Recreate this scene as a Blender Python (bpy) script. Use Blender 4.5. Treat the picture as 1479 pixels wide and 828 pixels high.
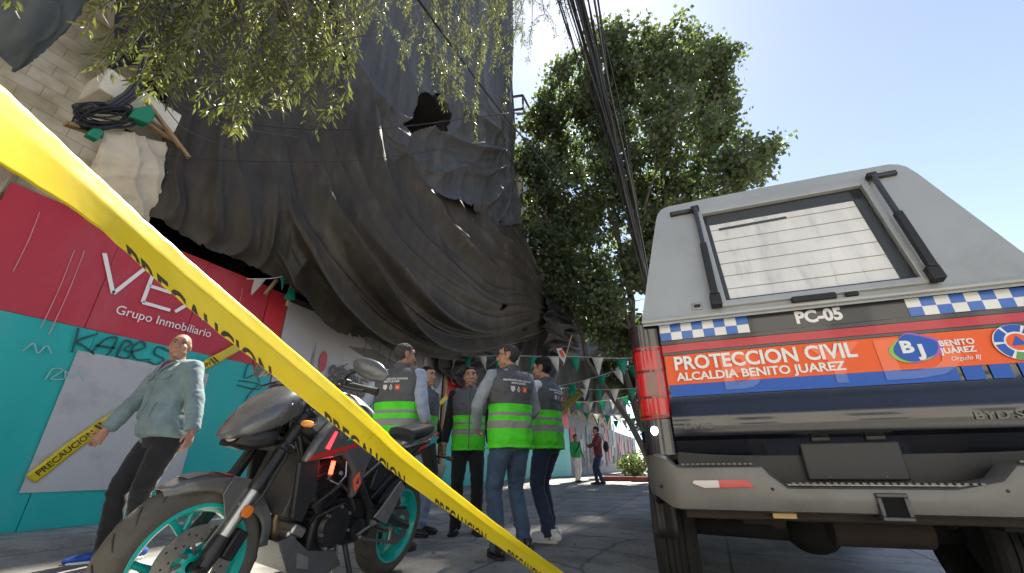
import bpy, bmesh, math, random
import numpy as np
from mathutils import Vector, Matrix, noise
from mathutils.bvhtree import BVHTree
random.seed(7); rng = np.random.default_rng(7)
R = math.radians; PI = math.pi
for o in list(bpy.data.objects): bpy.data.objects.remove(o)
scene = bpy.context.scene
col = scene.collection

# ------------------------------------------------------------------ camera
cam_d = bpy.data.cameras.new('camera'); cam = bpy.data.objects.new('camera', cam_d); col.objects.link(cam)
YAW, PITCH, ROLL = R(23.8), R(23.5), R(0.4)
fw = Vector((-math.sin(YAW)*math.cos(PITCH), math.cos(YAW)*math.cos(PITCH), math.sin(PITCH)))
rt = Vector((math.cos(YAW), math.sin(YAW), 0)); up = rt.cross(fw)
rr = rt*math.cos(ROLL)-up*math.sin(ROLL); uu = up*math.cos(ROLL)+rt*math.sin(ROLL)
m3 = Matrix((rr, uu, -fw)).transposed()
cam.matrix_world = Matrix.Translation((0, 0, .64)) @ m3.to_4x4()
cam_d.sensor_width = 36; cam_d.lens = 36*600/1479
cam_d.clip_start = .05; cam_d.clip_end = 2000
scene.camera = cam

# ------------------------------------------------------------------ light
SUN_AZ, SUN_EL = R(-8.0), R(57.0)          # azimuth measured from +Y towards +X
w = bpy.data.worlds.new('World'); scene.world = w; w.use_nodes = True
nt = w.node_tree; bg = nt.nodes['Background']
sky = nt.nodes.new('ShaderNodeTexSky'); sky.sky_type = 'NISHITA'; sky.sun_disc = False
sky.sun_elevation = SUN_EL; sky.sun_rotation = SUN_AZ
sky.air_density = 1.0; sky.dust_density = 1.3; sky.ozone_density = 1.2; sky.altitude = 2200
hs = nt.nodes.new('ShaderNodeHueSaturation'); hs.inputs['Saturation'].default_value = .76; nt.links.new(sky.outputs[0], hs.inputs['Color']); nt.links.new(hs.outputs[0], bg.inputs[0]); bg.inputs[1].default_value = .071
sd = bpy.data.lights.new('sun', 'SUN'); sd.energy = 4.8; sd.angle = R(1.5); sd.color = (1, .93, .8)
so = bpy.data.objects.new('sun', sd); col.objects.link(so)
sdir = Vector((math.sin(SUN_AZ)*math.cos(SUN_EL), math.cos(SUN_AZ)*math.cos(SUN_EL), math.sin(SUN_EL)))
so.rotation_euler = (-sdir).to_track_quat('-Z', 'Y').to_euler(); so.location = (2, 10, 40)
scene.view_settings.view_transform = 'Standard'; scene.view_settings.look = 'None'
scene.view_settings.exposure = 1.95; scene.view_settings.gamma = 1
scene.render.engine = 'CYCLES'

# ------------------------------------------------------------------ helpers
def tag(o, label=None, cat=None, group=None, kind=None):
    if label: o['label'] = label
    if cat: o['category'] = cat
    if group: o['group'] = group
    if kind: o['kind'] = kind
    return o
def empty(name, loc=(0, 0, 0), rot=(0, 0, 0), label=None, cat=None, group=None):
    o = bpy.data.objects.new(name, None); o.empty_display_size = .1
    o.location = loc; o.rotation_euler = rot; col.objects.link(o)
    return tag(o, label, cat, group)
def copy_tree(o, parent=None):
    c = o.copy(); col.objects.link(c)
    if parent: c.parent = parent
    for ch in list(o.children): copy_tree(ch, c)
    if not parent and o.type == 'EMPTY':
        for ch in c.children: ch.matrix_parent_inverse = Matrix.Translation(o.location).inverted()
    return c

def mat(name, c, rough=.6, metal=0., var=0., vscale=6., bump=0., bscale=40., spec=.5, coat=0., stain=None, stain_scale=2., stain_amt=.5,
        sheen=0., emit=None, estr=0., trans=0., alpha=1., stretch=None, bdist=.01):
    m = bpy.data.materials.new(name); m.use_nodes = True; t = m.node_tree; b = t.nodes['Principled BSDF']; L = t.links.new
    b.inputs['Base Color'].default_value = (*c, 1); b.inputs['Roughness'].default_value = rough
    b.inputs['Metallic'].default_value = metal; b.inputs['Specular IOR Level'].default_value = spec
    if coat: b.inputs['Coat Weight'].default_value = coat; b.inputs['Coat Roughness'].default_value = .05
    if sheen: b.inputs['Sheen Weight'].default_value = sheen
    if emit: b.inputs['Emission Color'].default_value = (*emit, 1); b.inputs['Emission Strength'].default_value = estr
    if trans: b.inputs['Transmission Weight'].default_value = trans
    if alpha < 1: b.inputs['Alpha'].default_value = alpha
    tc = None
    if var or bump or stain:
        tc = t.nodes.new('ShaderNodeTexCoord'); vec = tc.outputs['Object']
        if stretch:
            mp = t.nodes.new('ShaderNodeMapping'); mp.inputs['Scale'].default_value = stretch; L(vec, mp.inputs[0]); vec = mp.outputs[0]
    cur = None
    if var:
        n = t.nodes.new('ShaderNodeTexNoise'); n.inputs['Scale'].default_value = vscale; n.inputs['Detail'].default_value = 8; n.inputs['Roughness'].default_value = .62
        L(vec, n.inputs['Vector'])
        cr = t.nodes.new('ShaderNodeValToRGB')
        cr.color_ramp.elements[0].position = .28; cr.color_ramp.elements[1].position = .72
        cr.color_ramp.elements[0].color = (*[x*(1-var) for x in c], 1); cr.color_ramp.elements[1].color = (*[min(1, x*(1+var)) for x in c], 1)
        L(n.outputs['Fac'], cr.inputs[0]); cur = cr.outputs[0]
        mr = t.nodes.new('ShaderNodeMapRange'); mr.inputs['To Min'].default_value = max(0, rough-.1); mr.inputs['To Max'].default_value = min(1, rough+.12)
        L(n.outputs['Fac'], mr.inputs[0]); L(mr.outputs[0], b.inputs['Roughness'])
    if stain:
        n2 = t.nodes.new('ShaderNodeTexNoise'); n2.inputs['Scale'].default_value = stain_scale; n2.inputs['Detail'].default_value = 10; n2.inputs['Roughness'].default_value = .68
        L(vec, n2.inputs['Vector'])
        r2 = t.nodes.new('ShaderNodeMapRange'); r2.inputs['From Min'].default_value = .52; r2.inputs['From Max'].default_value = .72; r2.inputs['To Max'].default_value = stain_amt
        L(n2.outputs['Fac'], r2.inputs[0])
        mx = t.nodes.new('ShaderNodeMix'); mx.data_type = 'RGBA'; mx.inputs['B'].default_value = (*stain, 1)
        if cur: L(cur, mx.inputs['A'])
        else: mx.inputs['A'].default_value = (*c, 1)
        L(r2.outputs[0], mx.inputs['Factor']); cur = mx.outputs['Result']
    if cur: L(cur, b.inputs['Base Color'])
    if bump:
        n3 = t.nodes.new('ShaderNodeTexNoise'); n3.inputs['Scale'].default_value = bscale; n3.inputs['Detail'].default_value = 6
        L(vec, n3.inputs['Vector'])
        bp = t.nodes.new('ShaderNodeBump'); bp.inputs['Strength'].default_value = bump; bp.inputs['Distance'].default_value = bdist
        L(n3.outputs['Fac'], bp.inputs['Height']); L(bp.outputs[0], b.inputs['Normal'])
    return m

class MB:
    """collects primitives into one mesh"""
    def __init__(s): s.v = []; s.f = []; s.mi = []; s.M = Matrix.Identity(4); s.m = 0
    def add(s, vs, fs, mi=None):
        b = len(s.v)
        s.v += [tuple(s.M @ Vector(p)) for p in vs]
        s.f += [tuple(i+b for i in f) for f in fs]; s.mi += [s.m if mi is None else mi]*len(fs)
        return s
    def box(s, c, d, rot=None, mi=None):
        x, y, z = d[0]/2, d[1]/2, d[2]/2
        vs = [Vector(p) for p in ((-x,-y,-z),(x,-y,-z),(x,y,-z),(-x,y,-z),(-x,-y,z),(x,-y,z),(x,y,z),(-x,y,z))]
        if rot is not None:
            r = rot if isinstance(rot, Matrix) else Matrix.Rotation(rot[2],3,'Z') @ Matrix.Rotation(rot[1],3,'Y') @ Matrix.Rotation(rot[0],3,'X')
            vs = [r @ p for p in vs]
        vs = [p+Vector(c) for p in vs]
        return s.add(vs, [(0,3,2,1),(4,5,6,7),(0,1,5,4),(1,2,6,5),(2,3,7,6),(3,0,4,7)], mi)
    def bar(s, a, b, w, h=None, mi=None, upv=(0,0,1)):
        a, b = Vector(a), Vector(b); h = h or w; d = (b-a); l = d.length
        y = d.normalized(); u = Vector(upv)
        if abs(u.dot(y)) > .95: u = Vector((1,0,0))
        x = y.cross(u).normalized(); z = x.cross(y)
        return s.box((a+b)/2, (w, l, h), Matrix((x, y, z)).transposed(), mi)
    def tube(s, pts, r, n=8, cap=True, mi=None):
        pts = [Vector(p) for p in pts]; k = len(pts); rs = r if isinstance(r, (list, tuple)) else [r]*k
        vs = []; fs = []; prev = None
        for i, p in enumerate(pts):
            t = (pts[min(i+1, k-1)]-pts[max(i-1, 0)])
            if t.length < 1e-9: t = Vector((0,0,1))
            t.normalize()
            if prev is None:
                a = Vector((0,0,1)) if abs(t.z) < .9 else Vector((1,0,0))
                x = t.cross(a).normalized()
            else:
                x = (prev - t*prev.dot(t))
                x = x.normalized() if x.length > 1e-6 else t.orthogonal().normalized()
            prev = x; y = t.cross(x)
            for j in range(n):
                an = 2*PI*j/n; vs.append(p+(x*math.cos(an)+y*math.sin(an))*rs[i])
        for i in range(k-1):
            for j in range(n):
                q = (j+1) % n; fs.append((i*n+j, i*n+q, (i+1)*n+q, (i+1)*n+j))
        if cap: fs.append(tuple(range(n-1, -1, -1))); fs.append(tuple((k-1)*n+j for j in range(n)))
        return s.add(vs, fs, mi)
    def lathe(s, prof, c=(0,0,0), axis='Z', n=32, close=False, mi=None, a0=0, a1=2*PI):
        """prof: list of (r, h) along axis"""
        k = len(prof); vs = []; fs = []; full = abs(a1-a0-2*PI) < 1e-6; nn = n if full else n+1
        for r, h in prof:
            for j in range(nn):
                an = a0+(a1-a0)*j/n; a, b = r*math.cos(an), r*math.sin(an)
                p = {'Z': (a,b,h), 'Y': (b,h,a), 'X': (h,a,b)}[axis]
                vs.append(Vector(p)+Vector(c))
        for i in range(k-1 if not close else k):
            i2 = (i+1) % k
            for j in range(n):
                q = (j+1) % nn; fs.append((i*nn+j, i*nn+q, i2*nn+q, i2*nn+j))
        return s.add(vs, fs, mi)
    def prism(s, out, th, plane='XZ', off=0, mi=None):
        """2D outline extruded by th around off"""
        n = len(out); vs = []
        for d in (off-th/2, off+th/2):
            for a, b in out: vs.append({'XZ': (a,d,b), 'XY': (a,b,d), 'YZ': (d,a,b)}[plane])
        fs = [tuple(range(n-1,-1,-1)), tuple(range(n, 2*n))]+[(i,(i+1)%n,n+(i+1)%n,n+i) for i in range(n)]
        return s.add(vs, fs, mi)
    def ell(s, c, r, n=12, mi=None, rot=None):
        k = n//2+2; vs = []; fs = []
        r = (r,r,r) if not isinstance(r, (tuple, list)) else r
        for i in range(k+1):
            th = PI*i/k
            for j in range(n):
                ph = 2*PI*j/n; p = Vector((r[0]*math.sin(th)*math.cos(ph), r[1]*math.sin(th)*math.sin(ph), r[2]*math.cos(th)))
                if rot is not None: p = rot @ p
                vs.append(p+Vector(c))
        for i in range(k):
            for j in range(n):
                q = (j+1)%n; fs.append((i*n+j, (i+1)*n+j, (i+1)*n+q, i*n+q))
        return s.add(vs, fs, mi)
    def loft(s, rings, cap=True, mi=None):
        n = len(rings[0]); vs = [p for r in rings for p in r]; fs = []
        for i in range(len(rings)-1):
            for j in range(n):
                q = (j+1)%n; fs.append((i*n+j, i*n+q, (i+1)*n+q, (i+1)*n+j))
        if cap: fs.append(tuple(range(n-1,-1,-1))); fs.append(tuple((len(rings)-1)*n+j for j in range(n)))
        return s.add(vs, fs, mi)
    def grid(s, P, mi=None):
        """P[i][j] points"""
        n, m = len(P), len(P[0]); vs = [p for r in P for p in r]
        fs = [(i*m+j, i*m+j+1, (i+1)*m+j+1, (i+1)*m+j) for i in range(n-1) for j in range(m-1)]
        return s.add(vs, fs, mi)
    def quad(s, a, b, c, d, mi=None): return s.add([a,b,c,d], [(0,1,2,3)], mi)
    def build(s, name, mats, parent=None, smooth=True, angle=38, bevel=0, segs=2, solid=0, recalc=True):
        me = bpy.data.meshes.new(name); me.from_pydata(s.v, [], s.f)
        if len(set(s.mi)) > 1: me.polygons.foreach_set('material_index', s.mi)
        if recalc:
            bm = bmesh.new(); bm.from_mesh(me); bmesh.ops.remove_doubles(bm, verts=bm.verts, dist=1e-5)
            bmesh.ops.recalc_face_normals(bm, faces=bm.faces)
            bm.to_mesh(me); bm.free()
        mats = mats if isinstance(mats, (list, tuple)) else [mats]
        for m in mats: me.materials.append(m)
        return finish(name, me, parent, smooth, angle, bevel, segs, solid)
def finish(name, me, parent=None, smooth=True, angle=38, bevel=0, segs=2, solid=0):
    if smooth:
        me.polygons.foreach_set('use_smooth', [True]*len(me.polygons))
        if angle < 180: me.set_sharp_from_angle(angle=R(angle))
    o = bpy.data.objects.new(name, me); col.objects.link(o)
    if parent: o.parent = parent
    if solid:
        md = o.modifiers.new('solid', 'SOLIDIFY'); md.thickness = solid; md.offset = 0
    if bevel:
        md = o.modifiers.new('bevel', 'BEVEL'); md.width = bevel; md.segments = segs; md.limit_method = 'ANGLE'; md.angle_limit = R(40)
    return o
def mesh_np(name, V, F, mats, parent=None, smooth=False, mi=None):
    """V (n,3) array, F (m,4) or (m,3) array -> object, fast"""
    me = bpy.data.meshes.new(name); V = np.asarray(V, dtype=np.float32); F = np.asarray(F, dtype=np.int32); k = F.shape[1]
    me.vertices.add(len(V)); me.vertices.foreach_set('co', V.ravel())
    me.loops.add(F.size); me.loops.foreach_set('vertex_index', F.ravel())
    me.polygons.add(len(F)); me.polygons.foreach_set('loop_start', np.arange(0, F.size, k, dtype=np.int32))
    mats = mats if isinstance(mats, (list, tuple)) else [mats]
    for m in mats: me.materials.append(m)
    if mi is not None: me.polygons.foreach_set('material_index', np.asarray(mi, dtype=np.int32))
    me.update(calc_edges=True)
    if smooth: me.polygons.foreach_set('use_smooth', [True]*len(me.polygons))
    o = bpy.data.objects.new(name, me); col.objects.link(o)
    if parent: o.parent = parent
    return o
def text_mesh(body, size=1, bold=0., extrude=0., align='LEFT', space=1.0, shear=0., xs=1.0):
    """mesh of a text in its own XY plane (Blender's built-in font)"""
    cu = bpy.data.curves.new('txt', 'FONT'); cu.body = body; cu.size = size; cu.offset = bold; cu.extrude = extrude
    cu.align_x = align; cu.space_character = space; cu.shear = shear; cu.resolution_u = 3
    ob = bpy.data.objects.new('txt', cu); col.objects.link(ob)
    dg = bpy.context.evaluated_depsgraph_get(); me = bpy.data.meshes.new_from_object(ob.evaluated_get(dg))
    bpy.data.objects.remove(ob); bpy.data.curves.remove(cu)
    if xs != 1: me.transform(Matrix.Diagonal((xs, 1, 1, 1)))
    return me
def put_mesh(name, me, m, M, parent=None):
    me.transform(M); me.materials.clear(); me.materials.append(m)
    o = bpy.data.objects.new(name, me); col.objects.link(o)
    if parent: o.parent = parent
    return o
def frame(o, x, y):
    """matrix with columns x, y, x*y at origin o"""
    x, y = Vector(x).normalized(), Vector(y).normalized(); z = x.cross(y)
    M = Matrix((x, y, z)).transposed().to_4x4(); M.translation = Vector(o); return M
def sm(a, b, x):
    t = min(1, max(0, (x-a)/(b-a))); return t*t*(3-2*t)
def lerp(a, b, t): return a+(b-a)*t
def gz(x, y):
    """height of the paving: rises to the hoarding and up the street, dips at the lane"""
    return .1*sm(3.3, 5.6, -x) + .16*sm(7, 15, y) - .12*sm(-1.0, .1, x)
# ================================================================== setting
XW = -6.2                                                     # face of the hoarding line
# ground: one sheet of worn concrete paving
def ground_mat():
    m = bpy.data.materials.new('concrete paving'); m.use_nodes = True; t = m.node_tree; L = t.links.new; b = t.nodes['Principled BSDF']
    N = t.nodes.new; tc = N('ShaderNodeTexCoord').outputs['Object']
    def nz(sc, det=10, ro=.65):
        n = N('ShaderNodeTexNoise'); n.inputs['Scale'].default_value = sc; n.inputs['Detail'].default_value = det; n.inputs['Roughness'].default_value = ro; L(tc, n.inputs['Vector']); return n.outputs['Fac']
    def ramp(f, stops):
        r = N('ShaderNodeValToRGB'); e = r.color_ramp.elements
        e[0].position, e[0].color = stops[0][0], (*[stops[0][1]]*3, 1) if not isinstance(stops[0][1], tuple) else (*stops[0][1], 1)
        e[1].position, e[1].color = stops[1][0], (*[stops[1][1]]*3, 1) if not isinstance(stops[1][1], tuple) else (*stops[1][1], 1)
        L(f, r.inputs[0]); return r.outputs[0]
    def mul(a, bb, f=1):
        x = N('ShaderNodeMix'); x.data_type = 'RGBA'; x.blend_type = 'MULTIPLY'; x.inputs['Factor'].default_value = f; L(a, x.inputs['A']); L(bb, x.inputs['B']); return x.outputs['Result']
    base = ramp(nz(.55), [(.3, (.25, .242, .226)), (.7, (.42, .408, .38))])
    fine = ramp(nz(38, 6), [(.3, .72), (.7, 1.1)])
    blot = ramp(nz(2.3), [(.38, .45), (.55, 1.0)])
    c = mul(mul(base, fine), blot, .75)
    vo = N('ShaderNodeTexVoronoi'); vo.feature = 'DISTANCE_TO_EDGE'; vo.inputs['Scale'].default_value = .33; vo.inputs['Randomness'].default_value = .9
    wv = N('ShaderNodeMix'); wv.data_type = 'RGBA'; wv.blend_type = 'ADD'; wv.inputs['Factor'].default_value = .35
    nn = N('ShaderNodeTexNoise'); nn.inputs['Scale'].default_value = 1.4; nn.inputs['Detail'].default_value = 5; L(tc, nn.inputs['Vector'])
    L(tc, wv.inputs['A']); L(nn.outputs['Color'], wv.inputs['B']); L(wv.outputs['Result'], vo.inputs['Vector'])
    crack = ramp(vo.outputs['Distance'], [(.0, .28), (.008, 1.0)])
    br = N('ShaderNodeTexBrick'); br.inputs['Scale'].default_value = 1; br.inputs['Brick Width'].default_value = 1.6; br.inputs['Row Height'].default_value = 1.35; br.inputs['Mortar Size'].default_value = .012
    br.offset = 0; br.inputs['Color1'].default_value = (1, 1, 1, 1); br.inputs['Color2'].default_value = (.86, .86, .85, 1); br.inputs['Mortar'].default_value = (.42, .4, .38, 1)
    L(tc, br.inputs['Vector'])
    c = mul(mul(c, crack, .8), br.outputs['Color'])
    L(c, b.inputs['Base Color']); b.inputs['Roughness'].default_value = .8
    bp = N('ShaderNodeBump'); bp.inputs['Strength'].default_value = .5; bp.inputs['Distance'].default_value = .01; L(c, bp.inputs['Height']); L(bp.outputs[0], b.inputs['Normal'])
    return m
xs = [-120, -60, -30, -16, -10, -8]+[-7+.35*i for i in range(29)]+[3.4, 4, 6, 8, 12, 20, 40, 80, 140]
ys = [-140, -60, -25, -10, -5, -3]+[-2+.5*i for i in range(42)]+[20, 22, 26, 32, 40, 60, 100, 180, 400]
g = MB(); g.grid([[(x, y, gz(x, y)) for y in ys] for x in xs])
tag(g.build('street_paving', ground_mat(), angle=180), kind='structure')

vinyl = dict(rough=.42, bump=.08, bscale=5, spec=.4, stretch=(1, 1, .35))
M_red = mat('red vinyl', (.46, .032, .055), var=.10, vscale=1.5, stain=(.42, .16, .17), stain_scale=1.1, stain_amt=.35, **vinyl)
M_red2 = mat('bright red vinyl', (.50, .03, .04), var=.08, vscale=1.5, **vinyl)
M_teal = mat('teal vinyl', (.012, .37, .35), var=.10, vscale=1.2, stain=(.10, .40, .40), stain_scale=1.7, stain_amt=.45, **vinyl)
M_blue = mat('blue painted board', (.045, .085, .20), rough=.7, var=.3, vscale=5, stain=(.2, .2, .2), stain_scale=4, stain_amt=.6)
M_white = mat('printed white vinyl', (.40, .385, .40), rough=.45, var=.06, vscale=1.5, bump=.06, bscale=4, stain=(.36, .34, .33), stain_scale=2, stain_amt=.4)
M_letter = mat('white lettering', (.82, .78, .77), rough=.5)
M_black = mat('black ink', (.012, .012, .014), rough=.5)
M_ink = mat('marker ink', (.008, .07, .075), rough=.5)
M_wood = mat('raw timber', (.33, .22, .12), rough=.8, var=.35, vscale=9, stretch=(8, 8, .6), bump=.3, bscale=18)
M_woodgrey = mat('grey weathered timber', (.36, .29, .20), rough=.85, var=.35, vscale=7, bump=.3, bscale=14)
M_conc = mat('raw concrete', (.16, .155, .15), rough=.9, var=.3, vscale=1.2, bump=.4, bscale=8)
M_steel = mat('dark steel', (.03, .03, .032), rough=.5, metal=.3, var=.3)

def boards(name, y0, y1, z0, z1, m, parent, n=3, x=XW, zt=None, wav=.012):
    """a run of thin boards with open joints, each faintly buckled"""
    b = MB(); w = (y1-y0)/n
    for i in range(n):
        a, c = y0+w*i+.003, y0+w*(i+1)-.003
        P = [[(x+wav*math.sin(3.1*k/6+i*2)*math.sin(PI*j/8*1.3+i), lerp(a, c, k/6), lerp(z0, z1, j/8)) for j in range(9)] for k in range(7)]
        Q = [[(p[0]-.03, p[1], p[2]) for p in r] for r in P]
        b.grid(P); b.grid(Q)
        for row in (0, -1): b.grid([P[row], Q[row]])
        b.grid([[r[0] for r in P], [r[0] for r in Q]]); b.grid([[r[-1] for r in P], [r[-1] for r in Q]])
    return b.build(name, m, parent, angle=40)
def wpoly(name, pts, m, parent, off=.016, th=.004):
    """a printed shape lying on the hoarding; pts are (y, z)"""
    b = MB(); b.prism(pts, th, 'YZ', XW+off); return b.build(name, m, parent, smooth=False)
def wdisc(cy, cz, ry, rz, n=36): return [(cy+ry*math.cos(2*PI*i/n), cz+rz*math.sin(2*PI*i/n)) for i in range(n)]
def wtext(name, body, y, z, h, m, parent, bold=0, off=.02, **k):
    me = text_mesh(body, h, bold, .001, **k); return put_mesh(name, me, m, frame((XW+off, y, z), (0, 1, 0), (0, 0, 1)), parent)

h1 = empty('site_hoarding', (XW, 2.8, .1), label='red and teal site hoarding with large white lettering behind the walking man', cat='hoarding', group='hoardings along the pavement')
def local(o, root):                                            # keep world position while parenting
    o.parent = root; o.matrix_parent_inverse = Matrix.Translation(root.location).inverted() if root.rotation_euler[2] == 0 else root.matrix_basis.inverted(); return o
def kids(root, *os):
    for o in os: local(o, root)
kids(h1, boards('red_panel', 1.12, 4.16, 2.107, 3.40, M_red, None, 3), boards('side_panel', 4.17, 4.52, 2.0, 3.38, M_red2, None, 1),
     boards('teal_panel', 1.12, 4.52, .10, 2.104, M_teal, None, 3), boards('kick_board', 1.0, 4.52, -.02, .10, M_blue, None, 2, x=XW+.03, wav=.02))
# the company lettering: thin round-ended strokes
b = MB()
for pts in ([(2.03, 3.0), (2.25, 2.565), (2.46, 3.0)], [(2.86, 2.98), (2.555, 2.98), (2.555, 2.56), (2.87, 2.56)], [(2.565, 2.79), (2.82, 2.79)], [(2.93, 2.56), (3.28, 3.0)], [(2.95, 3.0), (3.30, 2.56)]):
    for (a, c), (d, e) in zip(pts, pts[1:]): b.bar((XW+.02, a, c), (XW+.02, d, e), .004, .042, upv=(0, -(e-c), d-a))
kids(h1, b.build('lettering', M_letter, smooth=False))
kids(h1, wtext('small_lettering', 'Grupo Inmobiliario', 2.33, 2.345, .155, M_letter, None, xs=.93))
# blank sheet where a printed code square is pasted
M_sheet = mat('pasted sheet', (.42, .42, .42), rough=.5, var=.06, vscale=2, bump=.1, bscale=6, stain=(.22, .22, .23), stain_scale=3, stain_amt=.5)
kids(h1, wpoly('pasted_sheet', [(2.16, .44), (3.58, .44), (3.57, 1.85), (2.15, 1.85)], M_sheet, None, off=.018))
# marker scrawls
def scrawl(pts, r=.011, parent=None, name='scrawl', m=None):
    b = MB()
    for st in pts:
        sp = []
        for i in range(len(st)-1):                             # Catmull-Rom through the stroke
            p0, p1, p2, p3 = [np.array(st[min(max(k, 0), len(st)-1)]) for k in (i-1, i, i+1, i+2)]
            for t in np.linspace(0, 1, 6, endpoint=False): sp.append(.5*(2*p1+(p2-p0)*t+(2*p0-5*p1+4*p2-p3)*t*t+(3*p1-p0-3*p2+p3)*t**3))
        sp.append(np.array(st[-1]))
        v = []; 
        for i, p in enumerate(sp):
            d = sp[min(i+1, len(sp)-1)]-sp[max(i-1, 0)]; d = d/(np.linalg.norm(d)+1e-9); q = np.array((-d[1], d[0]))*r*(.7+.5*random.random())
            v.append([(XW+.021, *(p+q)), (XW+.021, *(p-q))])
        b.grid(v)
    o = b.build(name, m or M_ink, None, smooth=False, solid=.004); return o
kids(h1, scrawl([[(2.08, 2.09), (2.10, 1.96), (2.11, 1.82)], [(2.26, 2.07), (2.12, 1.95), (2.2, 1.9), (2.30, 1.84)],
    [(2.27, 1.85), (2.34, 2.02), (2.44, 2.07), (2.43, 1.9), (2.40, 1.85)], [(2.28, 1.94), (2.46, 1.95)], [(2.5, 1.85), (2.52, 2.05), (2.6, 2.04), (2.55, 1.96), (2.63, 1.93), (2.6, 1.86), (2.5, 1.86)],
    [(2.62, 1.94), (2.74, 2.03), (2.68, 2.09), (2.62, 1.98), (2.7, 1.87), (2.84, 1.9)], [(3.02, 2.04), (2.88, 2.07), (2.86, 1.98), (2.98, 1.93), (2.92, 1.85), (2.82, 1.87)], [(3.0, 2.06), (3.08, 2.0), (3.1, 1.85)]]))
kids(h1, scrawl([[(4.32, 2.07), (4.1, 2.1), (4.08, 1.9), (4.16, 1.92), (4.26, 1.98), (4.33, 1.86)], [(4.0, 1.84), (4.32, 1.84), (4.34, 1.76), (4.0, 1.77)], [(4.32, 1.82), (4.22, 1.68), (4.18, 1.52), (4.22, 1.38)]], r=.007, name='scrawl'))
kids(h1, scrawl([[(2.0, 1.5), (2.02, 1.62), (2.1, 1.62), (2.04, 1.52), (2.14, 1.54), (2.12, 1.62), (2.2, 1.55), (2.22, 1.63), (2.3, 1.54)], [(1.75, 1.75), (1.8, 1.84), (1.86, 1.75), (1.9, 1.84), (1.96, 1.77)]], r=.006, name='chalk_scrawl', m=mat('chalk', (.25, .45, .45))))

for pts in ([(1.78, 2.92), (1.80, 2.0)], [(1.86, 2.95), (1.88, 1.95)], [(1.4, 3.2), (1.43, 2.5)], [(3.7, 3.2), (3.72, 2.6)]): kids(h1, scrawl([pts[:1]+[(lerp(pts[0][0], pts[1][0], .5)+.01, lerp(pts[0][1], pts[1][1], .5))]+pts[1:]], r=.0035, name='scratch', m=bpy.data.materials.get('scratched film') or mat('scratched film', (.55, .28, .28), rough=.6)))
# second hoarding: a printed grey rendering
h2 = empty('site_hoarding', (XW, 7, .1), label='white printed hoarding with grey interior picture and red dot behind the vest group', cat='hoarding', group='hoardings along the pavement')
kids(h2, boards('printed_panel', 4.54, 9.42, .10, 3.28, M_white, None, 4), boards('kick_board', 4.54, 9.42, -.02, .09, M_blue, None, 3, x=XW+.03, wav=.02))
G = lambda v, n='print grey', tint=(1, .97, .96): mat(n, (v*tint[0], v*tint[1], v*tint[2]), rough=.45, var=.22, vscale=5, bump=.05, bscale=4)
g1, g2, g3, g4 = G(.13), G(.24), G(.36), G(.05)
for i, (nm, pts, mm) in enumerate([
    ('printed_ceiling', [(6.0, 3.25), (9.38, 3.25), (9.38, 3.0), (8.4, 2.75), (6.7, 2.95)], g2), ('printed_beam', [(6.0, 2.85), (6.7, 2.95), (8.4, 2.7), (8.4, 2.45), (7.0, 2.62)], g1),
    ('printed_tower', [(5.19, 2.25), (5.23, 2.74), (5.27, 2.25)], g2), ('printed_floor', [(5.6, .1), (9.38, .1), (9.38, 1.0), (5.9, 1.25)], g2),
    ('printed_terrace', [(6.3, 1.3), (8.8, 1.2), (8.8, 1.9), (6.6, 2.05)], g3)]): kids(h2, wpoly(nm, pts, mm, None, off=.017+.0015*i))
kids(h2, wpoly('printed_disc', wdisc(5.45, 2.43, .085, .19), mat('red print', (.45, .06, .075), rough=.5), None, off=.026))
kids(h2, wpoly('printed_mirror', wdisc(9.12, 2.92, .19, .42), G(.12), None, off=.026), wpoly('printed_pillar', [(8.5, .3), (8.66, .3), (8.66, 3.2), (8.5, 3.2)], G(.42), None, off=.027), wpoly('printed_pillar', [(8.72, .3), (8.8, .3), (8.8, 3.2), (8.72, 3.2)], g2, None, off=.0275))
b = MB()                                                       # printed foliage, many small leaf marks
for k in range(420):
    cy = random.choice([5.75, 5.95, 6.15, 6.5, 6.9, 7.4, 7.9]); y = random.gauss(cy, .12); z = 1.75+random.betavariate(2, 2)*(.75 if cy < 7 else .95)
    a = random.random()*6.3; l = random.uniform(.03, .09); d = Vector((0, math.cos(a)*l, math.sin(a)*l)); q = Vector((0, -math.sin(a)*l*.35, math.cos(a)*l*.35)); c = Vector((XW+.031+.0001*(k % 30), y, z))
    b.add([c-d, c+q, c+d, c-q], [(0, 1, 2, 3)])
kids(h2, b.build('printed_planting', G(.07, tint=(1, 1, .9)), smooth=False))
# timber post at the joint
b = MB(); b.box((XW+.05, 9.5, 1.75), (.07, .10, 3.4)); tag(b.build('timber_post', M_wood, bevel=.006), 'bare timber post at the end of the white printed hoarding', 'post')

h3 = empty('site_hoarding', (XW, 15, .1), label='far red and teal hoarding under the bunting, past the timber post', cat='hoarding', group='hoardings along the pavement')
kids(h3, boards('red_panel', 9.6, 20.9, 2.33, 3.3, M_red2, None, 5), boards('teal_panel', 9.6, 20.9, .16, 2.327, M_teal, None, 5))
kids(h3, wpoly('printed_ring', wdisc(9.98, 3.0, .2, .26), M_letter, None, off=.018), wpoly('printed_ring_centre', wdisc(10.0, 2.98, .15, .21), M_red2, None, off=.022))
h4 = empty('mural_hoarding', (XW, 30, .1), label='pale painted mural hoarding at the far end of the pavement', cat='hoarding', group='hoardings along the pavement')
kids(h4, boards('mural_panel', 20.95, 42, .16, 3.0, mat('pale mural', (.15, .15, .165), var=.2, vscale=1.3), None, 7))
pal = [(.42, .12, .12), (.5, .2, .2), (.16, .2, .26), (.5, .46, .42), (.1, .14, .16), (.34, .4, .48), (.46, .3, .28), (.2, .3, .28), (.07, .09, .11)]
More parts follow.
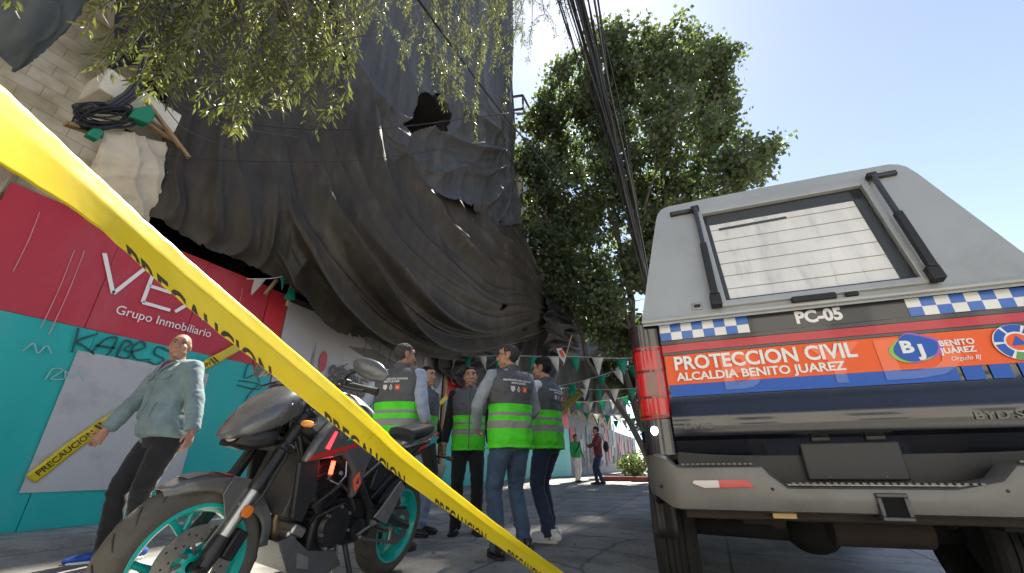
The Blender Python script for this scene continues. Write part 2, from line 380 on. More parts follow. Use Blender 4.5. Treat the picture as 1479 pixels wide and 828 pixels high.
pm = [mat('mural paint', c, rough=.7, var=.3, vscale=2) for c in pal]
for k in range(44):
    y = 21.1+k*.46+random.uniform(-.2, .2); z = random.uniform(.3, 2.2); hh = random.uniform(.7, 1.8); ww = random.uniform(.25, .8); sl = random.uniform(-.3, .3)
    kids(h4, wpoly('painted_patch', [(y, z), (y+ww, z+.1), (y+ww+sl, z+hh), (y+sl, z+hh-.1)], pm[k % 9], None, off=.017+.0006*k))

# ---------------------------------------------------------------- buildings
bd = empty('construction_building', (-11, 9, 0), label='raw concrete building shell wrapped in dark netting', cat='building')
b = MB()
for k in range(8): b.box((-11.2, 8.2, 3.55+k*3.1), (8.6, 12.6, .28))
kids(bd, b.build('floor_slabs', M_conc))
b = MB()
for y in (2.4, 6.2, 10, 13.8):
    for x in (-7.2, -11, -15): b.box((x, y, 12.5), (.4, .4, 25.2))
kids(bd, b.build('columns', M_conc))
b = MB(); b.box((-15.6, 8.2, 12.5), (.2, 12.6, 25)); b.box((-11.2, 14.6, 12.5), (8.6, .2, 25)); b.box((-11.2, 1.9, 12.5), (8.6, .2, 25)); kids(bd, b.build('wall', M_conc))
b = MB(); b.box((-11.2, 8.2, .08), (8.5, 12.4, .1)); kids(bd, b.build('base_slab', M_conc))

# stone clad building on the left
def clad_mat():
    m = bpy.data.materials.new('stone cladding'); m.use_nodes = True; t = m.node_tree; L = t.links.new; b = t.nodes['Principled BSDF']; N = t.nodes.new
    tc = N('ShaderNodeTexCoord'); mp = N('ShaderNodeMapping'); mp.inputs['Rotation'].default_value = (R(90), 0, R(90)); L(tc.outputs['Object'], mp.inputs[0])
    sw = N('ShaderNodeSeparateXYZ'); cb = N('ShaderNodeCombineXYZ'); L(tc.outputs['Object'], sw.inputs[0]); L(sw.outputs['Y'], cb.inputs['X']); L(sw.outputs['Z'], cb.inputs['Y'])
    br = N('ShaderNodeTexBrick'); br.inputs['Scale'].default_value = 1; br.inputs['Brick Width'].default_value = .34; br.inputs['Row Height'].default_value = .16; br.inputs['Mortar Size'].default_value = .006
    br.inputs['Color1'].default_value = (.72, .65, .51, 1); br.inputs['Color2'].default_value = (.80, .73, .59, 1); br.inputs['Mortar'].default_value = (.58, .51, .39, 1); L(cb.outputs[0], br.inputs['Vector'])
    n = N('ShaderNodeTexNoise'); n.inputs['Scale'].default_value = 3; n.inputs['Detail'].default_value = 9; L(tc.outputs['Object'], n.inputs['Vector'])
    r = N('ShaderNodeValToRGB'); r.color_ramp.elements[0].position = .35; r.color_ramp.elements[0].color = (.55, .5, .4, 1); r.color_ramp.elements[1].position = .65; L(n.outputs[0], r.inputs[0])
    mx = N('ShaderNodeMix'); mx.data_type = 'RGBA'; mx.blend_type = 'MULTIPLY'; mx.inputs['Factor'].default_value = 1; L(br.outputs['Color'], mx.inputs['A']); L(r.outputs[0], mx.inputs['B'])
    L(mx.outputs['Result'], b.inputs['Base Color']); b.inputs['Roughness'].default_value = .75
    bp = N('ShaderNodeBump'); bp.inputs['Strength'].default_value = .6; bp.inputs['Distance'].default_value = .01; L(br.outputs['Fac'], bp.inputs['Height']); bp.invert = True; L(bp.outputs[0], b.inputs['Normal'])
    return m
M_clad = clad_mat()
sb = empty('stone_building', (-8.5, -1.5, 0), label='cream stone clad building front at the upper left', cat='building')
b = MB(); b.box((-8.45, -2.2, 5.5), (4.0, 8.0, 11)); kids(sb, b.build('wall', M_clad))
M_plas = mat('cream plaster', (.74, .69, .58), rough=.8, var=.16, vscale=3, stain=(.28, .23, .16), stain_scale=2.5, stain_amt=.6, bump=.15, bscale=10)
b = MB(); b.box((-6.22, 1.76, 5.02), (.5, .92, .34)); kids(sb, b.build('canopy_beam', M_plas, bevel=.02))
b = MB(); b.box((-6.3, .2, 6.15), (.34, 2.4, .1)); kids(sb, b.build('ledge', M_plas, bevel=.01))
b = MB(); b.box((-6.3, -.6, 3.72), (.34, 3.2, .12)); kids(sb, b.build('ledge', M_plas, bevel=.01))
for yy in (-2.6, -.9): 
    b = MB(); b.box((-6.44, yy, 7.6), (.06, 1.1, 1.5)); f = b.build('window_frame', M_steel); kids(sb, f)
    b = MB(); b.box((-6.405, yy, 7.6), (.02, .98, 1.38)); pn = b.build('pane', mat('dark glass', (.03, .04, .05), rough=.1)); pn.parent = f; pn.matrix_parent_inverse = Matrix.Translation(sb.location) if False else Matrix.Identity(4)
# loose planks and pipes beside the red panel
for k, (p, q, wd) in enumerate([((-6.15, .92, .1), (-6.22, 1.06, 3.75), .11), ((-6.1, .74, .1), (-6.2, .84, 3.9), .13), ((-6.12, .5, .1), (-6.22, .62, 4.1), .1), ((-6.1, .28, .1), (-6.2, .36, 3.8), .12)]):
    b = MB(); b.bar(p, q, wd, .035, upv=(1, 0, 0)); tag(b.build('timber_plank', M_woodgrey, bevel=.004), ['timber plank standing closest to the red hoarding edge', 'second timber plank from the red hoarding edge', 'third timber plank from the red hoarding edge', 'timber plank farthest left of the red hoarding'][k], 'plank', 'planks leaning by the red hoarding')
for k, (p, q, wd, lb) in enumerate([((-5.98, 1.42, 4.78), (-5.95, 2.3, 4.72), .07, 'upper brown batten under the cream beam'), ((-5.9, 1.72, 5.0), (-5.86, 2.35, 4.55), .06, 'slanting brown batten crossing below the hanging cables'),
        ((-5.95, 1.2, 4.18), (-5.93, 1.75, 4.32), .09, 'short brown batten beside the cable coil'), ((-6.1, 4.02, 3.2), (-5.9, 4.16, 3.72), .06, 'pale batten propping up the dark netting above the red panel')]):
    b = MB(); b.bar(p, q, wd, .04); tag(b.build('timber_batten', M_wood, bevel=.004), lb, 'batten', 'loose battens on the scaffold edge')

# beige flats farther up the street
fb = empty('apartment_building', (-10, 23, 0), label='beige apartment block with balconies beyond the netting', cat='building')
M_beige = mat('beige render', (.42, .37, .31), rough=.85, var=.12, vscale=.8, stain=(.3, .25, .2), stain_scale=.7, stain_amt=.5)
b = MB(); b.box((-10.4, 24, 7.6), (8.0, 17.5, 15)); kids(fb, b.build('wall', M_beige))
M_glass = mat('window glass', (.05, .06, .07), rough=.08, spec=.8)
for fl in range(4):
    for k in range(5):
        y = 16.6+k*3.4; z = 4.4+fl*3.2
        b = MB(); 
        for dy, dz, sy, sz in ((0, .75, 1.5, .08), (0, -.75, 1.5, .08), (-.71, 0, .08, 1.42), (.71, 0, .08, 1.42), (0, 0, .05, 1.42)): b.box((-6.38, y+dy, z+dz), (.08, sy, sz))
        f = b.build('window', mat('window frame', (.5, .5, .48)) if fl+k == 0 else bpy.data.materials['window frame']); kids(fb, f)
        b = MB(); b.box((-6.392, y, z), (.02, 1.4, 1.45)); pn = b.build('pane', M_glass); pn.parent = f; pn.matrix_parent_inverse = f.matrix_parent_inverse.inverted() @ f.matrix_parent_inverse; 
# dark steel brackets and balcony frames at the netting's edge
for k, (y, z, out) in enumerate([(14.1, 16.9, .8), (14.3, 13.6, 1.0), (15.5, 9.0, 1.3)]):
    b = MB()
    for dz in (0, .9): 
        b.bar((-6.4, y, z+dz), (-6.4+out, y+.1, z+dz-.1), .09); b.bar((-6.4, y+1.2, z+dz), (-6.4+out, y+1.3, z+dz-.1), .09); b.bar((-6.4+out, y+.1, z+dz-.1), (-6.4+out, y+1.3, z+dz-.1), .09)
    b.bar((-6.4+out, y+.1, z-.1), (-6.4+out, y+.1, z+.8), .08); b.bar((-6.4+out, y+1.3, z-.1), (-6.4+out, y+1.3, z+.8), .08); b.bar((-6.4, y+.1, z-.05), (-6.4+out, y+1.3, z+.75), .05)
    tag(b.build('balcony_frame', M_steel, smooth=False), ['highest dark steel frame jutting out past the netting', 'middle dark steel frame jutting out past the netting', 'lowest dark steel frame jutting out past the netting'][k], 'frame', 'steel balcony frames beside the netting')
# terracotta roofed house across the lane, hidden mostly by the pickup
rb = empty('tiled_house', (16, 14, 0), label='low house with orange tiled roof beyond the pickup', cat='house')
b = MB(); b.box((17.5, 14, 3.2), (6, 14, 6.4)); kids(rb, b.build('wall', M_beige))
b = MB(); b.prism([(13.9, 6.4), (21.1, 6.4), (17.5, 8.2)], 14.8, 'XZ', 14); kids(rb, b.build('roof', mat('terracotta', (.42, .12, .05), rough=.8, var=.3, vscale=3), smooth=False))
for k in range(4):
    b = MB(); b.box((14.48, 9+k*3.2, 3.6), (.06, 1.3, 1.4)); kids(rb, b.build('window', M_glass))

# unseen house front added behind the photographer to light and colour the shade
hb_ = empty('added_house_front', (0, -13, 0), label='unseen cream house front added behind the camera to light the shade', cat='house')
M_cream = mat('cream render', (.64, .62, .57), rough=.85, var=.1, vscale=.7, stain=(.4, .33, .24), stain_scale=.6, stain_amt=.4)
b = MB(); b.box((-3, -16, 4.6), (34, 6, 9.2)); kids(hb_, b.build('wall', M_cream))
for k in range(8):
    for f in range(2):
        x = -17+k*4.1; z = 2.0+f*4; b = MB(); b.box((x, -12.97, z), (1.5, .08, 1.9)); wn = b.build('window', M_steel); kids(hb_, wn); b = MB(); b.box((x, -12.92, z), (1.36, .03, 1.76)); pn = b.build('pane', M_glass); pn.parent = wn
# ================================================================== netting: control points (rows top to bottom) in metres
TARP = {
 'main': [[(-6.10,1.28,7.48), (-6.05,1.86,8.42), (-6.00,2.57,9.60), (-5.95,3.79,9.20), (-5.90,5.06,8.26), (-5.85,6.44,7.84), (-5.75,8.18,8.00), (-5.65,10.53,8.99), (-5.50,12.89,9.53), (-4.75,14.48,6.52)],
   [(-6.05,1.82,5.65), (-5.95,2.44,5.98), (-5.85,3.18,6.38), (-5.70,4.00,6.09), (-5.50,5.01,5.71), (-5.35,6.29,5.50), (-5.25,7.98,5.70), (-5.20,10.34,6.47), (-5.10,13.01,7.24), (-4.72,14.53,6.30)],
   [(-5.90,2.11,4.25), (-5.75,2.70,4.28), (-5.60,3.45,4.36), (-5.35,4.05,4.13), (-5.10,4.95,3.78), (-4.98,6.09,3.64), (-4.90,7.60,3.83), (-4.90,9.78,4.53), (-4.85,12.49,5.65), (-4.70,14.61,6.06)],
   [(-6.00,2.21,3.55), (-6.00,3.00,3.44), (-5.95,3.92,3.42), (-5.90,4.58,3.34), (-5.85,5.63,3.07), (-5.80,6.95,3.04), (-5.75,9.02,3.33), (-5.50,11.15,3.99), (-5.20,13.66,4.95), (-4.72,14.78,5.69)]],
 'upper': [[(-6.12,3.50,11.27), (-6.10,4.71,13.31), (-6.10,6.52,16.40), (-6.10,9.52,21.51), (-6.08,11.85,25.46), (-6.05,13.91,28.93)],
   [(-6.05,4.24,9.39), (-6.00,5.37,10.52), (-5.95,7.20,12.58), (-5.95,9.93,15.68), (-5.98,12.03,18.20), (-6.02,13.72,19.98)],
   [(-5.92,5.02,8.23), (-5.82,6.03,8.48), (-5.75,7.66,9.40), (-5.75,10.09,11.31), (-5.85,11.99,12.77), (-5.95,13.40,13.78)],
   [(-5.75,5.61,7.24), (-5.62,6.66,7.13), (-5.50,8.05,7.29), (-5.40,9.74,7.54), (-5.38,10.87,7.79), (-5.42,12.89,8.95)]],
 'curtain': [[(-6.08,8.81,3.91), (-6.00,11.39,4.86), (-5.95,14.91,6.35), (-5.90,18.53,8.05), (-5.85,22.85,8.33), (-5.80,28.94,9.27), (-5.70,40.37,11.46)],
   [(-6.00,8.82,3.35), (-5.90,11.24,3.68), (-5.85,14.56,4.40), (-5.80,17.83,5.26), (-5.75,22.23,5.66), (-5.70,27.70,6.29), (-5.60,37.33,7.77)],
   [(-6.02,9.04,2.86), (-6.00,11.50,2.23), (-6.00,14.96,2.41), (-6.00,18.22,2.55), (-5.98,22.86,2.82), (-5.90,27.64,3.05), (-5.80,35.62,3.47)]],
 'drape': [[(-4.95,14.10,7.38), (-4.85,15.27,6.99), (-4.90,18.28,7.03), (-4.95,21.79,8.42), (-5.00,27.14,8.43), (-5.00,36.67,10.45)],
   [(-4.80,13.39,5.81), (-4.70,14.64,5.70), (-4.75,17.54,6.03), (-4.85,21.33,7.27), (-4.90,26.83,7.87), (-4.95,35.79,9.62)],
   [(-5.00,13.52,4.45), (-4.95,15.23,4.67), (-5.00,18.66,5.20), (-5.00,22.49,6.18), (-5.00,27.32,6.98), (-5.05,35.92,8.94)]],
 'bundle': [[(-6.05,0.36,4.72), (-6.05,0.40,5.32), (-6.05,0.39,5.92), (-6.05,0.39,6.75)],
   [(-5.90,0.50,4.45), (-5.80,0.55,4.93), (-5.80,0.59,5.45), (-5.90,0.60,6.30)],
   [(-6.05,0.66,4.49), (-6.00,0.77,4.76), (-6.00,0.84,5.32), (-6.05,0.84,6.12)]],
 'dark_left': [[(-6.12,0.94,6.61), (-6.10,1.15,6.93), (-6.10,1.44,7.41)],
   [(-6.05,1.14,5.88), (-6.00,1.40,6.06), (-6.05,1.78,6.30)],
   [(-6.08,1.31,5.15), (-6.05,1.54,5.53), (-6.10,2.00,5.76)]],
 'dark_gap': [[(-6.20,1.82,5.86), (-6.20,2.06,5.98), (-6.20,2.33,6.28)],
   [(-6.17,2.08,5.05), (-6.15,2.28,5.09), (-6.17,2.60,5.24)],
   [(-6.20,2.30,4.38), (-6.20,2.51,4.41), (-6.20,2.79,4.61)]],
 'beige': [[(-5.95,1.51,4.36), (-5.90,1.75,4.47), (-5.95,2.08,4.64)],
   [(-5.85,1.51,3.98), (-5.75,1.77,3.95), (-5.85,2.13,4.15)],
   [(-5.95,1.54,3.62), (-5.90,1.86,3.56), (-6.00,2.25,3.50)]],
 'beige2': [[(-6.00,2.07,4.66), (-6.00,2.26,4.58), (-6.05,2.44,4.44)],
   [(-5.90,2.11,4.14), (-5.90,2.26,4.17), (-6.00,2.44,4.28)],
   [(-6.00,2.17,3.50), (-6.00,2.29,3.75), (-6.05,2.45,4.23)]],
}

def spline(C, n):
    """Catmull-Rom along axis 0 of array C to n samples"""
    k = len(C); t = np.linspace(0, k-1, n); i = np.minimum(t.astype(int), k-2); f = (t-i)[:, None, None]
    g = lambda j: C[np.clip(j, 0, k-1)]
    p0 = np.where((i-1 < 0)[:, None, None], 2*g(i)-g(i+1), g(i-1)); p1 = g(i); p2 = g(i+1); p3 = np.where((i+2 > k-1)[:, None, None], 2*g(i+1)-g(i), g(i+2))
    return .5*(2*p1+(p2-p0)*f+(2*p0-5*p1+4*p2-p3)*f*f+(3*p1-p0-3*p2+p3)*f**3)
def nz(x, y, s=0.): return noise.noise((x, y, s))
def cloth(name, key, nv, nu, disp, m, hole=None, keep=None):
    C = np.array(TARP[key], dtype=float)
    A = spline(C, nv); A = spline(A.transpose(1, 0, 2), nu).transpose(1, 0, 2)           # A[v][u]
    du = np.gradient(A, axis=1); dv = np.gradient(A, axis=0); Nn = np.cross(du, dv); Nn /= np.linalg.norm(Nn, axis=2, keepdims=True)+1e-9
    if Nn[..., 0].mean() < 0: Nn = -Nn
    D = np.array([[disp(j/(nu-1), i/(nv-1)) for j in range(nu)] for i in range(nv)])
    A = A+Nn*D[..., None]
    F = []
    for i in range(nv-1):
        for j in range(nu-1):
            u, v = (j+.5)/(nu-1), (i+.5)/(nv-1)
            if hole and hole(u, v): continue
            if keep and not keep(u, v): continue
            F.append((i*nu+j, (i+1)*nu+j, (i+1)*nu+j+1, i*nu+j+1))
    return mesh_np(name, A.reshape(-1, 3), F, m, smooth=True)
def rid(x, p=.8): return abs(math.sin(PI*x))**p
def fd(x, p=1.25): return (1-abs(math.sin(PI*x)))**p            # taut fold: a narrow crest between wide hollows
def net_mat(name, c, dust_hole_light, amt, sc=1.1):
    m = mat(name, c, rough=.58, var=.28, vscale=1.1, stain=dust_hole_light, stain_scale=sc, stain_amt=amt, bump=.22, bscale=45, bdist=.004, spec=.4); t = m.node_tree; N = t.nodes.new; L = t.links.new; b = t.nodes['Principled BSDF']
    src = b.inputs['Base Color'].links[0].from_socket; tc = N('ShaderNodeTexCoord'); vo = N('ShaderNodeTexVoronoi'); vo.inputs['Scale'].default_value = 3.2; L(tc.outputs['Object'], vo.inputs['Vector'])
    n = N('ShaderNodeTexNoise'); n.inputs['Scale'].default_value = 2; L(tc.outputs['Object'], n.inputs['Vector']); th = N('ShaderNodeMapRange'); th.inputs['From Min'].default_value = .45; th.inputs['From Max'].default_value = .75; th.inputs['To Min'].default_value = .0; th.inputs['To Max'].default_value = .085; L(n.outputs[0], th.inputs[0])
    lt = N('ShaderNodeMath'); lt.operation = 'LESS_THAN'; L(vo.outputs['Distance'], lt.inputs[0]); L(th.outputs[0], lt.inputs[1]); mx = N('ShaderNodeMix'); mx.data_type = 'RGBA'; L(lt.outputs[0], mx.inputs['Factor']); L(src, mx.inputs['A']); mx.inputs['B'].default_value = (*[min(1, x*2.6) for x in dust_hole_light], 1)  # pale specks paint daylight showing through small tears
    st = N('ShaderNodeTexNoise'); mp = N('ShaderNodeMapping'); mp.inputs['Scale'].default_value = (3, 3, .25); L(tc.outputs['Object'], mp.inputs[0]); L(mp.outputs[0], st.inputs['Vector']); st.inputs['Scale'].default_value = 2.4; st.inputs['Detail'].default_value = 7
    r = N('ShaderNodeValToRGB'); r.color_ramp.elements[0].position = .35; r.color_ramp.elements[0].color = (.74, .72, .70, 1); r.color_ramp.elements[1].position = .62; r.color_ramp.elements[1].color = (1.12, 1.1, 1.06, 1); L(st.outputs[0], r.inputs[0])
    m2 = N('ShaderNodeMix'); m2.data_type = 'RGBA'; m2.blend_type = 'MULTIPLY'; m2.inputs['Factor'].default_value = 1; L(mx.outputs['Result'], m2.inputs['A']); L(r.outputs[0], m2.inputs['B']); L(m2.outputs['Result'], b.inputs['Base Color']); return m
M_net = net_mat('brown dusty netting', (.044, .037, .029), (.11, .09, .065), .55)
M_net2 = net_mat('grey scrim netting', (.060, .061, .061), (.09, .088, .083), .45)
M_net3 = net_mat('black scrim netting', (.022, .0215, .021), (.05, .047, .042), .5)
M_net4 = net_mat('faded grey netting', (.085, .095, .095), (.14, .14, .13), .3)
M_canvas = mat('soiled cream canvas', (.55, .48, .37), rough=.85, var=.2, vscale=2.5, stain=(.16, .11, .06), stain_scale=2.2, stain_amt=.55, bump=.15, bscale=40)

def wr(x, s=0.):                                              # uneven spacing for folds
    return x+.55*noise.noise((x*.55, s, 1.3))+.2*noise.noise((x*1.7, s, 5.1))
def am(u, v, s=0.): return max(0., .5+.95*noise.noise((u*4.5, v*3.5, s)))
def d_main(u, v):
    w = nz(u*3, v*2.5)*.4+nz(u*8, v*6, 3)*.1
    left = 1-sm(.18, .42, u); pin = sm(0, .3, 1-u)
    hang = fd(wr(u*11+w*1.1+v*.9, 1))*.17*(.25+am(u*2, v*.6, 1))+fd(wr(u*29+w*2+v*.6, 2), 1.3)*.05*am(u*3, v, 4)+fd(wr(u*5+w+v*.5, 6), 1.3)*.22
    r = math.hypot((1-u)*1.06, v*.86); th = math.atan2(v, 1.001-u)  # folds start at the upper edge, fall, and swing round to the right hand corner
    q = r*8.5+w*.9+.25*th
    arc = fd(wr(q*.85, 7))*.34*(.25+am(r*1.3, th*.5, 8))+fd(wr(q*1.9+.4+w, 3), 1.3)*.14*am(r*2, th, 9)+fd(wr(q*4.3+w*2, 4), 1.2)*.010*am(r*4, th, 11)
    roll = .15*math.exp(-((r-.62-.05*math.sin(th*4))/.018)**2)+.12*math.exp(-((r-.47+.03*math.sin(th*5))/.014)**2)+.10*math.exp(-((r-.80-.03*math.sin(th*3))/.016)**2)
    hem = .06*math.exp(-((v-.985)/.02)**2)*nz(u*25, 3, 3)
    return hang*left*(.5+.5*v)+(arc+roll)*(1-left)*(.25+.75*pin)+ .14*nz(u*2.6, v*2.6, 7)+hem
cl = cloth('draped_netting', 'main', 230, 330, d_main, M_net, hole=lambda u, v: ((u-.80)/.008)**2+((v-.62)/.022)**2 < 1+.5*nz(u*300, v*200) or ((u-.86)/.012)**2+((v-.86)/.012)**2 < .8+.6*nz(u*300, v*200),
   keep=lambda u, v: v < .99-.02*abs(nz(u*34, 0, 5))-.05*max(0, nz(u*9, 2, 2))-.03*max(0, nz(u*90, 7)-.2))
tag(cl, 'huge brown dusty netting sagging in long folds over the building front', 'netting', 'netting hung on the building')
def d_up(u, v):
    w = nz(u*5, v*5, 20)*.35
    a = math.atan2(v-.70, 1.03-u)                                  # folds fan out of the gathered right edge
    r = math.hypot(v-.7, 1.03-u)
    fan = (fd(wr(a*3.6+w+r*.5, 3))*.20*(.3+am(u, v, 2))+fd(wr(a*8.5+w*1.2+r*1.1, 5), 1.3)*.07*am(u*2, v*2, 3))*sm(.04, .35, r)*sm(.42, .78, v+.1*u)
    pleat = (fd(wr(u*21+w*1.2, 9))*.15*(.3+am(u*4, v*.5, 6))+fd(u*47+w)*.03*am(u*4, v, 7))*sm(.66, .86, u)
    soft = .15*nz(u*2.6, v*2.4, 31)+.16*fd(wr(u*4.5-v*2.4+w, 12))*(1-sm(.62, .82, v))+.07*fd(wr(u*8+v*3.2+w*1.5, 14))+.04*nz(u*7, v*7, 12)
    seam = .07*math.exp(-((u-.47-.05*math.sin(v*5))/.012)**2)*(1-sm(.45, .6, v))
    return fan*1.15+pleat+soft+seam+nz(u*40, v*40, 3)*.005
def up_hole(u, v):
    x, y = u-.345, v-.60; c, s_ = math.cos(.62), math.sin(.62); p, q = x*c+y*s_*-1, x*s_+y*c
    return (p/.135)**2+(q/(.062+.03*math.sin(p*22)))**2 < 1+.35*nz(u*30, v*30, 5)
cu = cloth('torn_netting', 'upper', 230, 240, d_up, M_net2, hole=up_hole, keep=lambda u, v: v < .975-.05*max(0, nz(u*14, 1, 8))-.02*abs(nz(u*40, 2)))
tag(cu, 'grey scrim netting with a ragged hole, swagged above the brown sheet', 'netting', 'netting hung on the building')
def d_cur(u, v):
    w = nz(u*6, v*5, 40)
    return fd(wr(u*13+w*1.1+v*.6, 2))*.22*(.3+am(u*3, v, 2))+rid(wr(u*31+w, 6), .7)*.03+.18*nz(u*4, v*3, 44)
cc = cloth('hanging_netting', 'curtain', 90, 260, d_cur, M_net3, keep=lambda u, v: v < .95-.1*abs(nz(u*12, 0, 6)))
tag(cc, 'black netting curtain hanging behind the bunting above the far hoarding', 'netting', 'netting hung on the building')
def d_dr(u, v):
    w = nz(u*6, v*5, 60); ph = v*3.2+u*3.5+w*.8
    return rid(ph, .8)*.3+rid(ph*2.6, .7)*.1+.3*nz(u*5, v*4, 64)
cd = cloth('sagging_netting', 'drape', 90, 200, d_dr, M_net3); tag(cd, 'black netting slumped in peaks below the big tree', 'netting', 'netting hung on the building')
def d_b(u, v):
    w = nz(u*4, v*4, 70); return .12*math.sin(PI*v)+fd(wr(v*3+u*1.0+w, 2))*.06+fd(wr(v*6.5+u*2+w, 5))*.02+.06*nz(u*2, v*2, 71)
tag(cloth('netting_bundle', 'bundle', 50, 90, d_b, M_net4), 'grey netting bundle bulging on the cream stone front at top left', 'netting', 'netting hung on the building')
tag(cloth('hanging_netting', 'dark_left', 50, 60, d_b, M_net3), 'dark netting piece behind the leaves beside the hanging cables', 'netting', 'netting hung on the building')
tag(cloth('hanging_netting', 'dark_gap', 40, 40, d_b, M_net3), 'black sheet filling the dark gap right of the cream canvas', 'netting', 'netting hung on the building')  # folded black sheet fills the dark gap
def d_be(u, v):
    w = nz(u*2, v*2, 80)*.6; return fd(wr(u*2.6-v*1.1+w, 4))*.035+fd(wr(u*1.2+v*3.1+w, 9))*.02+.06*nz(u*1.7, v*1.7, 81)
tag(cloth('canvas_sheet', 'beige', 50, 50, d_be, M_canvas), 'soiled cream canvas sheet tied below the cable coil', 'canvas', 'cream canvas above the red hoarding')
tag(cloth('canvas_sheet', 'beige2', 50, 40, lambda u, v: d_be(u*1.5, v*1.5)*1.3, M_canvas), 'crumpled cream canvas end against the brown netting', 'canvas', 'cream canvas above the red hoarding')

for k in range(9):                                             # frayed cords hanging from the hem
    p = Vector(TARP['main'][3][4]).lerp(Vector(TARP['main'][3][6]), k/9+.03*random.random()); b = MB(); l = random.uniform(.15, .5)
    b.tube([p+Vector((.02, 0, .05)), p+Vector((.03*random.random(), .03, -l*.5)), p+Vector((0, .06*random.random(), -l))], .006, 5)
    o = b.build('frayed_cord', M_net3, angle=180); o.parent = cl
# ================================================================== trees
def leaf_mat(name, c, tr, rough=.45, hue=.35):
    m = bpy.data.materials.new(name); m.use_nodes = True; t = m.node_tree; L = t.links.new; N = t.nodes.new; out = t.nodes['Material Output']; b = t.nodes['Principled BSDF']
    ge = N('ShaderNodeNewGeometry'); cr = N('ShaderNodeValToRGB'); e = cr.color_ramp.elements
    e[0].color = (*[x*(1-hue) for x in c], 1); e[1].color = (c[0]*(1+hue*1.3), c[1]*(1+hue), c[2]*(1+hue*.3), 1); L(ge.outputs['Random Per Island'], cr.inputs[0])
    b.inputs['Roughness'].default_value = rough; L(cr.outputs[0], b.inputs['Base Color'])
    tl = N('ShaderNodeBsdfTranslucent'); tl.inputs['Color'].default_value = (*tr, 1); ms = N('ShaderNodeMixShader'); ms.inputs[0].default_value = .42
    L(b.outputs[0], ms.inputs[1]); L(tl.outputs[0], ms.inputs[2]); L(ms.outputs[0], out.inputs[0]); return m
M_leaf = leaf_mat('sweetgum leaf', (.082, .108, .066), (.15, .21, .05))
M_leaf2 = leaf_mat('drooping leaf', (.085, .093, .06), (.18, .21, .06))
M_leaf3 = leaf_mat('sunlit drooping leaf', (.105, .12, .06), (.26, .30, .06))  # brighter copy of the drooping leaf, sunlight put into its colour
M_bark = mat('bark', (.085, .07, .055), rough=.9, var=.35, vscale=6, stretch=(3, 3, .6), bump=.6, bscale=20)
def leaves(name, P, D, U, ln, wd, m, parent, fold=.25):
    """P base points, D direction, U side vectors (n,3); each leaf is two triangles pairs folded along its rib"""
    n = len(P); ln = np.broadcast_to(np.asarray(ln).reshape(-1, 1), (n, 1)); wd = np.broadcast_to(np.asarray(wd).reshape(-1, 1), (n, 1))
    W = np.cross(D, U); W /= np.linalg.norm(W, axis=1, keepdims=True)+1e-9
    a = P; b = P+D*ln*.45+U*wd*.5+W*wd*fold; c = P+D*ln-W*ln*.08; d = P+D*ln*.45-U*wd*.5+W*wd*fold
    V = np.stack([a, b, c, d], 1).reshape(-1, 3); k = np.arange(n)[:, None]*4
    F = np.concatenate([np.hstack([k, k+1, k+2]), np.hstack([k, k+2, k+3])])
    return mesh_np(name, V, F, m, parent)
def unit(a): return a/(np.linalg.norm(a, axis=-1, keepdims=True)+1e-9)
CROWN = [(-0.73,13.71,16.10,2.20), (0.92,14.25,16.08,1.95), (2.56,16.28,17.07,1.68), (3.54,15.50,17.00,0.77), (-2.77,13.74,15.63,1.77), (-4.38,14.96,14.46,1.89), (-2.12,15.12,14.37,2.46), (0.41,13.98,12.41,1.97), (2.37,16.04,13.61,1.31), (2.42,13.81,10.24,0.94), (3.66,14.81,11.14,0.52), (-5.0,15.26,12.02,1.44), (-2.98,14.95,11.10,2.04), (-0.74,15.51,11.16,1.63), (1.16,16.06,11.29,1.29), (2.65,16.84,10.84,0.70), (-4.46,14.42,9.14,1.33), (-3.04,15.73,9.14,1.72), (-1.06,15.91,9.10,1.59), (0.46,14.45,8.87,0.92), (-4.94,13.41,12.65,0.85), (-4.03,16.90,8.19,1.30), (-1.94,14.47,6.54,0.97), (-1.05,14.53,18.4,1.31), (0.89,16.61,19.6,1.08), (2.35,15.51,18.0,1.03), (3.10,15.10,10.50,0.55), (3.03,16.18,15.66,0.83), (-4.19,13.51,14.99,0.95), (-3.6,14.6,7.4,1.2), (-4.6,14.8,7.6,1.0), (-2.7,14.2,6.0,1.0), (-.9,14.6,7.6,1.0), (-3.4,16.5,6.2,1.1), (-1.6,16.2,5.2,1.0), (-4.9,15.3,10.4,1.1), (-2.6,15.6,5.2,.8)]
tree = empty('sweetgum_tree', (-1.3, 15.2, 0.2), label='large leafy green tree standing past the end of the netting', cat='tree')
cs = []; 
for x, y, z, r in CROWN:
    n = int(40*r*r)+8
    q = rng.normal(size=(n, 3)); q = unit(q)*(rng.random((n, 1))**.45)*r; q[:, 1] *= 1.15
    cs.append(q+np.array((x, y, z)))
cs = np.concatenate(cs); 
keep = np.array([noise.noise((p[0]*.75, p[1]*.75, p[2]*.75)) > -.16 for p in cs]); cs = cs[keep]
per = 30; n = len(cs)*per
P = np.repeat(cs, per, 0)+rng.normal(size=(n, 3))*np.array((.21, .21, .14))
D = unit(rng.normal(size=(n, 3))+np.array((0, 0, -.55))); U = unit(np.cross(D, rng.normal(size=(n, 3))))
cr_o = leaves('crown', P, D, U, rng.uniform(.13, .24, n), rng.uniform(.12, .21, n), M_leaf, None, .12); local(cr_o, tree)
b = MB(); base = Vector((-1.3, 15.2, .1))
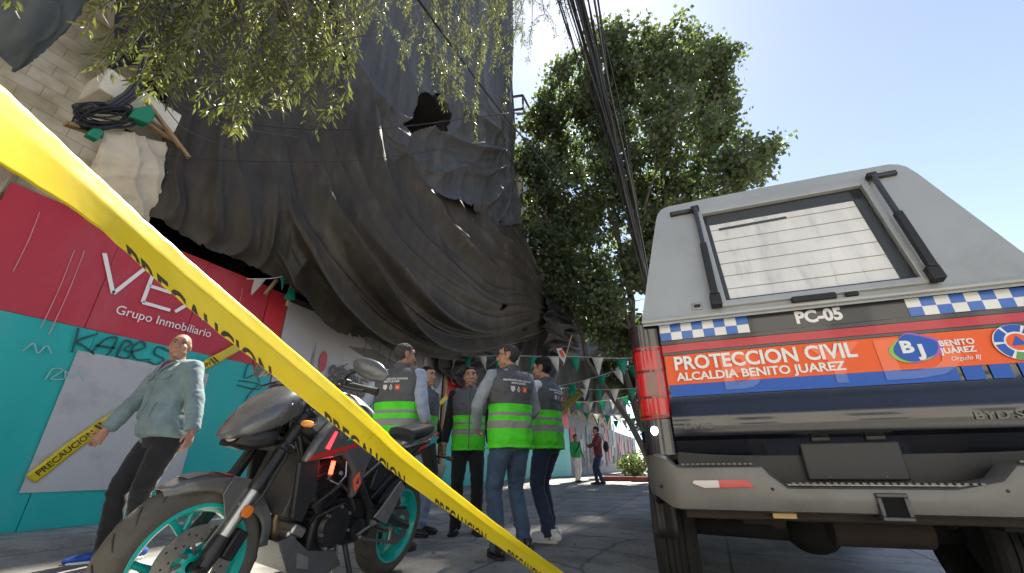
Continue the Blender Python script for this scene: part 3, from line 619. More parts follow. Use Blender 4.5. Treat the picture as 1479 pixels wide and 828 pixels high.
def limb(a, bb, r0, r1, wob=.25, n=7):
    pts = []
    for i in range(n):
        t = i/(n-1); p = Vector(a).lerp(Vector(bb), t); k = wob*math.sin(PI*t)
        pts.append(p+Vector((noise.noise(p*.9)*k, noise.noise(p*.9+Vector((9, 0, 0)))*k, -k*.5*math.sin(PI*t))))
    b.tube(pts, [lerp(r0, r1, i/(n-1)) for i in range(n)], 8); return pts
forks = []
for dx, dy, r in ((-.15, 0, .19), (.25, .1, .17), (-.5, .2, .14), (.05, -.3, .13), (-.85, -.1, .11)):
    forks.append(limb(base+Vector((dx*.4, dy*.4, 0)), base+Vector((dx*4.2, dy*3, 8.5)), r, r*.55, .5, 9))
forks = [p for f in forks for p in f[3:]]
for x, y, z, r in CROWN:
    c = Vector((x, y, z)); s = min(forks, key=lambda p: (p-c).length+max(0, p.z-c.z+1)*3)
    limb(s, c, .075, .02)
    for k in range(5):
        q = Vector(rng.normal(size=3)).normalized()*r*.9; limb(c-Vector((0, 0, r*.4)), c+q, .022, .007, .1, 4)
local(b.build('trunk', M_bark, angle=180), tree)
tree2 = copy_tree(tree); tree2.location = (-2.9, 27, .2); tree2.rotation_euler = (0, 0, R(140)); tree2.scale = (.8, .8, .5); tag(tree2, 'leafy tree farther up the street, half hidden behind the first tree and the pickup')

HANG1 = [(-3.27,0.43,3.22), (-3.25,0.57,3.13), (-3.23,0.69,3.06), (-3.22,0.72,3.37), (-3.17,0.92,3.03), (-3.15,1.00,3.03), (-3.13,1.05,3.21), (-3.05,1.25,3.05), (-2.98,1.41,3.07), (-2.93,1.51,3.32), (-2.86,1.65,3.46), (-2.77,1.79,3.32), (-2.80,1.74,4.13)]
HANG2 = [(-4.52,2.57,7.05), (-4.31,2.91,6.73), (-4.14,3.14,6.18), (-4.12,3.18,6.96), (-3.82,3.52,7.32), (-3.52,3.83,7.71), (-3.10,4.17,6.77), (-2.75,4.41,5.61), (-2.59,4.51,5.93), (-2.34,4.64,6.91), (-1.90,4.84,7.17), (-1.36,5.02,7.54), (-0.93,5.12,7.60)]
def pepper(hang, count, ln, wd, lvl, hi, jit, dens):
    """drooping sprays: each ends a little above the lower outline"""
    H = np.array(hang); Ps = []; Ds = []; Us = []; stems = MB(); tops = []
    for k in range(count):
        t = rng.random()*(len(H)-1); i = min(int(t), len(H)-2); p = H[i]*(1-(t-i))+H[i+1]*(t-i)
        e = p+np.array((rng.normal()*jit, rng.normal()*jit, rng.random()**1.25*hi)); L_ = rng.uniform(*lvl)
        lean = np.array((rng.normal()*.2, rng.normal()*.2, 0)); pts = []
        for s in np.linspace(0, 1, 7): pts.append(e+np.array((0, 0, L_*s))+lean*L_*s*s+np.array((math.sin(s*4+k), math.cos(s*3+k), 0))*.025)
        stems.tube(pts, [.0022, .003, .0035, .004, .005, .006, .008], 4, cap=False); tops.append(pts[-1])
        m = int(L_*dens)
        for j in range(m):
            s = rng.random()**1.15*.93; f = s*6; q = int(f); c = np.array(pts[q])*(1-(f-q))+np.array(pts[q+1])*(f-q)
            a = rng.random()*2*PI; d = np.array((math.cos(a)*.75, math.sin(a)*.75, -.55-rng.random()*.7)); Ps.append(c+d*.02); Ds.append(d); Us.append(rng.normal(size=3))
    Ps = np.array(Ps); Ds = unit(np.array(Ds)); Us = unit(np.cross(Ds, np.array(Us)))
    return Ps, Ds, Us, stems, tops
ptree = empty('pepper_tree', (-4.9, -2.2, .1), label='pepper tree whose long drooping leafy sprays hang in from above the tape', cat='tree')
P1, D1, U1, st1, t1 = pepper(HANG1, 140, .09, .02, (.5, 1.3), 1.5, .16, 62)
n = len(P1); f1 = leaves('foliage', P1, D1, U1, rng.uniform(.06, .11, n), rng.uniform(.016, .026, n), M_leaf3, None, .1); local(f1, ptree)
P2, D2, U2, st2, t2 = pepper(HANG2, 150, .09, .02, (.7, 1.9), 2.6, .35, 64)
n = len(P2); f2 = leaves('foliage', P2, D2, U2, rng.uniform(.06, .11, n), rng.uniform(.011, .018, n), M_leaf2, None, .1); local(f2, ptree)
b = st1
b.tube([(-4.9, -2.2, -.1), (-4.85, -2.1, 1.6), (-4.95, -1.9, 3.2), (-4.8, -1.5, 5)], [.34, .27, .24, .2], 12)
mains = [[(-4.8, -1.5, 5), (-4.3, -.4, 6.1), (-3.6, .8, 6.2), (-3.1, 1.6, 5.6)], [(-4.8, -1.5, 5), (-4.6, .6, 7.4), (-4.0, 2.4, 9.2), (-3.2, 3.9, 10.2), (-1.6, 4.9, 10.6)], [(-4.6, .6, 7.4), (-4.5, 2.0, 9.0), (-4.3, 2.9, 9.6)], [(-4.3, -.4, 6.1), (-3.7, .2, 5.6), (-3.3, .8, 4.9)]]
mp = []
for l in mains: b.tube(l, [.15-.11*i/(len(l)-1) for i in range(len(l))], 8); mp += [Vector(l[i]).lerp(Vector(l[i+1]), s) for i in range(len(l)-1) for s in (0, .33, .66)]+[Vector(l[-1])]
for q in (t1+t2)[::2]:
    q = Vector(q); s = min(mp, key=lambda p: (p-q).length+max(0, q.z-p.z)*2)
    if (s-q).length < 4: b.tube([s, s.lerp(q, .5)+Vector((0, 0, .18)), q], [.018, .011, .006], 5, cap=False)
local(b.build('limbs', M_bark, angle=180, recalc=False), ptree); local(st2.build('stems', M_bark, angle=180, recalc=False), ptree)

# ---------------------------------------------------------------- cables
M_cable = mat('black cable', (.014, .014, .015), rough=.5, var=.3)
M_cable2 = mat('grey weathered cable', (.07, .07, .072), rough=.55)
M_green = mat('green splice box', (.01, .22, .12), rough=.45)
cb = empty('overhead_cable_bundle', (-1.2, 27, 0), label='thick bundle of black overhead cables running up the street', cat='cables')
CT = [np.array(p) for p in ((-.32, -6, 7.4), (-.45, -2, 7.0), (-.6, 3, 6.62), (-.67, 5.5, 6.45), (-.80, 9, 6.05), (-1.02, 16.5, 5.5), (-1.2, 27, 5.75))]
for k in range(30):
    a = rng.random()*2*PI; rr_ = math.sqrt(rng.random()); ox, oz = math.cos(a)*rr_, math.sin(a)*rr_; pts = []
    Cs = spline(np.array(CT)[:, None, :], 40)[:, 0, :]
    for i, p in enumerate(Cs):
        y = p[1]; s = .28*(1-sm(0, 9, y))+.13+.05*math.sin(i*.5+k); tw = k*.7+y*.10
        sag = -.10*rng.random()*0-.12*(k % 5)/5*math.sin(PI*((y % 9)/9))
        pts.append((p[0]+s*(ox*math.cos(tw)-oz*math.sin(tw)), y, p[2]+s*(ox*math.sin(tw)+oz*math.cos(tw))*.8+sag))
    b = MB(); b.tube(pts, [.006, .009, .012, .016][k % 4], 6, cap=False); local(b.build('cable', M_cable if k % 3 else M_cable2, angle=180, recalc=False), cb)
pole = empty('utility_pole', (-1.2, 27.1, 0), label='grey concrete utility pole carrying the cable bundle far up the street', cat='pole')
b = MB(); b.tube([(-1.2, 27.1, 0), (-1.2, 27.1, 8.5)], [.16, .11], 16); local(b.build('post', M_conc), pole)
b = MB(); b.box((-1.2, 27.1, 6.2), (1.6, .12, .12)); local(b.build('crossarm', M_steel), pole)
def wire(pts, r, lb, nm='overhead_wire', m=None, grp='thin wires strung across the front', n=30):
    A = spline(np.array(pts, dtype=float)[:, None, :], n)[:, 0, :]; b = MB(); b.tube([tuple(p) for p in A], r, 6); return tag(b.build(nm, m or M_cable, angle=180), lb, 'wire', grp)
wire([(-3.25, 1.2, 7.75), (-3.18, 3.18, 7.74), (-3.07, 6.84, 8.2), (-2.4, 13.2, 8.75), (-1.77, 19.92, 9.17), (-1.25, 27, 8.2)], .022, 'thick black service wire slanting down across the netting to the tree')
wire([(-4.95, 1.59, 4.44), (-4.63, 1.88, 4.36), (-4.17, 2.38, 4.46), (-3.58, 2.88, 4.63), (-3.06, 3.3, 4.84), (-2.49, 3.75, 5.14), (-1.84, 4.11, 5.33)], .006, 'upper thin black wire crossing the netting from the leaves')
wire([(-4.7, 1.71, 3.68), (-4.33, 2.08, 3.77), (-3.93, 2.58, 4.01), (-3.33, 3.17, 4.29), (-2.14, 3.96, 4.78)], .005, 'lower thin black wire crossing the brown netting')
wire([(-5.75, 1.7, 5.37), (-5.75, 1.92, 5.16), (-5.75, 2.24, 5.22), (-5.75, 2.8, 5.45), (-5.6, 3.6, 5.9)], .007, 'short pale wire curving out of the leaves right of the hanging cables', m=M_cable2)
wire([(-5.75, 1.62, 5.1), (-5.75, 1.83, 5.0), (-5.75, 2.09, 4.86), (-5.75, 2.34, 4.88), (-5.75, 2.79, 5.05)], .006, 'loose pale wire drooping beside the cream canvas', m=M_cable2)
# hanging drop of cables, coil and splice boxes on the stone front
dr = empty('cable_drop', (-5.9, 1.6, 5.2), label='black cables hanging down through the leaves to the coil on the stone front', cat='cables')
for k in range(7):
    o = (k-3)*.018; b = MB(); b.tube([(-5.85+.01*(k % 2), 1.20+o, 7.6), (-5.88, 1.36+o, 6.5), (-5.9, 1.5+o*1.2, 5.8), (-5.9+.02*(k % 3), 1.6+o*.8, 5.25), (-5.86, 1.55+o, 4.9), (-5.84, 1.45+o, 4.6)], .016-.0015*k, 6); local(b.build('cable', M_cable if k % 2 else M_cable2), dr)
coil = empty('cable_coil', (-5.9, 1.43, 4.5), label='loose coil of black cable slung on the cream stone front', cat='cable coil')
b = MB()
for k in range(22):
    ry, rz = rng.uniform(.13, .25), rng.uniform(.12, .23); cy, cz = rng.normal()*.035, rng.normal()*.04; tl = rng.normal()*.6
    b.tube([(-5.86+.05*math.sin(2*PI*i/24+tl*4)+.04*(k/18-.5), 1.43+cy+ry*math.cos(2*PI*i/24)*1.0+rz*.35*math.sin(2*PI*i/24), 4.47+cz+rz*math.sin(2*PI*i/24)+.1*math.cos(2*PI*i/24)) for i in range(25)], .009, 6, cap=False)
local(b.build('loops', M_cable), coil)
b = MB(); b.tube([(-5.88, 1.2, 4.36), (-5.86, 1.32, 4.5)], .05, 10); local(b.build('binding', M_cable2), coil)
b = MB(); b.prism([(1.6, 4.58), (1.8, 4.64), (1.82, 4.8), (1.74, 4.9), (1.62, 4.74)], .16, 'YZ', -5.85); tag(b.build('splice_box', M_green, bevel=.015), 'larger green plastic splice box right of the cable coil', 'box', 'green splice boxes by the cables')
b = MB(); b.prism([(1.36, 4.1), (1.46, 4.1), (1.48, 4.24), (1.38, 4.26)], .1, 'YZ', -5.85); tag(b.build('splice_box', M_green, bevel=.01), 'small green plastic splice box below the cable coil', 'box', 'green splice boxes by the cables')
b = MB(); b.tube([(-6.0, .98+.25*math.cos(a), 3.42+.3*math.sin(a)) for a in np.linspace(.3, 3.4, 12)]+[(-6.0, .7, 2.9), (-6.0, .74, 1.6)], .045, 8); tag(b.build('rubber_hose', M_cable, angle=180), 'black corrugated hose looped over the left corner of the red panel', 'hose')
# ================================================================== pickup
TK = empty('pickup_truck', (.601, 2.32, 0), (0, 0, R(3.81)), label='black civil protection pickup with grey canopy seen from behind', cat='pickup truck')
M_paint = mat('black car paint', (.010, .011, .016), rough=.16, coat=.8, spec=.5, var=.12, vscale=3, stain=(.035, .033, .03), stain_scale=2.5, stain_amt=.2)
M_cano = mat('grey canopy paint', (.40, .415, .405), rough=.34, metal=.25, coat=.25, var=.07, vscale=2.5, stain=(.26, .25, .23), stain_scale=1.8, stain_amt=.5)
M_bump = mat('grey bumper', (.15, .147, .138), rough=.42, metal=.35, var=.15, vscale=4, stain=(.09, .08, .07), stain_scale=3, stain_amt=.5)
M_tread = mat('bright step plate', (.42, .41, .38), rough=.35, metal=.6, var=.2, vscale=8)
M_plast = mat('black plastic', (.016, .016, .017), rough=.5, var=.2)
M_rub = mat('tyre rubber', (.025, .024, .023), rough=.85, var=.3, vscale=8, stain=(.11, .10, .085), stain_scale=3, stain_amt=.4, bump=.2, bscale=60)
M_under = mat('dirty underbody', (.018, .017, .016), rough=.9, var=.4, vscale=5)
M_rust = mat('rusty steel', (.03, .021, .015), rough=.85, var=.4, vscale=12)
M_redlamp = mat('red lamp glass', (.50, .004, .008), rough=.14, coat=.7, spec=.4)
M_redlamp2 = mat('dark red lamp glass', (.13, .004, .008), rough=.15, coat=1)
M_clearlamp = mat('clear lamp glass', (.55, .5, .48), rough=.2, coat=1)
M_or = mat('orange vinyl', (.80, .12, .028), rough=.4, spec=.3, var=.04)
M_bl = mat('blue vinyl', (.022, .10, .44), rough=.4, spec=.3, var=.05)
M_rs = mat('red vinyl stripe', (.48, .02, .035), rough=.35, coat=.3)
M_wv = mat('white vinyl', (.74, .74, .72), rough=.4, coat=.2)
M_bv = mat('bright blue vinyl', (.05, .15, .50), rough=.4, coat=.2)
M_charcoal = mat('dark grey band', (.035, .037, .04), rough=.3, coat=.4)
def tk(o): o.parent = TK; return o
def sub(o, p): o.parent = p; return o
# ---- tailgate: one profile swept across, faintly crowned
prof = [(.06, 1.345), (.012, 1.340), (.0, 1.328), (.0, 1.25), (.004, 1.235), (.002, 1.0), (.0, .935), (-.012, .912), (-.048, .868), (-.052, .86), (-.052, .785), (-.044, .768), (.02, .752), (.05, .70), (.09, .62)]
def sweep(prof, xs, m, name, crown=0):
    b = MB(); P = []
    for x in xs: P.append([(x, y+crown*(x/.75)**4, z) for y, z in prof])
    b.grid(P); return b.build(name, m, TK, angle=32)
tg = sweep(prof, [-.748+1.496*i/24 for i in range(25)], M_paint, 'tailgate', .012)
sub(sweep([(-.0525, .862), (-.0535, .86), (-.0535, .812)], [-.5+.05*i for i in range(21)], M_paint, 'ledge_trim', .012), tg)
def decal(name, pts, m, off, parent=None, th=.0012):
    b = MB(); b.prism(pts, th, 'XZ', -off); return b.build(name, m, parent or tg, smooth=False)
def rect(x0, x1, z0, z1): return [(x0, z0), (x1, z0), (x1, z1), (x0, z1)]
def crowned(name, x0, x1, z0, z1, m, off, n=16):
    b = MB(); xs_ = [lerp(x0, x1, i/n) for i in range(n+1)]
    b.grid([[(x, -off+.012*(x/.75)**4, lerp(z0, z1, j/3)) for j in range(4)] for x in xs_]); return b.build(name, m, tg, angle=180)
crowned('top_band', -.745, .745, 1.246, 1.333, M_charcoal, .0025)
crowned('red_stripe', -.745, .745, 1.183, 1.222, M_rs, .0025)
crowned('grey_stripe', -.745, .745, 1.225, 1.243, M_charcoal, .0025); crowned('grey_stripe', -.745, .745, 1.168, 1.181, M_charcoal, .0025)
crowned('orange_band', -.74, .745, 1.016, 1.165, M_or, .0035)
crowned('blue_band', -.735, .401, .958, 1.0155, M_bl, .0035)
for x in (.418, .507, .60, .69): crowned('blue_block', x, x+.066, .958, 1.0155, M_bl, .0035, 4)
def check(x0, n, w, z0, z1, fl=0):
    for mi, m in ((0, M_wv), (1, M_bv)):
        b = MB()
        for i in range(n):
            for j in range(2):
                if (i+j+fl) % 2 == mi:
                    za, zb = lerp(z0, z1, j/2), lerp(z0, z1, (j+1)/2); xa, xb = x0+w*i, x0+w*(i+1)
                    yy = lambda x: -.0045+.012*(x/.75)**4
                    b.add([(xa, yy(xa), za), (xb, yy(xb), za), (xb, yy(xb), zb), (xa, yy(xa), zb)], [(0, 1, 2, 3)])
        b.build('checker_band', m, tg, smooth=False)
check(-.742, 8, .0525, 1.248, 1.331, 1); check(.322, 8, .0525, 1.248, 1.331, 1)
# raised maker's letters under the film: coloured by height like the bands over them
def relief_mat():
    m = bpy.data.materials.new('film over relief'); m.use_nodes = True; t = m.node_tree; b = t.nodes['Principled BSDF']; N = t.nodes.new; L = t.links.new
    tc = N('ShaderNodeTexCoord'); s = N('ShaderNodeSeparateXYZ'); L(tc.outputs['Object'], s.inputs[0]); mr = N('ShaderNodeMath'); mr.operation = 'GREATER_THAN'; mr.inputs[1].default_value = 1.0157; L(s.outputs['Z'], mr.inputs[0])
    mx = N('ShaderNodeMix'); mx.data_type = 'RGBA'; mx.inputs['A'].default_value = (.025, .11, .45, 1); mx.inputs['B'].default_value = (.80, .12, .028, 1); L(mr.outputs[0], mx.inputs['Factor']); L(mx.outputs['Result'], b.inputs['Base Color'])
    b.inputs['Roughness'].default_value = .3; b.inputs['Coat Weight'].default_value = .3; return m
M_rel = relief_mat()
def onplane(x, z, off): return frame((x, -off, z), (1, 0, 0), (0, 0, 1))
def ttext(name, body, x, z, h, m, off, bold=0, ex=.0006, **k): return put_mesh(name, text_mesh(body, h, bold, ex, **k), m, onplane(x, z, off), tg)
for body, x0, wd in (('B', -.50, 1.25), ('Y', -.10, 1.25), ('D', .13, 1.7)):
    cu = text_mesh(body, .245, .006, .0022, xs=wd); o = put_mesh('raised_letter', cu, M_rel, onplane(x0, .982, .005), tg)
    md = o.modifiers.new('bevel', 'BEVEL'); md.width = .0016; md.segments = 2; md.limit_method = 'ANGLE'
ttext('lettering', 'PROTECCION CIVIL', -.70, 1.088, .094, M_wv, .0082, .0026, xs=.93)
ttext('lettering', 'ALCALDIA BENITO JUAREZ', -.695, 1.033, .055, M_wv, .0082, .0015, xs=1.07)
ttext('number_lettering', 'PC-05', -.118, 1.268, .082, M_wv, .005, .0034, xs=.93)
ttext('small_lettering', 'BENITO', .375, 1.105, .034, M_wv, .0082, .001); ttext('small_lettering', 'JUÁREZ', .372, 1.072, .034, M_wv, .0082, .001)
ttext('script_lettering', 'Orgullo BJ', .392, 1.040, .026, M_wv, .0082, 0, shear=.35, xs=.9)
blob = lambda cx, cz, rx, rz, ph=0, k=.12: [(cx+rx*(1+k*math.sin(2*a+ph))*math.cos(a), cz+rz*(1+k*math.cos(3*a+ph))*math.sin(a)) for a in np.linspace(0, 2*PI, 40, endpoint=False)]
decal('emblem_rim', blob(.298, 1.105, .086, .064, .4), mat('violet vinyl', (.38, .10, .42), rough=.4), .0078)
decal('emblem_rim', blob(.276, 1.098, .074, .058, 1.2), mat('lime vinyl', (.25, .50, .06), rough=.4), .0092)
decal('emblem_field', blob(.291, 1.105, .075, .058, .4), M_bl, .0106)
ttext('emblem_letters', 'B', .238, 1.088, .072, M_wv, .0122, .0032, xs=1.1); ttext('emblem_letters', 'J', .297, 1.07, .068, M_wv, .0132, .0034, xs=1.2)
ring = lambda cx, cz, r0, r1, a0, a1, n=14: [(cx+r0*math.cos(lerp(a0, a1, i/n)), cz+r0*math.sin(lerp(a0, a1, i/n))) for i in range(n+1)]+[(cx+r1*math.cos(lerp(a1, a0, i/n)), cz+r1*math.sin(lerp(a1, a0, i/n))) for i in range(n+1)]
ex_, ez_ = .628, 1.098
decal('badge_disc', ring(ex_, ez_, .0, .078, 0, 2*PI, 40)[1:], M_wv, .0075) if False else decal('badge_disc', [(ex_+.078*math.cos(a), ez_+.074*math.sin(a)) for a in np.linspace(0, 2*PI, 48, endpoint=False)], M_wv, .0078)
for k in range(6): decal('badge_segment', ring(ex_, ez_, .043, .073, k*PI/3+.08, (k+1)*PI/3-.08), M_bl if k != 4 else mat('green vinyl', (.08, .3, .09), rough=.4), .0092)
decal('badge_centre', [(ex_+.036*math.cos(a), ez_+.035*math.sin(a)) for a in np.linspace(0, 2*PI, 32, endpoint=False)], M_or, .0092)
decal('badge_triangle', [(ex_-.024, ez_-.014), (ex_+.024, ez_-.014), (ex_, ez_+.026)], M_bl, .0106)
put_mesh('maker_lettering', text_mesh('BYD SHARK', .042, .0006, .0015, xs=1.35), M_bump, onplane(.365, .80, .0555), tg)
put_mesh('model_lettering', text_mesh('DMO', .034, .0006, .0012, xs=1.6), M_charcoal, onplane(-.70, .80, .0555), tg)
b = MB(); b.ell((-.055, -.002, .925), (.006, .004, .006), 10); b.build('lock_button', M_plast, tg)
# plate recess in the dark lower panel
b = MB(); b.box((0, .09, .64), (1.5, .06, .26)); tk(b.build('lower_panel', M_plast))
b = MB(); b.box((-.05, .045, .655), (.36, .03, .15)); pl = tk(b.build('plate_holder', mat('dark plate blank', (.03, .031, .033), rough=.55), bevel=.006))
for x in (-.15, .05):
    b = MB(); b.box((x, .035, .745), (.07, .05, .018)); sub(b.build('plate_lamp', M_plast, bevel=.003), pl)
    b = MB(); b.ell((x, .029, .592), (.005, .003, .005), 8); sub(b.build('screw', M_bump), pl)
# ---- shut lines round the tailgate
for s in (-1, 1):
    b = MB(); b.box((s*.7505, .012, 1.05), (.006, .02, .60)); sub(b.build('shut_line', mat('shut line black', (.003, .003, .003), rough=1) if s < 0 else bpy.data.materials['shut line black'], smooth=False), tg)
# ---- bumper
def topz(x):
    a = abs(x+.02)
    if a > .80: return .70
    if a > .74: return lerp(.644, .70, (a-.74)/.06)
    if a > .40: return .644
    if a > .345: return lerp(.563, .644, (a-.345)/.055)
    return .563
path = [(.905, .45), (.905, .2), (.897, .06), (.865, -.02), (.80, -.072), (.762, -.085), (.742, -.09), (.60, -.102), (.42, -.11), (.40, -.111), (.345, -.113), (.2, -.116), (0, -.117)]
pth = [(-x, y) for x, y in path]+[(x, y) for x, y in path[-2::-1]]
rings = []
for i, (x, y) in enumerate(pth):
    zt = topz(x); inx = -1 if x > .86 else 1 if x < -.86 else 0
    f = .12; ix, iy = x+inx*f*.8, y+(f if abs(x) < .88 else .02); zb = .468+.05*sm(.78, .9, abs(x))
    rings.append([(ix, iy, zb+.01), (lerp(x, ix, .35), lerp(y, iy, .35), zb-.008), (lerp(x, ix, .08), lerp(y, iy, .08), zb), (x, y, zb+.04), (x, y, zt-.035), (lerp(x, ix, .05), lerp(y, iy, .05), zt-.012), (lerp(x, ix, .22), lerp(y, iy, .22), zt), (ix, iy, zt-.002)])
b = MB(); b.loft(rings); bm_ = tk(b.build('bumper', M_bump, angle=35))
b = MB(); b.box((-.02, -.055, .5655), (.64, .085, .006)); st_ = sub(b.build('step_pad', M_tread, bevel=.002), bm_)
for i in range(26):
    b = MB(); b.box((-.32+.024*i, -.105, .571), (.013, .018, .008)); sub(b.build('step_tooth', M_bump), bm_)
for s in (-1, 1):
    b = MB()
    for i in range(14): b.box((s*(.44+.021*i)-.02, -.095, .647), (.012, .016, .007))
    b.build('step_ridge', M_bump, bm_)
    rf = [(s*.705, .570), (s*.70, .582), (s*.49, .583), (s*.462, .556), (s*.66, .552)]
    lamp_o = decal('bumper_reflector', rf if s < 0 else rf[::-1], M_redlamp, .108, bm_, .012); lamp_o.name = 'bumper_reflector'
    rf2 = [(s*.705, .570), (s*.70, .581), (s*.60, .582), (s*.60, .554), (s*.66, .552)]
    decal('clear_lens', rf2 if s < 0 else rf2[::-1], M_clearlamp, .110, lamp_o, .011)
    b = MB(); b.ell((s*.84, -.05, .555), (.008, .006, .008), 10); b.build('parking_sensor', M_plast, bm_)
for x, z in ((-.40, .55), (.34, .55)):
    b = MB(); b.ell((x, -.113, z), (.006, .004, .006), 8); b.build('bolt', M_plast, bm_)
# hitch receiver
b = MB()
for dx, dz, sx, sz in ((0, .04, .10, .016), (0, -.04, .10, .016), (-.042, 0, .016, .068), (.042, 0, .016, .068)): b.box((-.01+dx, .0, .492+dz), (sx, .26, sz))
hr = tk(b.build('hitch_receiver', M_charcoal, bevel=.004))
b = MB(); b.box((-.01, .10, .512), (.24, .1, .10)); sub(b.build('hitch_bracket', M_plast, bevel=.01), hr)
b = MB(); b.box((-.01, -.116, .492), (.066, .012, .062)); sub(b.build('hitch_bore', mat('deep black', (.004, .004, .004), rough=1), smooth=False), hr)
b = MB(); b.box((0, .05, .452), (1.5, .16, .05)); b.box((-.1, .10, .44), (.9, .14, .03)); tk(b.build('cross_tube', M_rust, bevel=.01))
b = MB(); b.box((-.37, -.055, .448), (.085, .01, .018)); tk(b.build('paper_tag', mat('tan paper', (.5, .36, .15), rough=.7)))
# ---- tail lamps
for s in (-1, 1):
    P = [(.903, .16), (.902, .05), (.885, .012), (.85, -.006), (.80, -.012), (.757, -.008)]
    b = MB(); rg = []
    for x, y in P: rg.append([(s*x, y, lerp(.86, .85, (x-.757)/.15)), (s*x, y-.004, 1.03), (s*x, y, 1.222), (s*(x-.03), y+.05, 1.215), (s*(x-.03), y+.05, .86)])
    b.loft(rg); tl = tk(b.build('tail_lamp', M_redlamp, angle=30))
    for z0, z1, m, off in ((1.20, 1.214, M_redlamp2, .004), (1.085, 1.098, M_redlamp2, .004), (.955, .965, M_redlamp2, .004), (.862, .872, M_redlamp2, .004)):
        b = MB(); b.grid([[(s*x, y-off, z0), (s*x, y-off-.001, z1)] for x, y in P]); sub(b.build('lamp_band', m, angle=180), tl)
    b = MB(); b.grid([[(s*x, y-.0055, .968), (s*x, y-.0055, 1.083)] for x, y in [(.845, -.006), (.80, -.012), (.79, -.012)]]); sub(b.build('lamp_chamber', M_redlamp2, angle=180), tl)
    b = MB(); b.grid([[(s*x, y-.0055, .968), (s*x, y-.0055, 1.195)] for x, y in [(.774, -.0105), (.768, -.0098), (.762, -.0088)]]); sub(b.build('lamp_chamber', M_redlamp2, angle=180), tl)
    # body corner under and over the lamp
    for z0, z1, nm in ((.69, .853, 'corner_panel'), (1.222, 1.345, 'corner_panel')):
        b = MB(); b.grid([[(s*x, y+.004, lerp(z0, z1, j/4)) for j in range(5)] for x, y in [(.90, .45)]+P+[(.745, .02), (.745, .10)]]); cp = tk(b.build(nm, M_paint, angle=50))
        if z0 < 1:
            for k in range(2):
                for j in range(2):
                    b = MB(); ya, yb = .03+.035*k, .065+.035*k
                    b.quad((s*.9035, ya, .70+.05*j), (s*.9035, yb, .70+.05*j), (s*.9035, yb, .75+.05*j), (s*.9035, ya, .75+.05*j)); sub(b.build('checker_patch', M_wv if (k+j) % 2 == 0 else M_bv, smooth=False), cp)
    if s < 0:
        b = MB(); b.ell((s*.838, -.006, .800), (.016, .010, .020), 14); tk(b.build('reversing_lamp', mat('lit lamp', (1, 1, 1), emit=(.92, .96, 1), estr=9)))
# ---- load bed sides with wheel arches, cab, bonnet (left and right)
def arch(cy, r, n=14): return [(cy-r*math.cos(PI*i/n), .26+r*math.sin(PI*i/n)) for i in range(n+1)]
for s in (-1, 1):
    o_ = [(.16, 1.34), (.16, .62)]+arch(1.28, .47)+[(1.78, .36), (1.80, 1.35)]
    b = MB(); b.prism(o_, .06, 'YZ', s*.872); sd_ = tk(b.build('bed_side', M_paint, bevel=.012))
    fl = [(1.28-.49*math.cos(PI*i/14), .26+.49*math.sin(PI*i/14)) for i in range(15)]; b = MB()
    b.grid([[(s*.90, y, z), (s*.955, lerp(y, 1.28, .05), lerp(z, .3, .05)), (s*.955, lerp(y, 1.28, .1), lerp(z, .3, .1)), (s*.88, lerp(y, 1.28, .12), lerp(z, .3, .12))] for y, z in fl]); sub(b.build('arch_flare', M_plast, angle=60), sd_)
    b = MB(); b.grid([[(s*lerp(.905, .80, j/5), .46+.02*math.sin(j), .55-.27*i/5) for j in range(6)] for i in range(6)]); sub(b.build('mud_flap', M_plast, solid=.012), sd_)
b = MB(); b.box((0, .95, .70), (1.72, 1.7, .06)); tk(b.build('bed_floor', M_plast))
cabp = [(1.82, .36), (1.82, 1.36), (1.95, 1.78), (2.2, 1.80), (3.1, 1.78), (3.75, 1.30), (4.95, 1.16), (5.12, .9), (5.12, .36)]
b = MB(); rg = []
for x, k in ((-.88, .0), (-.87, .3), (-.70, 1), (.70, 1), (.87, .3), (.88, 0)): rg.append([(x if z < 1.36 else x*(.9 if abs(x) > .8 else .95), y, z if z < 1.3 else z-(1-k)*.06) for y, z in cabp])
b.loft(rg); cab = tk(b.build('cab', M_paint, angle=30, bevel=.02))
for s in (-1, 1):
    for ya, yb in ((2.0, 2.62), (2.7, 3.35)):
        b = MB(); b.add([(s*.884, ya, 1.34), (s*.884, yb+.1, 1.34), (s*.80, yb-.1, 1.72), (s*.80, ya, 1.72)], [(0, 1, 2, 3)]); sub(b.build('side_window', M_glass, solid=.006), cab)
    b = MB(); b.box((s*.99, 3.22, 1.44), (.20, .11, .16)); mr_ = tk(b.build('wing_mirror', M_plast, bevel=.03)); b = MB(); b.box((s*.90, 3.24, 1.38), (.12, .05, .05)); sub(b.build('mirror_arm', M_plast), mr_)
# ---- canopy
top = 2.165; cz = [(1.325, .822), (1.36, .826), (1.40, .818), (2.06, .665), (2.12, .645), (2.15, .62), (2.166, .58)]
yb_ = lambda z: -.03+.25*(z-1.342)
b = MB(); ringsC = []
def csec(y0, dz=0): 
    L_ = [(-x, z) for z, x in cz]; return L_+[(-.3, 2.172), (0, 2.174), (.3, 2.172)]+[(x, z) for z, x in cz[::-1]]
for f in (0, .03, .5, 1):
    sec = csec(0); ringsC.append([(x, lerp(yb_(z), 1.72+.10*(z-1.3), f), z) for x, z in sec])
for i in range(3):
    A, Bq = ringsC[i], ringsC[i+1]; b.grid([A, Bq])
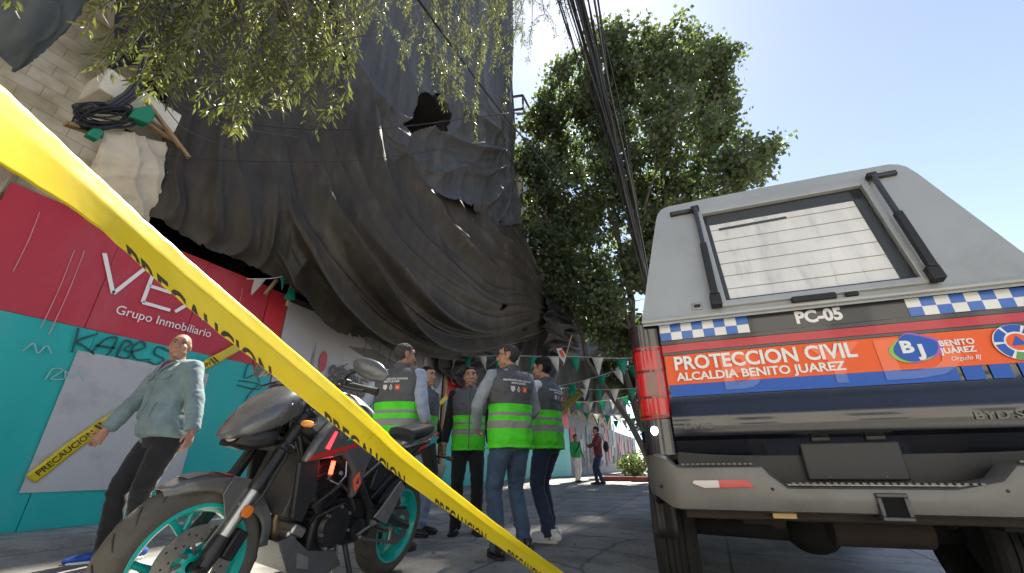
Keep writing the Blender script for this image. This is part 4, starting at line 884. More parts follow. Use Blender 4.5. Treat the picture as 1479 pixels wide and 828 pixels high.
# rear face with the window opening
wx0, wx1, wz0, wz1 = .425, .425, 1.385, 2.07
xs_ = [-1, -wx0/.8, wx0/.8, 1]
def face(z, t):                                                # t in -1..1 across the canopy at height z
    zz = [c[0] for c in cz]; xx = [c[1] for c in cz]; return float(np.interp(z, zz, xx))*t
zlev = [1.325, 1.36, wz0, 1.6, 1.9, wz1, 2.12, 2.15, 2.166]
def X4(z):
    e = face(z, 1); return [-e, -min(wx0, e*.98), min(wx1, e*.98), e]
P = [[(x, yb_(z), z) for x in X4(z)] for z in zlev]
for i in range(len(zlev)-1):
    for j in range(3):
        if j == 1 and zlev[i] >= wz0-1e-6 and zlev[i+1] <= wz1+1e-6: continue
        b.quad(P[i][j], P[i][j+1], P[i+1][j+1], P[i+1][j])
b.quad((-.58, yb_(2.166), 2.166), (.58, yb_(2.166), 2.166), (.3, yb_(2.174), 2.173), (-.3, yb_(2.174), 2.173))
cano = tk(b.build('canopy', M_cano, angle=35))
for s in (-1, 1):
    b = MB(); b.add([(s*.812, .25, 1.48), (s*.812, 1.5, 1.48), (s*.715, 1.45, 1.92), (s*.715, .32, 1.92)], [(0, 1, 2, 3)]); sub(b.build('side_window', M_glass, solid=.012), cano)
def bar_on(x0, z0, x1, z1, w, off, h=.02, m=None, nm='x', par=None):
    b = MB(); b.bar((x0, yb_(z0)-off, z0), (x1, yb_(z1)-off, z1), w, h, upv=(0, -1, .25)); return sub(b.build(nm, m, bevel=.004), par or cano)
# window: frame, glass with heater lines
wf = bar_on(-.425, 1.40, .425, 1.40, .035, .006, .03, M_cano, 'window_frame'); bar_on(-.425, 2.055, .425, 2.055, .04, .006, .03, M_cano, 'window_frame')
bar_on(-.418, 1.39, -.418, 2.06, .035, .008, .03, M_cano, 'window_frame'); bar_on(.418, 1.39, .418, 2.06, .035, .008, .03, M_cano, 'window_frame')
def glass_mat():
    m = mat('hazy glass with painted reflection', (.74, .73, .68), rough=.12, spec=.9, coat=.8, var=.16, vscale=1.8, stain=(.34, .37, .40), stain_scale=2.6, stain_amt=.75, stretch=(4, 1, .9)); m.node_tree.nodes['Principled BSDF'].inputs['Coat Roughness'].default_value = .12; return m  # pale streaks put a smudged reflection into the colour, besides dirty haze
b = MB(); b.add([(-.405, yb_(1.415)+.022, 1.415), (.405, yb_(1.415)+.022, 1.415), (.405, yb_(2.04)+.022, 2.04), (-.405, yb_(2.04)+.022, 2.04)], [(0, 1, 2, 3)]); gl = sub(b.build('rear_glass', glass_mat(), smooth=False, solid=.006), cano)
M_seal = mat('dark window band', (.05, .055, .06), rough=.35)
for q in ((-.40, 2.0, .40, 2.0, .085), (-.388, 1.42, -.388, 2.03, .03), (.375, 1.42, .375, 2.03, .055), (-.40, 1.428, .40, 1.428, .022)): bar_on(*q, -.0165, .006, M_seal, 'dark_border', gl)
for k in range(6): bar_on(-.375, 1.50+.083*k, .35, 1.50+.083*k, .003, -.016, .003, mat('heater line', (.32, .25, .2), rough=.5) if k == 0 else bpy.data.materials['heater line'], 'heater_line', gl)
bar_on(-.33, 1.915, .02, 1.92, .016, -.014, .006, M_seal, 'wiper_mark', gl)
for x0, x1 in ((-.435, -.45), (.455, .445)):
    s_ = bar_on(x0, 2.075, x1, 1.45, .022, .05, .022, M_charcoal, 'gas_strut'); bar_on(x0, 2.09, x0+.002, 2.06, .045, .035, .04, M_plast, 'strut_mount', s_); bar_on(x1, 1.455, x1, 1.385, .05, .035, .045, M_plast, 'strut_mount', s_)
    bar_on(x0+(x1-x0)*.45, 1.79, x1, 1.45, .034, .052, .03, M_plast, 'strut_sleeve', s_)
for x in (-.515, .52):
    mk = bar_on(x-.06, 2.085, x+.06, 2.085, .028, .012, .02, M_plast, 'marker_lamp'); bar_on(x-.05, 2.085, x+.05, 2.085, .014, .022, .006, M_charcoal, 'marker_lens', mk)
hd = bar_on(-.12, 1.372, .06, 1.372, .03, .02, .03, M_plast, 'handle'); bar_on(.10, 1.372, .15, 1.372, .02, .016, .02, M_plast, 'lock', hd)
lt = bar_on(-.565, 1.41, -.515, 1.41, .04, .006, .012, M_tread, 'latch_plate'); bar_on(-.555, 1.408, -.525, 1.408, .02, .013, .006, M_plast, 'latch_slot', lt)
b = MB(); b.tube([(x, yb_(1.352)-.008, 1.350) for x in np.linspace(-.825, .825, 12)], .012, 8); sub(b.build('base_trim', M_cano), cano)
# ---- wheels, axle and underbody
def truck_wheel(x, y):
    s = 1 if x > 0 else -1; w = empty('wheel', (x, y, .265)); w.parent = TK; hw = .128
    prof = [(.24, -hw), (.33, -hw-.004), (.365, -hw+.012), (.382, -hw+.035), (.385, -hw+.05)]
    for gx in (-.055, -.018, .018, .055): prof += [(.385, gx-.006), (.374, gx-.005), (.374, gx+.005), (.385, gx+.006)]
    prof += [(.385, hw-.05), (.382, hw-.035), (.365, hw-.012), (.33, hw+.004), (.24, hw)]
    b = MB(); b.lathe(prof, axis='X', n=64, close=True); sub(b.build('tyre', M_rub, angle=25), w)
    b = MB(); b.lathe([(.24, s*.11), (.22, s*.09), (.21, s*.0), (.1, s*.05), (.05, s*.1), (.001, s*.1)], axis='X', n=32)
    for k in range(6): a = k*PI/3; b.bar((s*.095, .05*math.cos(a), .05*math.sin(a)), (s*.095, .225*math.cos(a), .225*math.sin(a)), .05, .03, upv=(1, 0, 0))
    sub(b.build('rim', M_bump), w); return w
for x, y in ((-.835, 1.28), (.835, 1.28), (-.835, 4.35), (.835, 4.35)): truck_wheel(x, y)
b = MB(); b.tube([(-.75, 1.28, .26), (-.2, 1.28, .26), (.2, 1.28, .26), (.75, 1.28, .26)], [.05, .07, .07, .05], 12); b.ell((0, 1.28, .27), (.17, .15, .15), 16); tk(b.build('rear_axle', M_under))
b = MB(); b.lathe([(.02, 0), (.2, .0), (.34, .02), (.36, .1), (.34, .18), (.2, .2), (.02, .2)], c=(.0, .72, .36), axis='Z', n=40); tk(b.build('spare_wheel', M_rub))
b = MB(); b.box((-.45, 1.9, .47), (.12, 3.6, .14)); b.box((.45, 1.9, .47), (.12, 3.6, .14)); b.box((0, 2.9, .36), (1.2, 1.7, .2)); tk(b.build('chassis_frame', M_under))
b = MB(); b.tube([(-.35, .25, .40), (-.35, .6, .38), (-.35, .9, .38)], .035, 10); b.tube([(-.12, .38, .36), (.26, .4, .36)], .07, 14); tk(b.build('exhaust', M_rust))
for s in (-1, 1):
    b = MB(); b.tube([(s*.56, .5, .5), (s*.56, .9, .35), (s*.56, 1.28, .33), (s*.56, 1.8, .42)], .03, 8); tk(b.build('leaf_spring', M_under))
# ================================================================== motorcycle
_h = math.atan2(1.20-2.60, -2.0+2.11)
BK = empty('motorcycle', (-2.11, 2.60, 0), label='dark grey naked motorcycle with turquoise wheels parked behind the tape', cat='motorcycle')
BK.matrix_world = Matrix.Translation((-2.11, 2.60, gz(-2.11, 2.6))) @ Matrix.Rotation(_h, 4, 'Z') @ Matrix.Rotation(R(-9), 4, 'X')
M_mgrey = mat('grey motorcycle paint', (.075, .077, .078), rough=.28, coat=.6, var=.1, vscale=6, stain=(.14, .135, .12), stain_scale=7, stain_amt=.35)
M_mblk = mat('satin black metal', (.014, .014, .015), rough=.38, metal=.2, var=.3, vscale=14, stain=(.06, .055, .05), stain_scale=9, stain_amt=.4)
M_mteal = mat('turquoise wheel paint', (.0, .36, .31), rough=.3, coat=.5, var=.06)
M_msil = mat('brushed aluminium', (.46, .45, .43), rough=.32, metal=.85, var=.15, vscale=12)
M_mhead = mat('heat browned pipe', (.24, .17, .11), rough=.4, metal=.8, var=.3, vscale=8)
M_amber = mat('amber lens', (.75, .30, .05), rough=.2, coat=1)
M_orl = mat('orange reflector', (.62, .16, .01), rough=.25, coat=1)
M_disc = mat('steel disc', (.33, .32, .30), rough=.3, metal=.9, var=.15, vscale=30)
M_seat = mat('black vinyl seat', (.022, .022, .024), rough=.5, bump=.15, bscale=120)
M_tyre2 = mat('dusty sunlit tyre', (.075, .066, .052), rough=.8, var=.25, vscale=6, stain=(.22, .18, .12), stain_scale=2.5, stain_amt=.35, bump=.15, bscale=80)  # tan is dust plus sunlight put into the colour
M_mred = mat('red stripe vinyl', (.50, .02, .02), rough=.35); M_vio = mat('violet sticker', (.08, .03, .22), rough=.4)
steer = Matrix.Translation((1.09, 0, .93)) @ Matrix.Rotation(R(-6), 4, Vector((-.42, 0, .906))) @ Matrix.Translation((-1.09, 0, -.93))
I4 = Matrix.Identity(4)
def bk(b, name, m, parent=None, **k): return b.build(name, m, parent or BK, **k)
def MBs(): b = MB(); b.M = steer; return b
def mwheel(xc, w, mk, name):
    e = empty('wheel', (0, 0, 0)); e.parent = BK; r = .305
    def st(): b = MB(); b.M = mk; return b
    pr = [(r-.085, -w*.42)]+[(r-.085+.085*math.sin(a)**.8 if a > 0 else r-.085, -w*.5*math.cos(a)) for a in np.linspace(.25, PI-.25, 15)]+[(r-.085, w*.42), (r-.10, w*.36), (r-.10, -w*.36)]
    b = st(); b.lathe([(rad, h) for rad, h in pr], c=(xc, 0, r), axis='Y', n=72, close=True); ty = bk(b, 'tyre', M_tyre2, e, angle=50)
    b = st()                                                    # tread grooves
    for k in range(20):
        for s in (-1, 1):
            pts = []
            for q in range(6):
                a = k*2*PI/20+(0 if s > 0 else PI/20)+q*.035; t = PI/2-s*(.18+.13*q); pts.append((xc+(r-.085+.0865*math.sin(t)**.8)*math.sin(a), -w*.5*math.cos(t), r+(r-.085+.0865*math.sin(t)**.8)*math.cos(a)))
            b.tube(pts, [.0012, .0028, .003, .003, .0026, .001], 5)
    bk(b, 'tread_grooves', M_plast, ty, angle=180).name = 'tread_groove'
    b = st(); b.lathe([(r-.082, -w*.40), (r-.086, -w*.44), (r-.098, -w*.44), (r-.104, -w*.34), (r-.118, -w*.2), (r-.118, w*.2), (r-.104, w*.34), (r-.098, w*.44), (r-.086, w*.44), (r-.082, w*.40)], c=(xc, 0, r), axis='Y', n=72, close=True)
    b.lathe([(.035, -.055), (.048, -.05), (.052, 0), (.048, .05), (.035, .055), (.018, .055), (.018, -.055)], c=(xc, 0, r), axis='Y', n=28, close=True)
    for k in range(5):
        a = k*2*PI/5+.35; mid = Vector((xc+.11*math.sin(a), 0, r+.11*math.cos(a))); hb = Vector((xc+.04*math.sin(a), 0, r+.04*math.cos(a)))
        b.tube([hb, hb.lerp(mid, .6), mid], [.026, .019, .017], 8)
        for d in (-.21, .21):
            p2 = Vector((xc+.198*math.sin(a+d), 0, r+.198*math.cos(a+d))); b.tube([mid, mid.lerp(p2, .5), p2], [.016, .0125, .014], 8)
    bk(b, 'rim', M_mteal, e, angle=45)
    return e
fw_ = mwheel(1.38, .115, steer, 'front'); rw_ = mwheel(0, .145, I4, 'rear')
b = MBs(); b.lathe([(.085, .062), (.148, .062), (.148, .067), (.085, .067)], c=(1.38, 0, .305), axis='Y', n=48, close=True)
for k in range(10): a = k*2*PI/10; b.bar((1.38+.045*math.sin(a), .06, .305+.045*math.cos(a)), (1.38+.09*math.sin(a+.3), .064, .305+.09*math.cos(a+.3)), .012, .006, upv=(0, 1, 0))
bk(b, 'brake_disc', M_disc, fw_, angle=40)
b = MBs()
for k in range(30):
    a = k*2*PI/30; rr2 = .098+.016*(k % 3); b.lathe([(.0045, .0675), (.0001, .0675)], c=(1.38+rr2*math.sin(a), 0, .305+rr2*math.cos(a)), axis='Y', n=8)
bk(b, 'disc_holes', M_plast, fw_).name = 'disc_hole'
b = MBs(); b.box((1.25, .075, .37), (.06, .05, .11), (0, R(-25), 0)); bk(b, 'brake_caliper', M_mblk, bevel=.01)
b = MB(); b.lathe([(.06, .075), (.11, .075), (.11, .079), (.06, .079)], c=(0, 0, .305), axis='Y', n=40, close=True); bk(b, 'sprocket', M_disc, rw_)
# fork
ax = Vector((-.42, 0, .906))
A0 = Vector((1.38, 0, .305)); 
for s in (-1, 1):
    y = s*.098; p = lambda t: (1.395+ax.x*t+.03*sm(0, .1, t)*0-.03, y, .30+ax.z*t)
    b = MBs(); b.tube([p(-.01), p(.05), p(.12)], [.027, .031, .026], 14); b.bar((1.38, y, .305), p(.04), .03, .05); lg = bk(b, 'fork_foot', M_mblk)
    b = MBs(); b.tube([p(.10), p(.32)], .0205, 16); bk(b, 'fork_slider', M_msil, lg)
    b = MBs(); b.tube([p(.30), p(.315), p(.33), p(.36), p(.50), p(.74)], [.029, .032, .032, .027, .026, .027], 16); bk(b, 'fork_tube', M_mblk, lg)
    b = MBs(); b.lathe([(.020, .0), (.024, .004), (.023, .012), (.001, .015)], c=(1.27, s*.128-(.0 if s > 0 else .018), .50), axis='Y', n=24); bk(b, 'side_reflector', M_orl)
    b = MBs(); b.tube([(1.25, s*.10, .50), (1.27, s*.13, .50)], .008, 6); bk(b, 'reflector_bracket', M_mblk)
b = MBs(); b.lathe([(.001, -.13), (.014, -.13), (.014, .13), (.001, .13)], c=(1.38, 0, .305), axis='Y', n=16); bk(b, 'front_axle', M_mblk)
for t, hh in ((.50, .035), (.68, .03)):
    b = MBs(); c = Vector((1.365+ax.x*t, 0, .30+ax.z*t)); b.box(c, (.075, .27, hh), (0, R(-25), 0)); bk(b, 'fork_yoke', M_mblk, bevel=.01)
# front mudguard: hugging the tyre, wings down to the fork
b = MBs(); P = []
for i in range(23):
    a = lerp(R(-84), R(34), i/22); row = []                     # angle from straight up, + = forwards
    wd = .072*(1-.3*sm(R(60), R(84), -a) if a < 0 else 1-.6*sm(R(12), R(34), a)); dp = .04+.05*math.exp(-((a+R(25))/R(22))**2)
    for j in range(13):
        t = lerp(-1, 1, j/12); at = abs(t)
        rad = .327-(.012*(at**2))-(dp*max(0, at-.62)/.38 if at > .62 else 0); yy = math.copysign(wd*min(1, at/.66), t)
        row.append((1.38+rad*math.sin(a), yy, .305+rad*math.cos(a)))
    P.append(row)
b.grid(P); fm = bk(b, 'front_mudguard', M_mgrey, angle=60, solid=.004)
for s in (-1, 1):
    b = MBs(); b.prism([(1.335, .63), (1.16, .60), (1.225, .50), (1.34, .345), (1.375, .37), (1.32, .47), (1.36, .56)], .006, 'XZ', s*.079); bk(b, 'mudguard_wing', M_mgrey, fm, bevel=.004)
    for x, z in ((1.275, .52), (1.305, .45)): 
        b = MBs(); b.lathe([(.010, .0), (.009, s*.006), (.001, s*.009)], c=(x, s*.083, z), axis='Y', n=12); bk(b, 'bolt', M_msil, fm)
def fpatch(a0, a1, t0, t1, m, nm):
    b = MBs(); b.grid([[(1.38+(.3315-.012*t*t)*math.sin(a), .072*t/.66 if abs(t) < .66 else .072*math.copysign(1, t), .305+(.3315-.012*t*t)*math.cos(a)) for t in np.linspace(t0, t1, 7)] for a in np.linspace(a0, a1, 7)]); bk(b, nm, m, fm, angle=180)
fpatch(R(-22), R(-2), -.1, .6, M_or, 'orange_sticker'); fpatch(R(-22), R(-2), -.62, -.12, M_vio, 'violet_sticker'); fpatch(R(6), R(20), -.35, .4, mat('worn film', (.25, .24, .20), rough=.5, var=.3, vscale=30), 'worn_film')
# head: mask, lamp, dials
def ring(x, zc, hw, hh, n=20, p=2.6, sl=0): 
    return [(x+sl*math.sin(a), hw*math.copysign(abs(math.cos(a))**(2/p), math.cos(a)), zc+hh*math.copysign(abs(math.sin(a))**(2/p), math.sin(a))) for a in np.linspace(0, 2*PI, n, endpoint=False)]
b = MBs(); b.loft([ring(1.05, .955, .07, .055), ring(1.12, .945, .115, .085), ring(1.21, .915, .135, .11, sl=-.03), ring(1.29, .875, .125, .105, sl=-.05), ring(1.345, .84, .09, .075, sl=-.05), ring(1.36, .83, .05, .045, sl=-.04)])
mk_ = bk(b, 'headlight_mask', M_mgrey, angle=50)
b = MBs(); b.loft([ring(1.20, .79, .10, .05), ring(1.28, .785, .10, .06, sl=-.02), ring(1.345, .782, .06, .045, sl=-.03)]); bk(b, 'headlight_cover', M_mblk, mk_, angle=50)
b = MBs(); b.ell((1.335, 0, .775), (.03, .042, .04), 16); bk(b, 'headlight_lens', M_clearlamp, mk_)
for s in (-1, 1):
    b = MBs(); b.tube([(1.31, s*.045, .82), (1.285, s*.085, .845), (1.24, s*.118, .885)], [.009, .011, .005], 8); bk(b, 'position_lamp', M_msil, mk_)
    b = MBs(); b.tube([(1.16, s*.12, .86), (1.17, s*.20, .862)], .006, 6); ind = bk(b, 'indicator', M_mblk); b = MBs(); b.ell((1.175, s*.235, .863), (.017, .045, .016), 12); bk(b, 'indicator_lens', M_amber, ind)
    b = MBs(); b.ell((1.20, s*.13, .94), (.006, .004, .006), 8); bk(b, 'screw', M_msil, mk_)
b = MBs(); b.box((1.13, 0, 1.045), (.10, .17, .025), (0, R(28), 0)); ds = bk(b, 'dashboard', M_plast, bevel=.01); b = MBs(); b.box((1.124, 0, 1.061), (.075, .14, .004), (0, R(28), 0)); bk(b, 'display', M_seal, ds)
# bars, levers, mirrors
b = MBs(); b.tube([(.955, -.36, 1.05), (.99, -.24, 1.07), (1.05, -.08, 1.03), (1.05, .08, 1.03), (.99, .24, 1.07), (.955, .36, 1.05)], .011, 10); hb = bk(b, 'handlebar', M_mblk)
for s in (-1, 1):
    b = MBs(); b.tube([(.985, s*.25, 1.068), (.957, s*.37, 1.05)], .0165, 12); b.tube([(.957, s*.37, 1.05), (.95, s*.395, 1.047)], .019, 12); bk(b, 'grip', M_rub, hb)
    b = MBs(); b.tube([(1.02, s*.20, 1.065), (1.06, s*.24, 1.055), (1.045, s*.34, 1.04), (1.03, s*.385, 1.04)], [.009, .008, .006, .006], 8); bk(b, 'lever', M_mblk, hb)
    b = MBs(); b.box((.995, s*.205, 1.075), (.05, .06, .045)); bk(b, 'switch_block', M_plast, hb, bevel=.008)
    b = MBs(); b.tube([(1.0, s*.20, 1.08), (1.03, s*.26, 1.115), (1.045, s*.33, 1.13)], [.007, .006, .006], 8); ma = bk(b, 'mirror_arm', M_mblk)
    b = MBs(); rr3 = Matrix.Rotation(R(12)*s, 3, 'Z') @ Matrix.Rotation(R(-18)*s, 3, 'X'); b.ell((1.04, s*.405, 1.14), (.026, .105, .05), 18, rot=rr3); bk(b, 'mirror_housing', M_mgrey, ma)
    b = MBs(); b.ell((1.018, s*.405, 1.14), (.010, .092, .041), 18, rot=rr3); bk(b, 'mirror_glass', M_disc, ma)
for k in range(4):
    b = MBs(); s = 1 if k % 2 else -1; b.tube([(1.02, s*.17, 1.05), (1.14, s*(.15-.03*k), .99), (1.15, s*.09, .85), (1.06, s*.06, .74)], .006, 6); bk(b, 'control_cable', M_mblk)
b = MBs(); b.tube([(1.30, .10, .42), (1.22, .13, .55), (1.15, .12, .70), (1.12, .10, .85)], .006, 6); bk(b, 'brake_hose', M_mblk)
# tank and side shrouds
b = MB()
def tring(x, zb, zt, hw, top=.45):
    return [(x, hw*q[0], lerp(zb, zt, q[1])) for q in ((-.55, 0), (-.85, .18), (-1, .45), (-.93, .68), (-top-.2, .90), (-top*.5, .985), (0, 1), (top*.5, .985), (top+.2, .90), (.93, .68), (1, .45), (.85, .18), (.55, 0))]
b.loft([tring(1.02, .80, .93, .07), tring(.97, .74, .985, .12), tring(.88, .72, 1.035, .155), tring(.76, .72, 1.045, .165), tring(.64, .74, 1.015, .15), tring(.54, .75, .95, .11), tring(.46, .75, .86, .085)])
tk_ = bk(b, 'fuel_tank', M_mgrey, angle=50)
b = MB(); b.lathe([(.045, 0), (.045, .006), (.03, .012), (.001, .012)], c=(.80, 0, 1.043), n=24); bk(b, 'filler_cap', M_msil, tk_)
b = MB(); b.grid([[(lerp(.58, .74, i/6), lerp(-.11, .11, j/8), 1.005+.04*sm(.56, .70, lerp(.58, .74, i/6))-.05*(abs(j-4)/4)**2+.008) for j in range(9)] for i in range(7)]); pad = bk(b, 'tank_pad', mat('pale sticker', (.5, .5, .48), rough=.4), tk_, angle=180)
b = MB(); b.grid([[(lerp(.60, .68, i/4), lerp(-.04, .08, j/5), 1.013+.04*sm(.56, .70, lerp(.60, .68, i/4))-.05*(abs(lerp(-.04, .08, j/5))/.11)**2) for j in range(6)] for i in range(5)]); bk(b, 'teal_sticker', M_mteal, pad, angle=180)
b = MB(); b.grid([[(lerp(.69, .735, i/4), lerp(-.1, .1, j/7), 1.013+.04*sm(.56, .70, lerp(.69, .735, i/4))-.05*(abs(lerp(-.1, .1, j/7))/.11)**2) for j in range(8)] for i in range(5)]); bk(b, 'orange_sticker', M_or, pad, angle=180)
for s in (-1, 1):
    b = MB(); sh = [(1.10, .70), (1.06, .80), (.98, .90), (.84, .94), (.68, .90), (.60, .80), (.63, .68), (.66, .55), (.70, .52), (.74, .66), (.84, .74)]
    b.prism(sh, .05, 'XZ', s*.165); b2 = bk(b, 'side_shroud', M_mgrey, bevel=.018, segs=3)
    b = MB(); b.prism([(1.09, .712), (.86, .762), (.73, .805), (.735, .815), (.88, .780), (1.07, .735)], .004, 'XZ', s*.1915); bk(b, 'red_stripe', M_mred, b2, smooth=False)
    b = MB(); b.prism([(.86, .81), (.74, .85), (.70, .885), (.76, .885), (.84, .85)], .004, 'XZ', s*.1915); bk(b, 'teal_stripe', M_mteal, b2, smooth=False)
    b = MB(); b.lathe([(.024, 0), (.024, s*.003), (.019, s*.003), (.019, 0)], c=(.90, s*.1905, .845), axis='Y', n=24)
    for k in range(3): a = k*2*PI/3+.3; b.bar((.90, s*.193, .845), (.90+.02*math.sin(a), s*.193, .845+.02*math.cos(a)), .005, .003, upv=(0, 1, 0))
    bk(b, 'round_badge', M_msil, b2)
    b = MB(); b.prism([(.665, .60), (.70, .66), (.735, .62), (.70, .56)], .004, 'XZ', s*.1915); os_ = bk(b, 'orange_sticker', M_or, b2, smooth=False); b = MB(); b.prism([(.688, .60), (.70, .635), (.712, .60)], .003, 'XZ', s*.195); bk(b, 'sticker_triangle', M_vio, os_, smooth=False)
    b = MB(); b.prism([(.96, .93), (.99, .89), (.93, .90)], .004, 'XZ', s*.1915); bk(b, 'orange_sticker', M_or, b2, smooth=False)
# radiator and its shroud, red strobe
b = MB(); b.box((1.035, 0, .60), (.05, .28, .28), (0, R(-14), 0)); rd = bk(b, 'radiator', mat('radiator core', (.05, .045, .04), rough=.6, var=.4, vscale=60), bevel=.006)
for s in (-1, 1):
    b = MB(); b.prism([(1.11, .70), (.99, .73), (.95, .58), (.99, .44), (1.06, .46)], .025, 'XZ', s*.155); bk(b, 'radiator_cover', M_plast, rd, bevel=.008)
b = MB(); b.tube([(.905, .178, .71), (.905, .178, .65)], .0105, 12); sb_ = bk(b, 'strobe_lamp', mat('red strobe', (.6, .01, .01), emit=(1, .04, .02), estr=3.5)); b = MB(); b.tube([(.905, .178, .645), (.905, .178, .625)], .015, 12); bk(b, 'lamp_base', M_plast, sb_)
b = MB(); b.prism([(1.0, .77), (.965, .85), (.95, .85), (.975, .765)], .004, 'XZ', .193); bk(b, 'strobe_strip', mat('red strobe strip', (.6, .01, .02), emit=(1, .03, .04), estr=1.2))
b = MB(); b.tube([(.89, .17, .62), (.83, .18, .60), (.79, .18, .64), (.80, .17, .71)], .004, 6); bk(b, 'loose_wire', M_msil)
# frame, engine
b = MB()
for s in (-1, 1):
    b.tube([(1.07, s*.05, .86), (.92, s*.13, .76), (.66, s*.15, .62), (.47, s*.14, .46), (.44, s*.13, .32)], .024, 10); b.tube([(1.05, s*.05, .80), (.97, s*.13, .60), (.88, s*.14, .47)], .02, 10)
    b.tube([(.60, s*.13, .60), (.35, s*.13, .76), (-.1, s*.11, .84)], .016, 8); b.tube([(.46, s*.13, .5), (.2, s*.13, .70), (-.05, s*.11, .80)], .014, 8)
bk(b, 'frame', M_mblk, angle=60)
b = MB(); b.box((.67, 0, .40), (.40, .26, .24)); b.box((.83, 0, .55), (.19, .25, .24), (0, R(22), 0)); b.box((.89, 0, .66), (.2, .24, .09), (0, R(22), 0)); b.box((.50, 0, .52), (.18, .2, .16)); eng = bk(b, 'engine', M_mblk, bevel=.02, segs=3)
for i in range(6):
    b = MB(); b.box((.815+.012*i, 0, .48+.028*i), (.21, .265, .007), (0, R(22), 0)); bk(b, 'cooling_fin', M_mblk, eng)
for s in (-1, 1):
    b = MB(); b.lathe([(.10, 0), (.105, s*.012), (.095, s*.035), (.06, s*.042), (.001, s*.042)], c=(.74, s*.13, .39), axis='Y', n=32); bk(b, 'crank_cover', M_mblk, eng)
    for k in range(7): a = k*2*PI/7; b = MB(); b.lathe([(.008, s*.02), (.007, s*.042), (.001, s*.042)], c=(.74+.098*math.sin(a), s*.13, .39+.098*math.cos(a)), axis='Y', n=8); bk(b, 'bolt', M_msil, eng)
    b = MB(); b.lathe([(.055, 0), (.055, s*.03), (.03, s*.038), (.001, s*.038)], c=(.55, s*.13, .36), axis='Y', n=24); bk(b, 'sprocket_cover', M_mblk, eng)
b = MB(); b.box((.93, .03, .385), (.09, .16, .05), (0, R(-20), 0)); b.tube([(.95, .10, .37), (.95, -.06, .37)], .035, 14); bk(b, 'oil_filter', M_msil, eng, bevel=.01)
for s in (-.05, .05):
    b = MB(); b.tube([(.95, s, .56), (1.03, s, .52), (1.05, s*1.1, .44), (1.0, s*.9, .33), (.9, s*.6, .27), (.6, s*.5, .24)], .0215, 12); bk(b, 'exhaust_header', M_mhead)
b = MB(); b.tube([(.6, -.03, .24), (.35, -.1, .24), (.15, -.17, .32), (-.02, -.18, .40)], [.03, .035, .055, .05], 14); bk(b, 'silencer', M_mblk)
b = MB()                                                       # belly pan
for s in (-1, 1): b.prism([(1.06, .36), (.98, .375), (.86, .30), (.66, .27), (.58, .19), (.74, .15), (.95, .22)], .02, 'XZ', s*.12)
b.prism([(1.06, .36), (.95, .22), (.74, .15), (.74, .165), (.94, .235), (1.04, .36)], .22, 'XZ', 0); bp_ = bk(b, 'belly_pan', M_mgrey, bevel=.006)
for s in (-1, 1): b = MB(); b.prism([(.93, .30), (.85, .27), (.83, .215), (.91, .235)], .004, 'XZ', s*.132); bk(b, 'pan_inlet', M_msil if s > 0 else M_plast, bp_, smooth=False)
b = MB(); b.tube([(.95, .16, .50), (.80, .175, .60), (.70, .16, .55), (.62, .16, .46)], .008, 6); b.tube([(.9, .155, .45), (.82, .17, .48), (.72, .16, .5)], .006, 6); bk(b, 'hoses', M_rub, eng).name = 'hose'
# swingarm, chain, hugger, pegs, stand
b = MB()
for s in (-1, 1): b.tube([(.46, s*.10, .42), (.25, s*.105, .39), (-.03, s*.11, .305)], [.035, .028, .024], 10)
b.box((.36, 0, .40), (.1, .2, .06)); bk(b, 'swingarm', M_mblk, angle=60)
b = MB(); 
for z0, z1 in ((.395, .41), (.205, .305)): b.bar((.0, .085, z0 if z0 > .3 else .2), (.54, .085, z1+.015 if z0 > .3 else .31), .008, .018)
bk(b, 'chain', M_disc); b = MB(); b.prism([(.4, .46), (.1, .425), (.0, .42), (.0, .405), (.4, .43)], .03, 'XZ', .09); bk(b, 'chain_guard', M_plast)
b = MB(); b.grid([[(.325*math.sin(a), y, .305+.33*math.cos(a)-abs(y)*.35) for y in np.linspace(-.08, .08, 7)] for a in np.linspace(R(-20), R(62), 10)]); bk(b, 'rear_hugger', M_plast, angle=180, solid=.004)
b = MB(); b.tube([(.36, .0, .44), (.26, 0, .68)], .03, 12); bk(b, 'shock_absorber', M_mblk)
for s in (-1, 1):
    b = MB(); b.prism([(.44, .41), (.30, .36), (.18, .56), (.24, .60), (.38, .46)], .01, 'XZ', s*.165); fp = bk(b, 'heel_guard', M_msil, bevel=.003)
    b = MB(); b.tube([(.43, s*.16, .37), (.42, s*.26, .36)], .012, 8); bk(b, 'foot_peg', M_mblk, fp); b = MB(); b.tube([(.45, s*.17, .385), (.36, s*.18, .34), (.25, s*.175, .33), (.24, s*.175, .27)], [.016, .013, .011, .008], 8); bk(b, 'peg_bracket', M_msil, fp)
    b = MB(); b.tube([(.46, s*.17, .37), (.58, s*.18, .34), (.60, s*.22, .34)], .007, 6); bk(b, 'gear_lever', M_msil, fp)
    b = MB(); b.tube([(.2, s*.13, .55), (.05, s*.16, .62), (.02, s*.165, .60)], .011, 8); b.tube([(.03, s*.16, .61), (.02, s*.23, .60)], .009, 8); bk(b, 'rear_peg', M_mblk)
b = MB(); b.tube([(.57, .11, .28), (.53, .22, .05), (.50, .245, -.012)], [.015, .013, .012], 10); b.box((.49, .25, -.015), (.06, .03, .012)); bk(b, 'side_stand', M_mblk)
b = MB(); b.tube([(.62, .10, .27), (.60, .12, .1)], .012, 8); bk(b, 'stand_spring', M_disc)
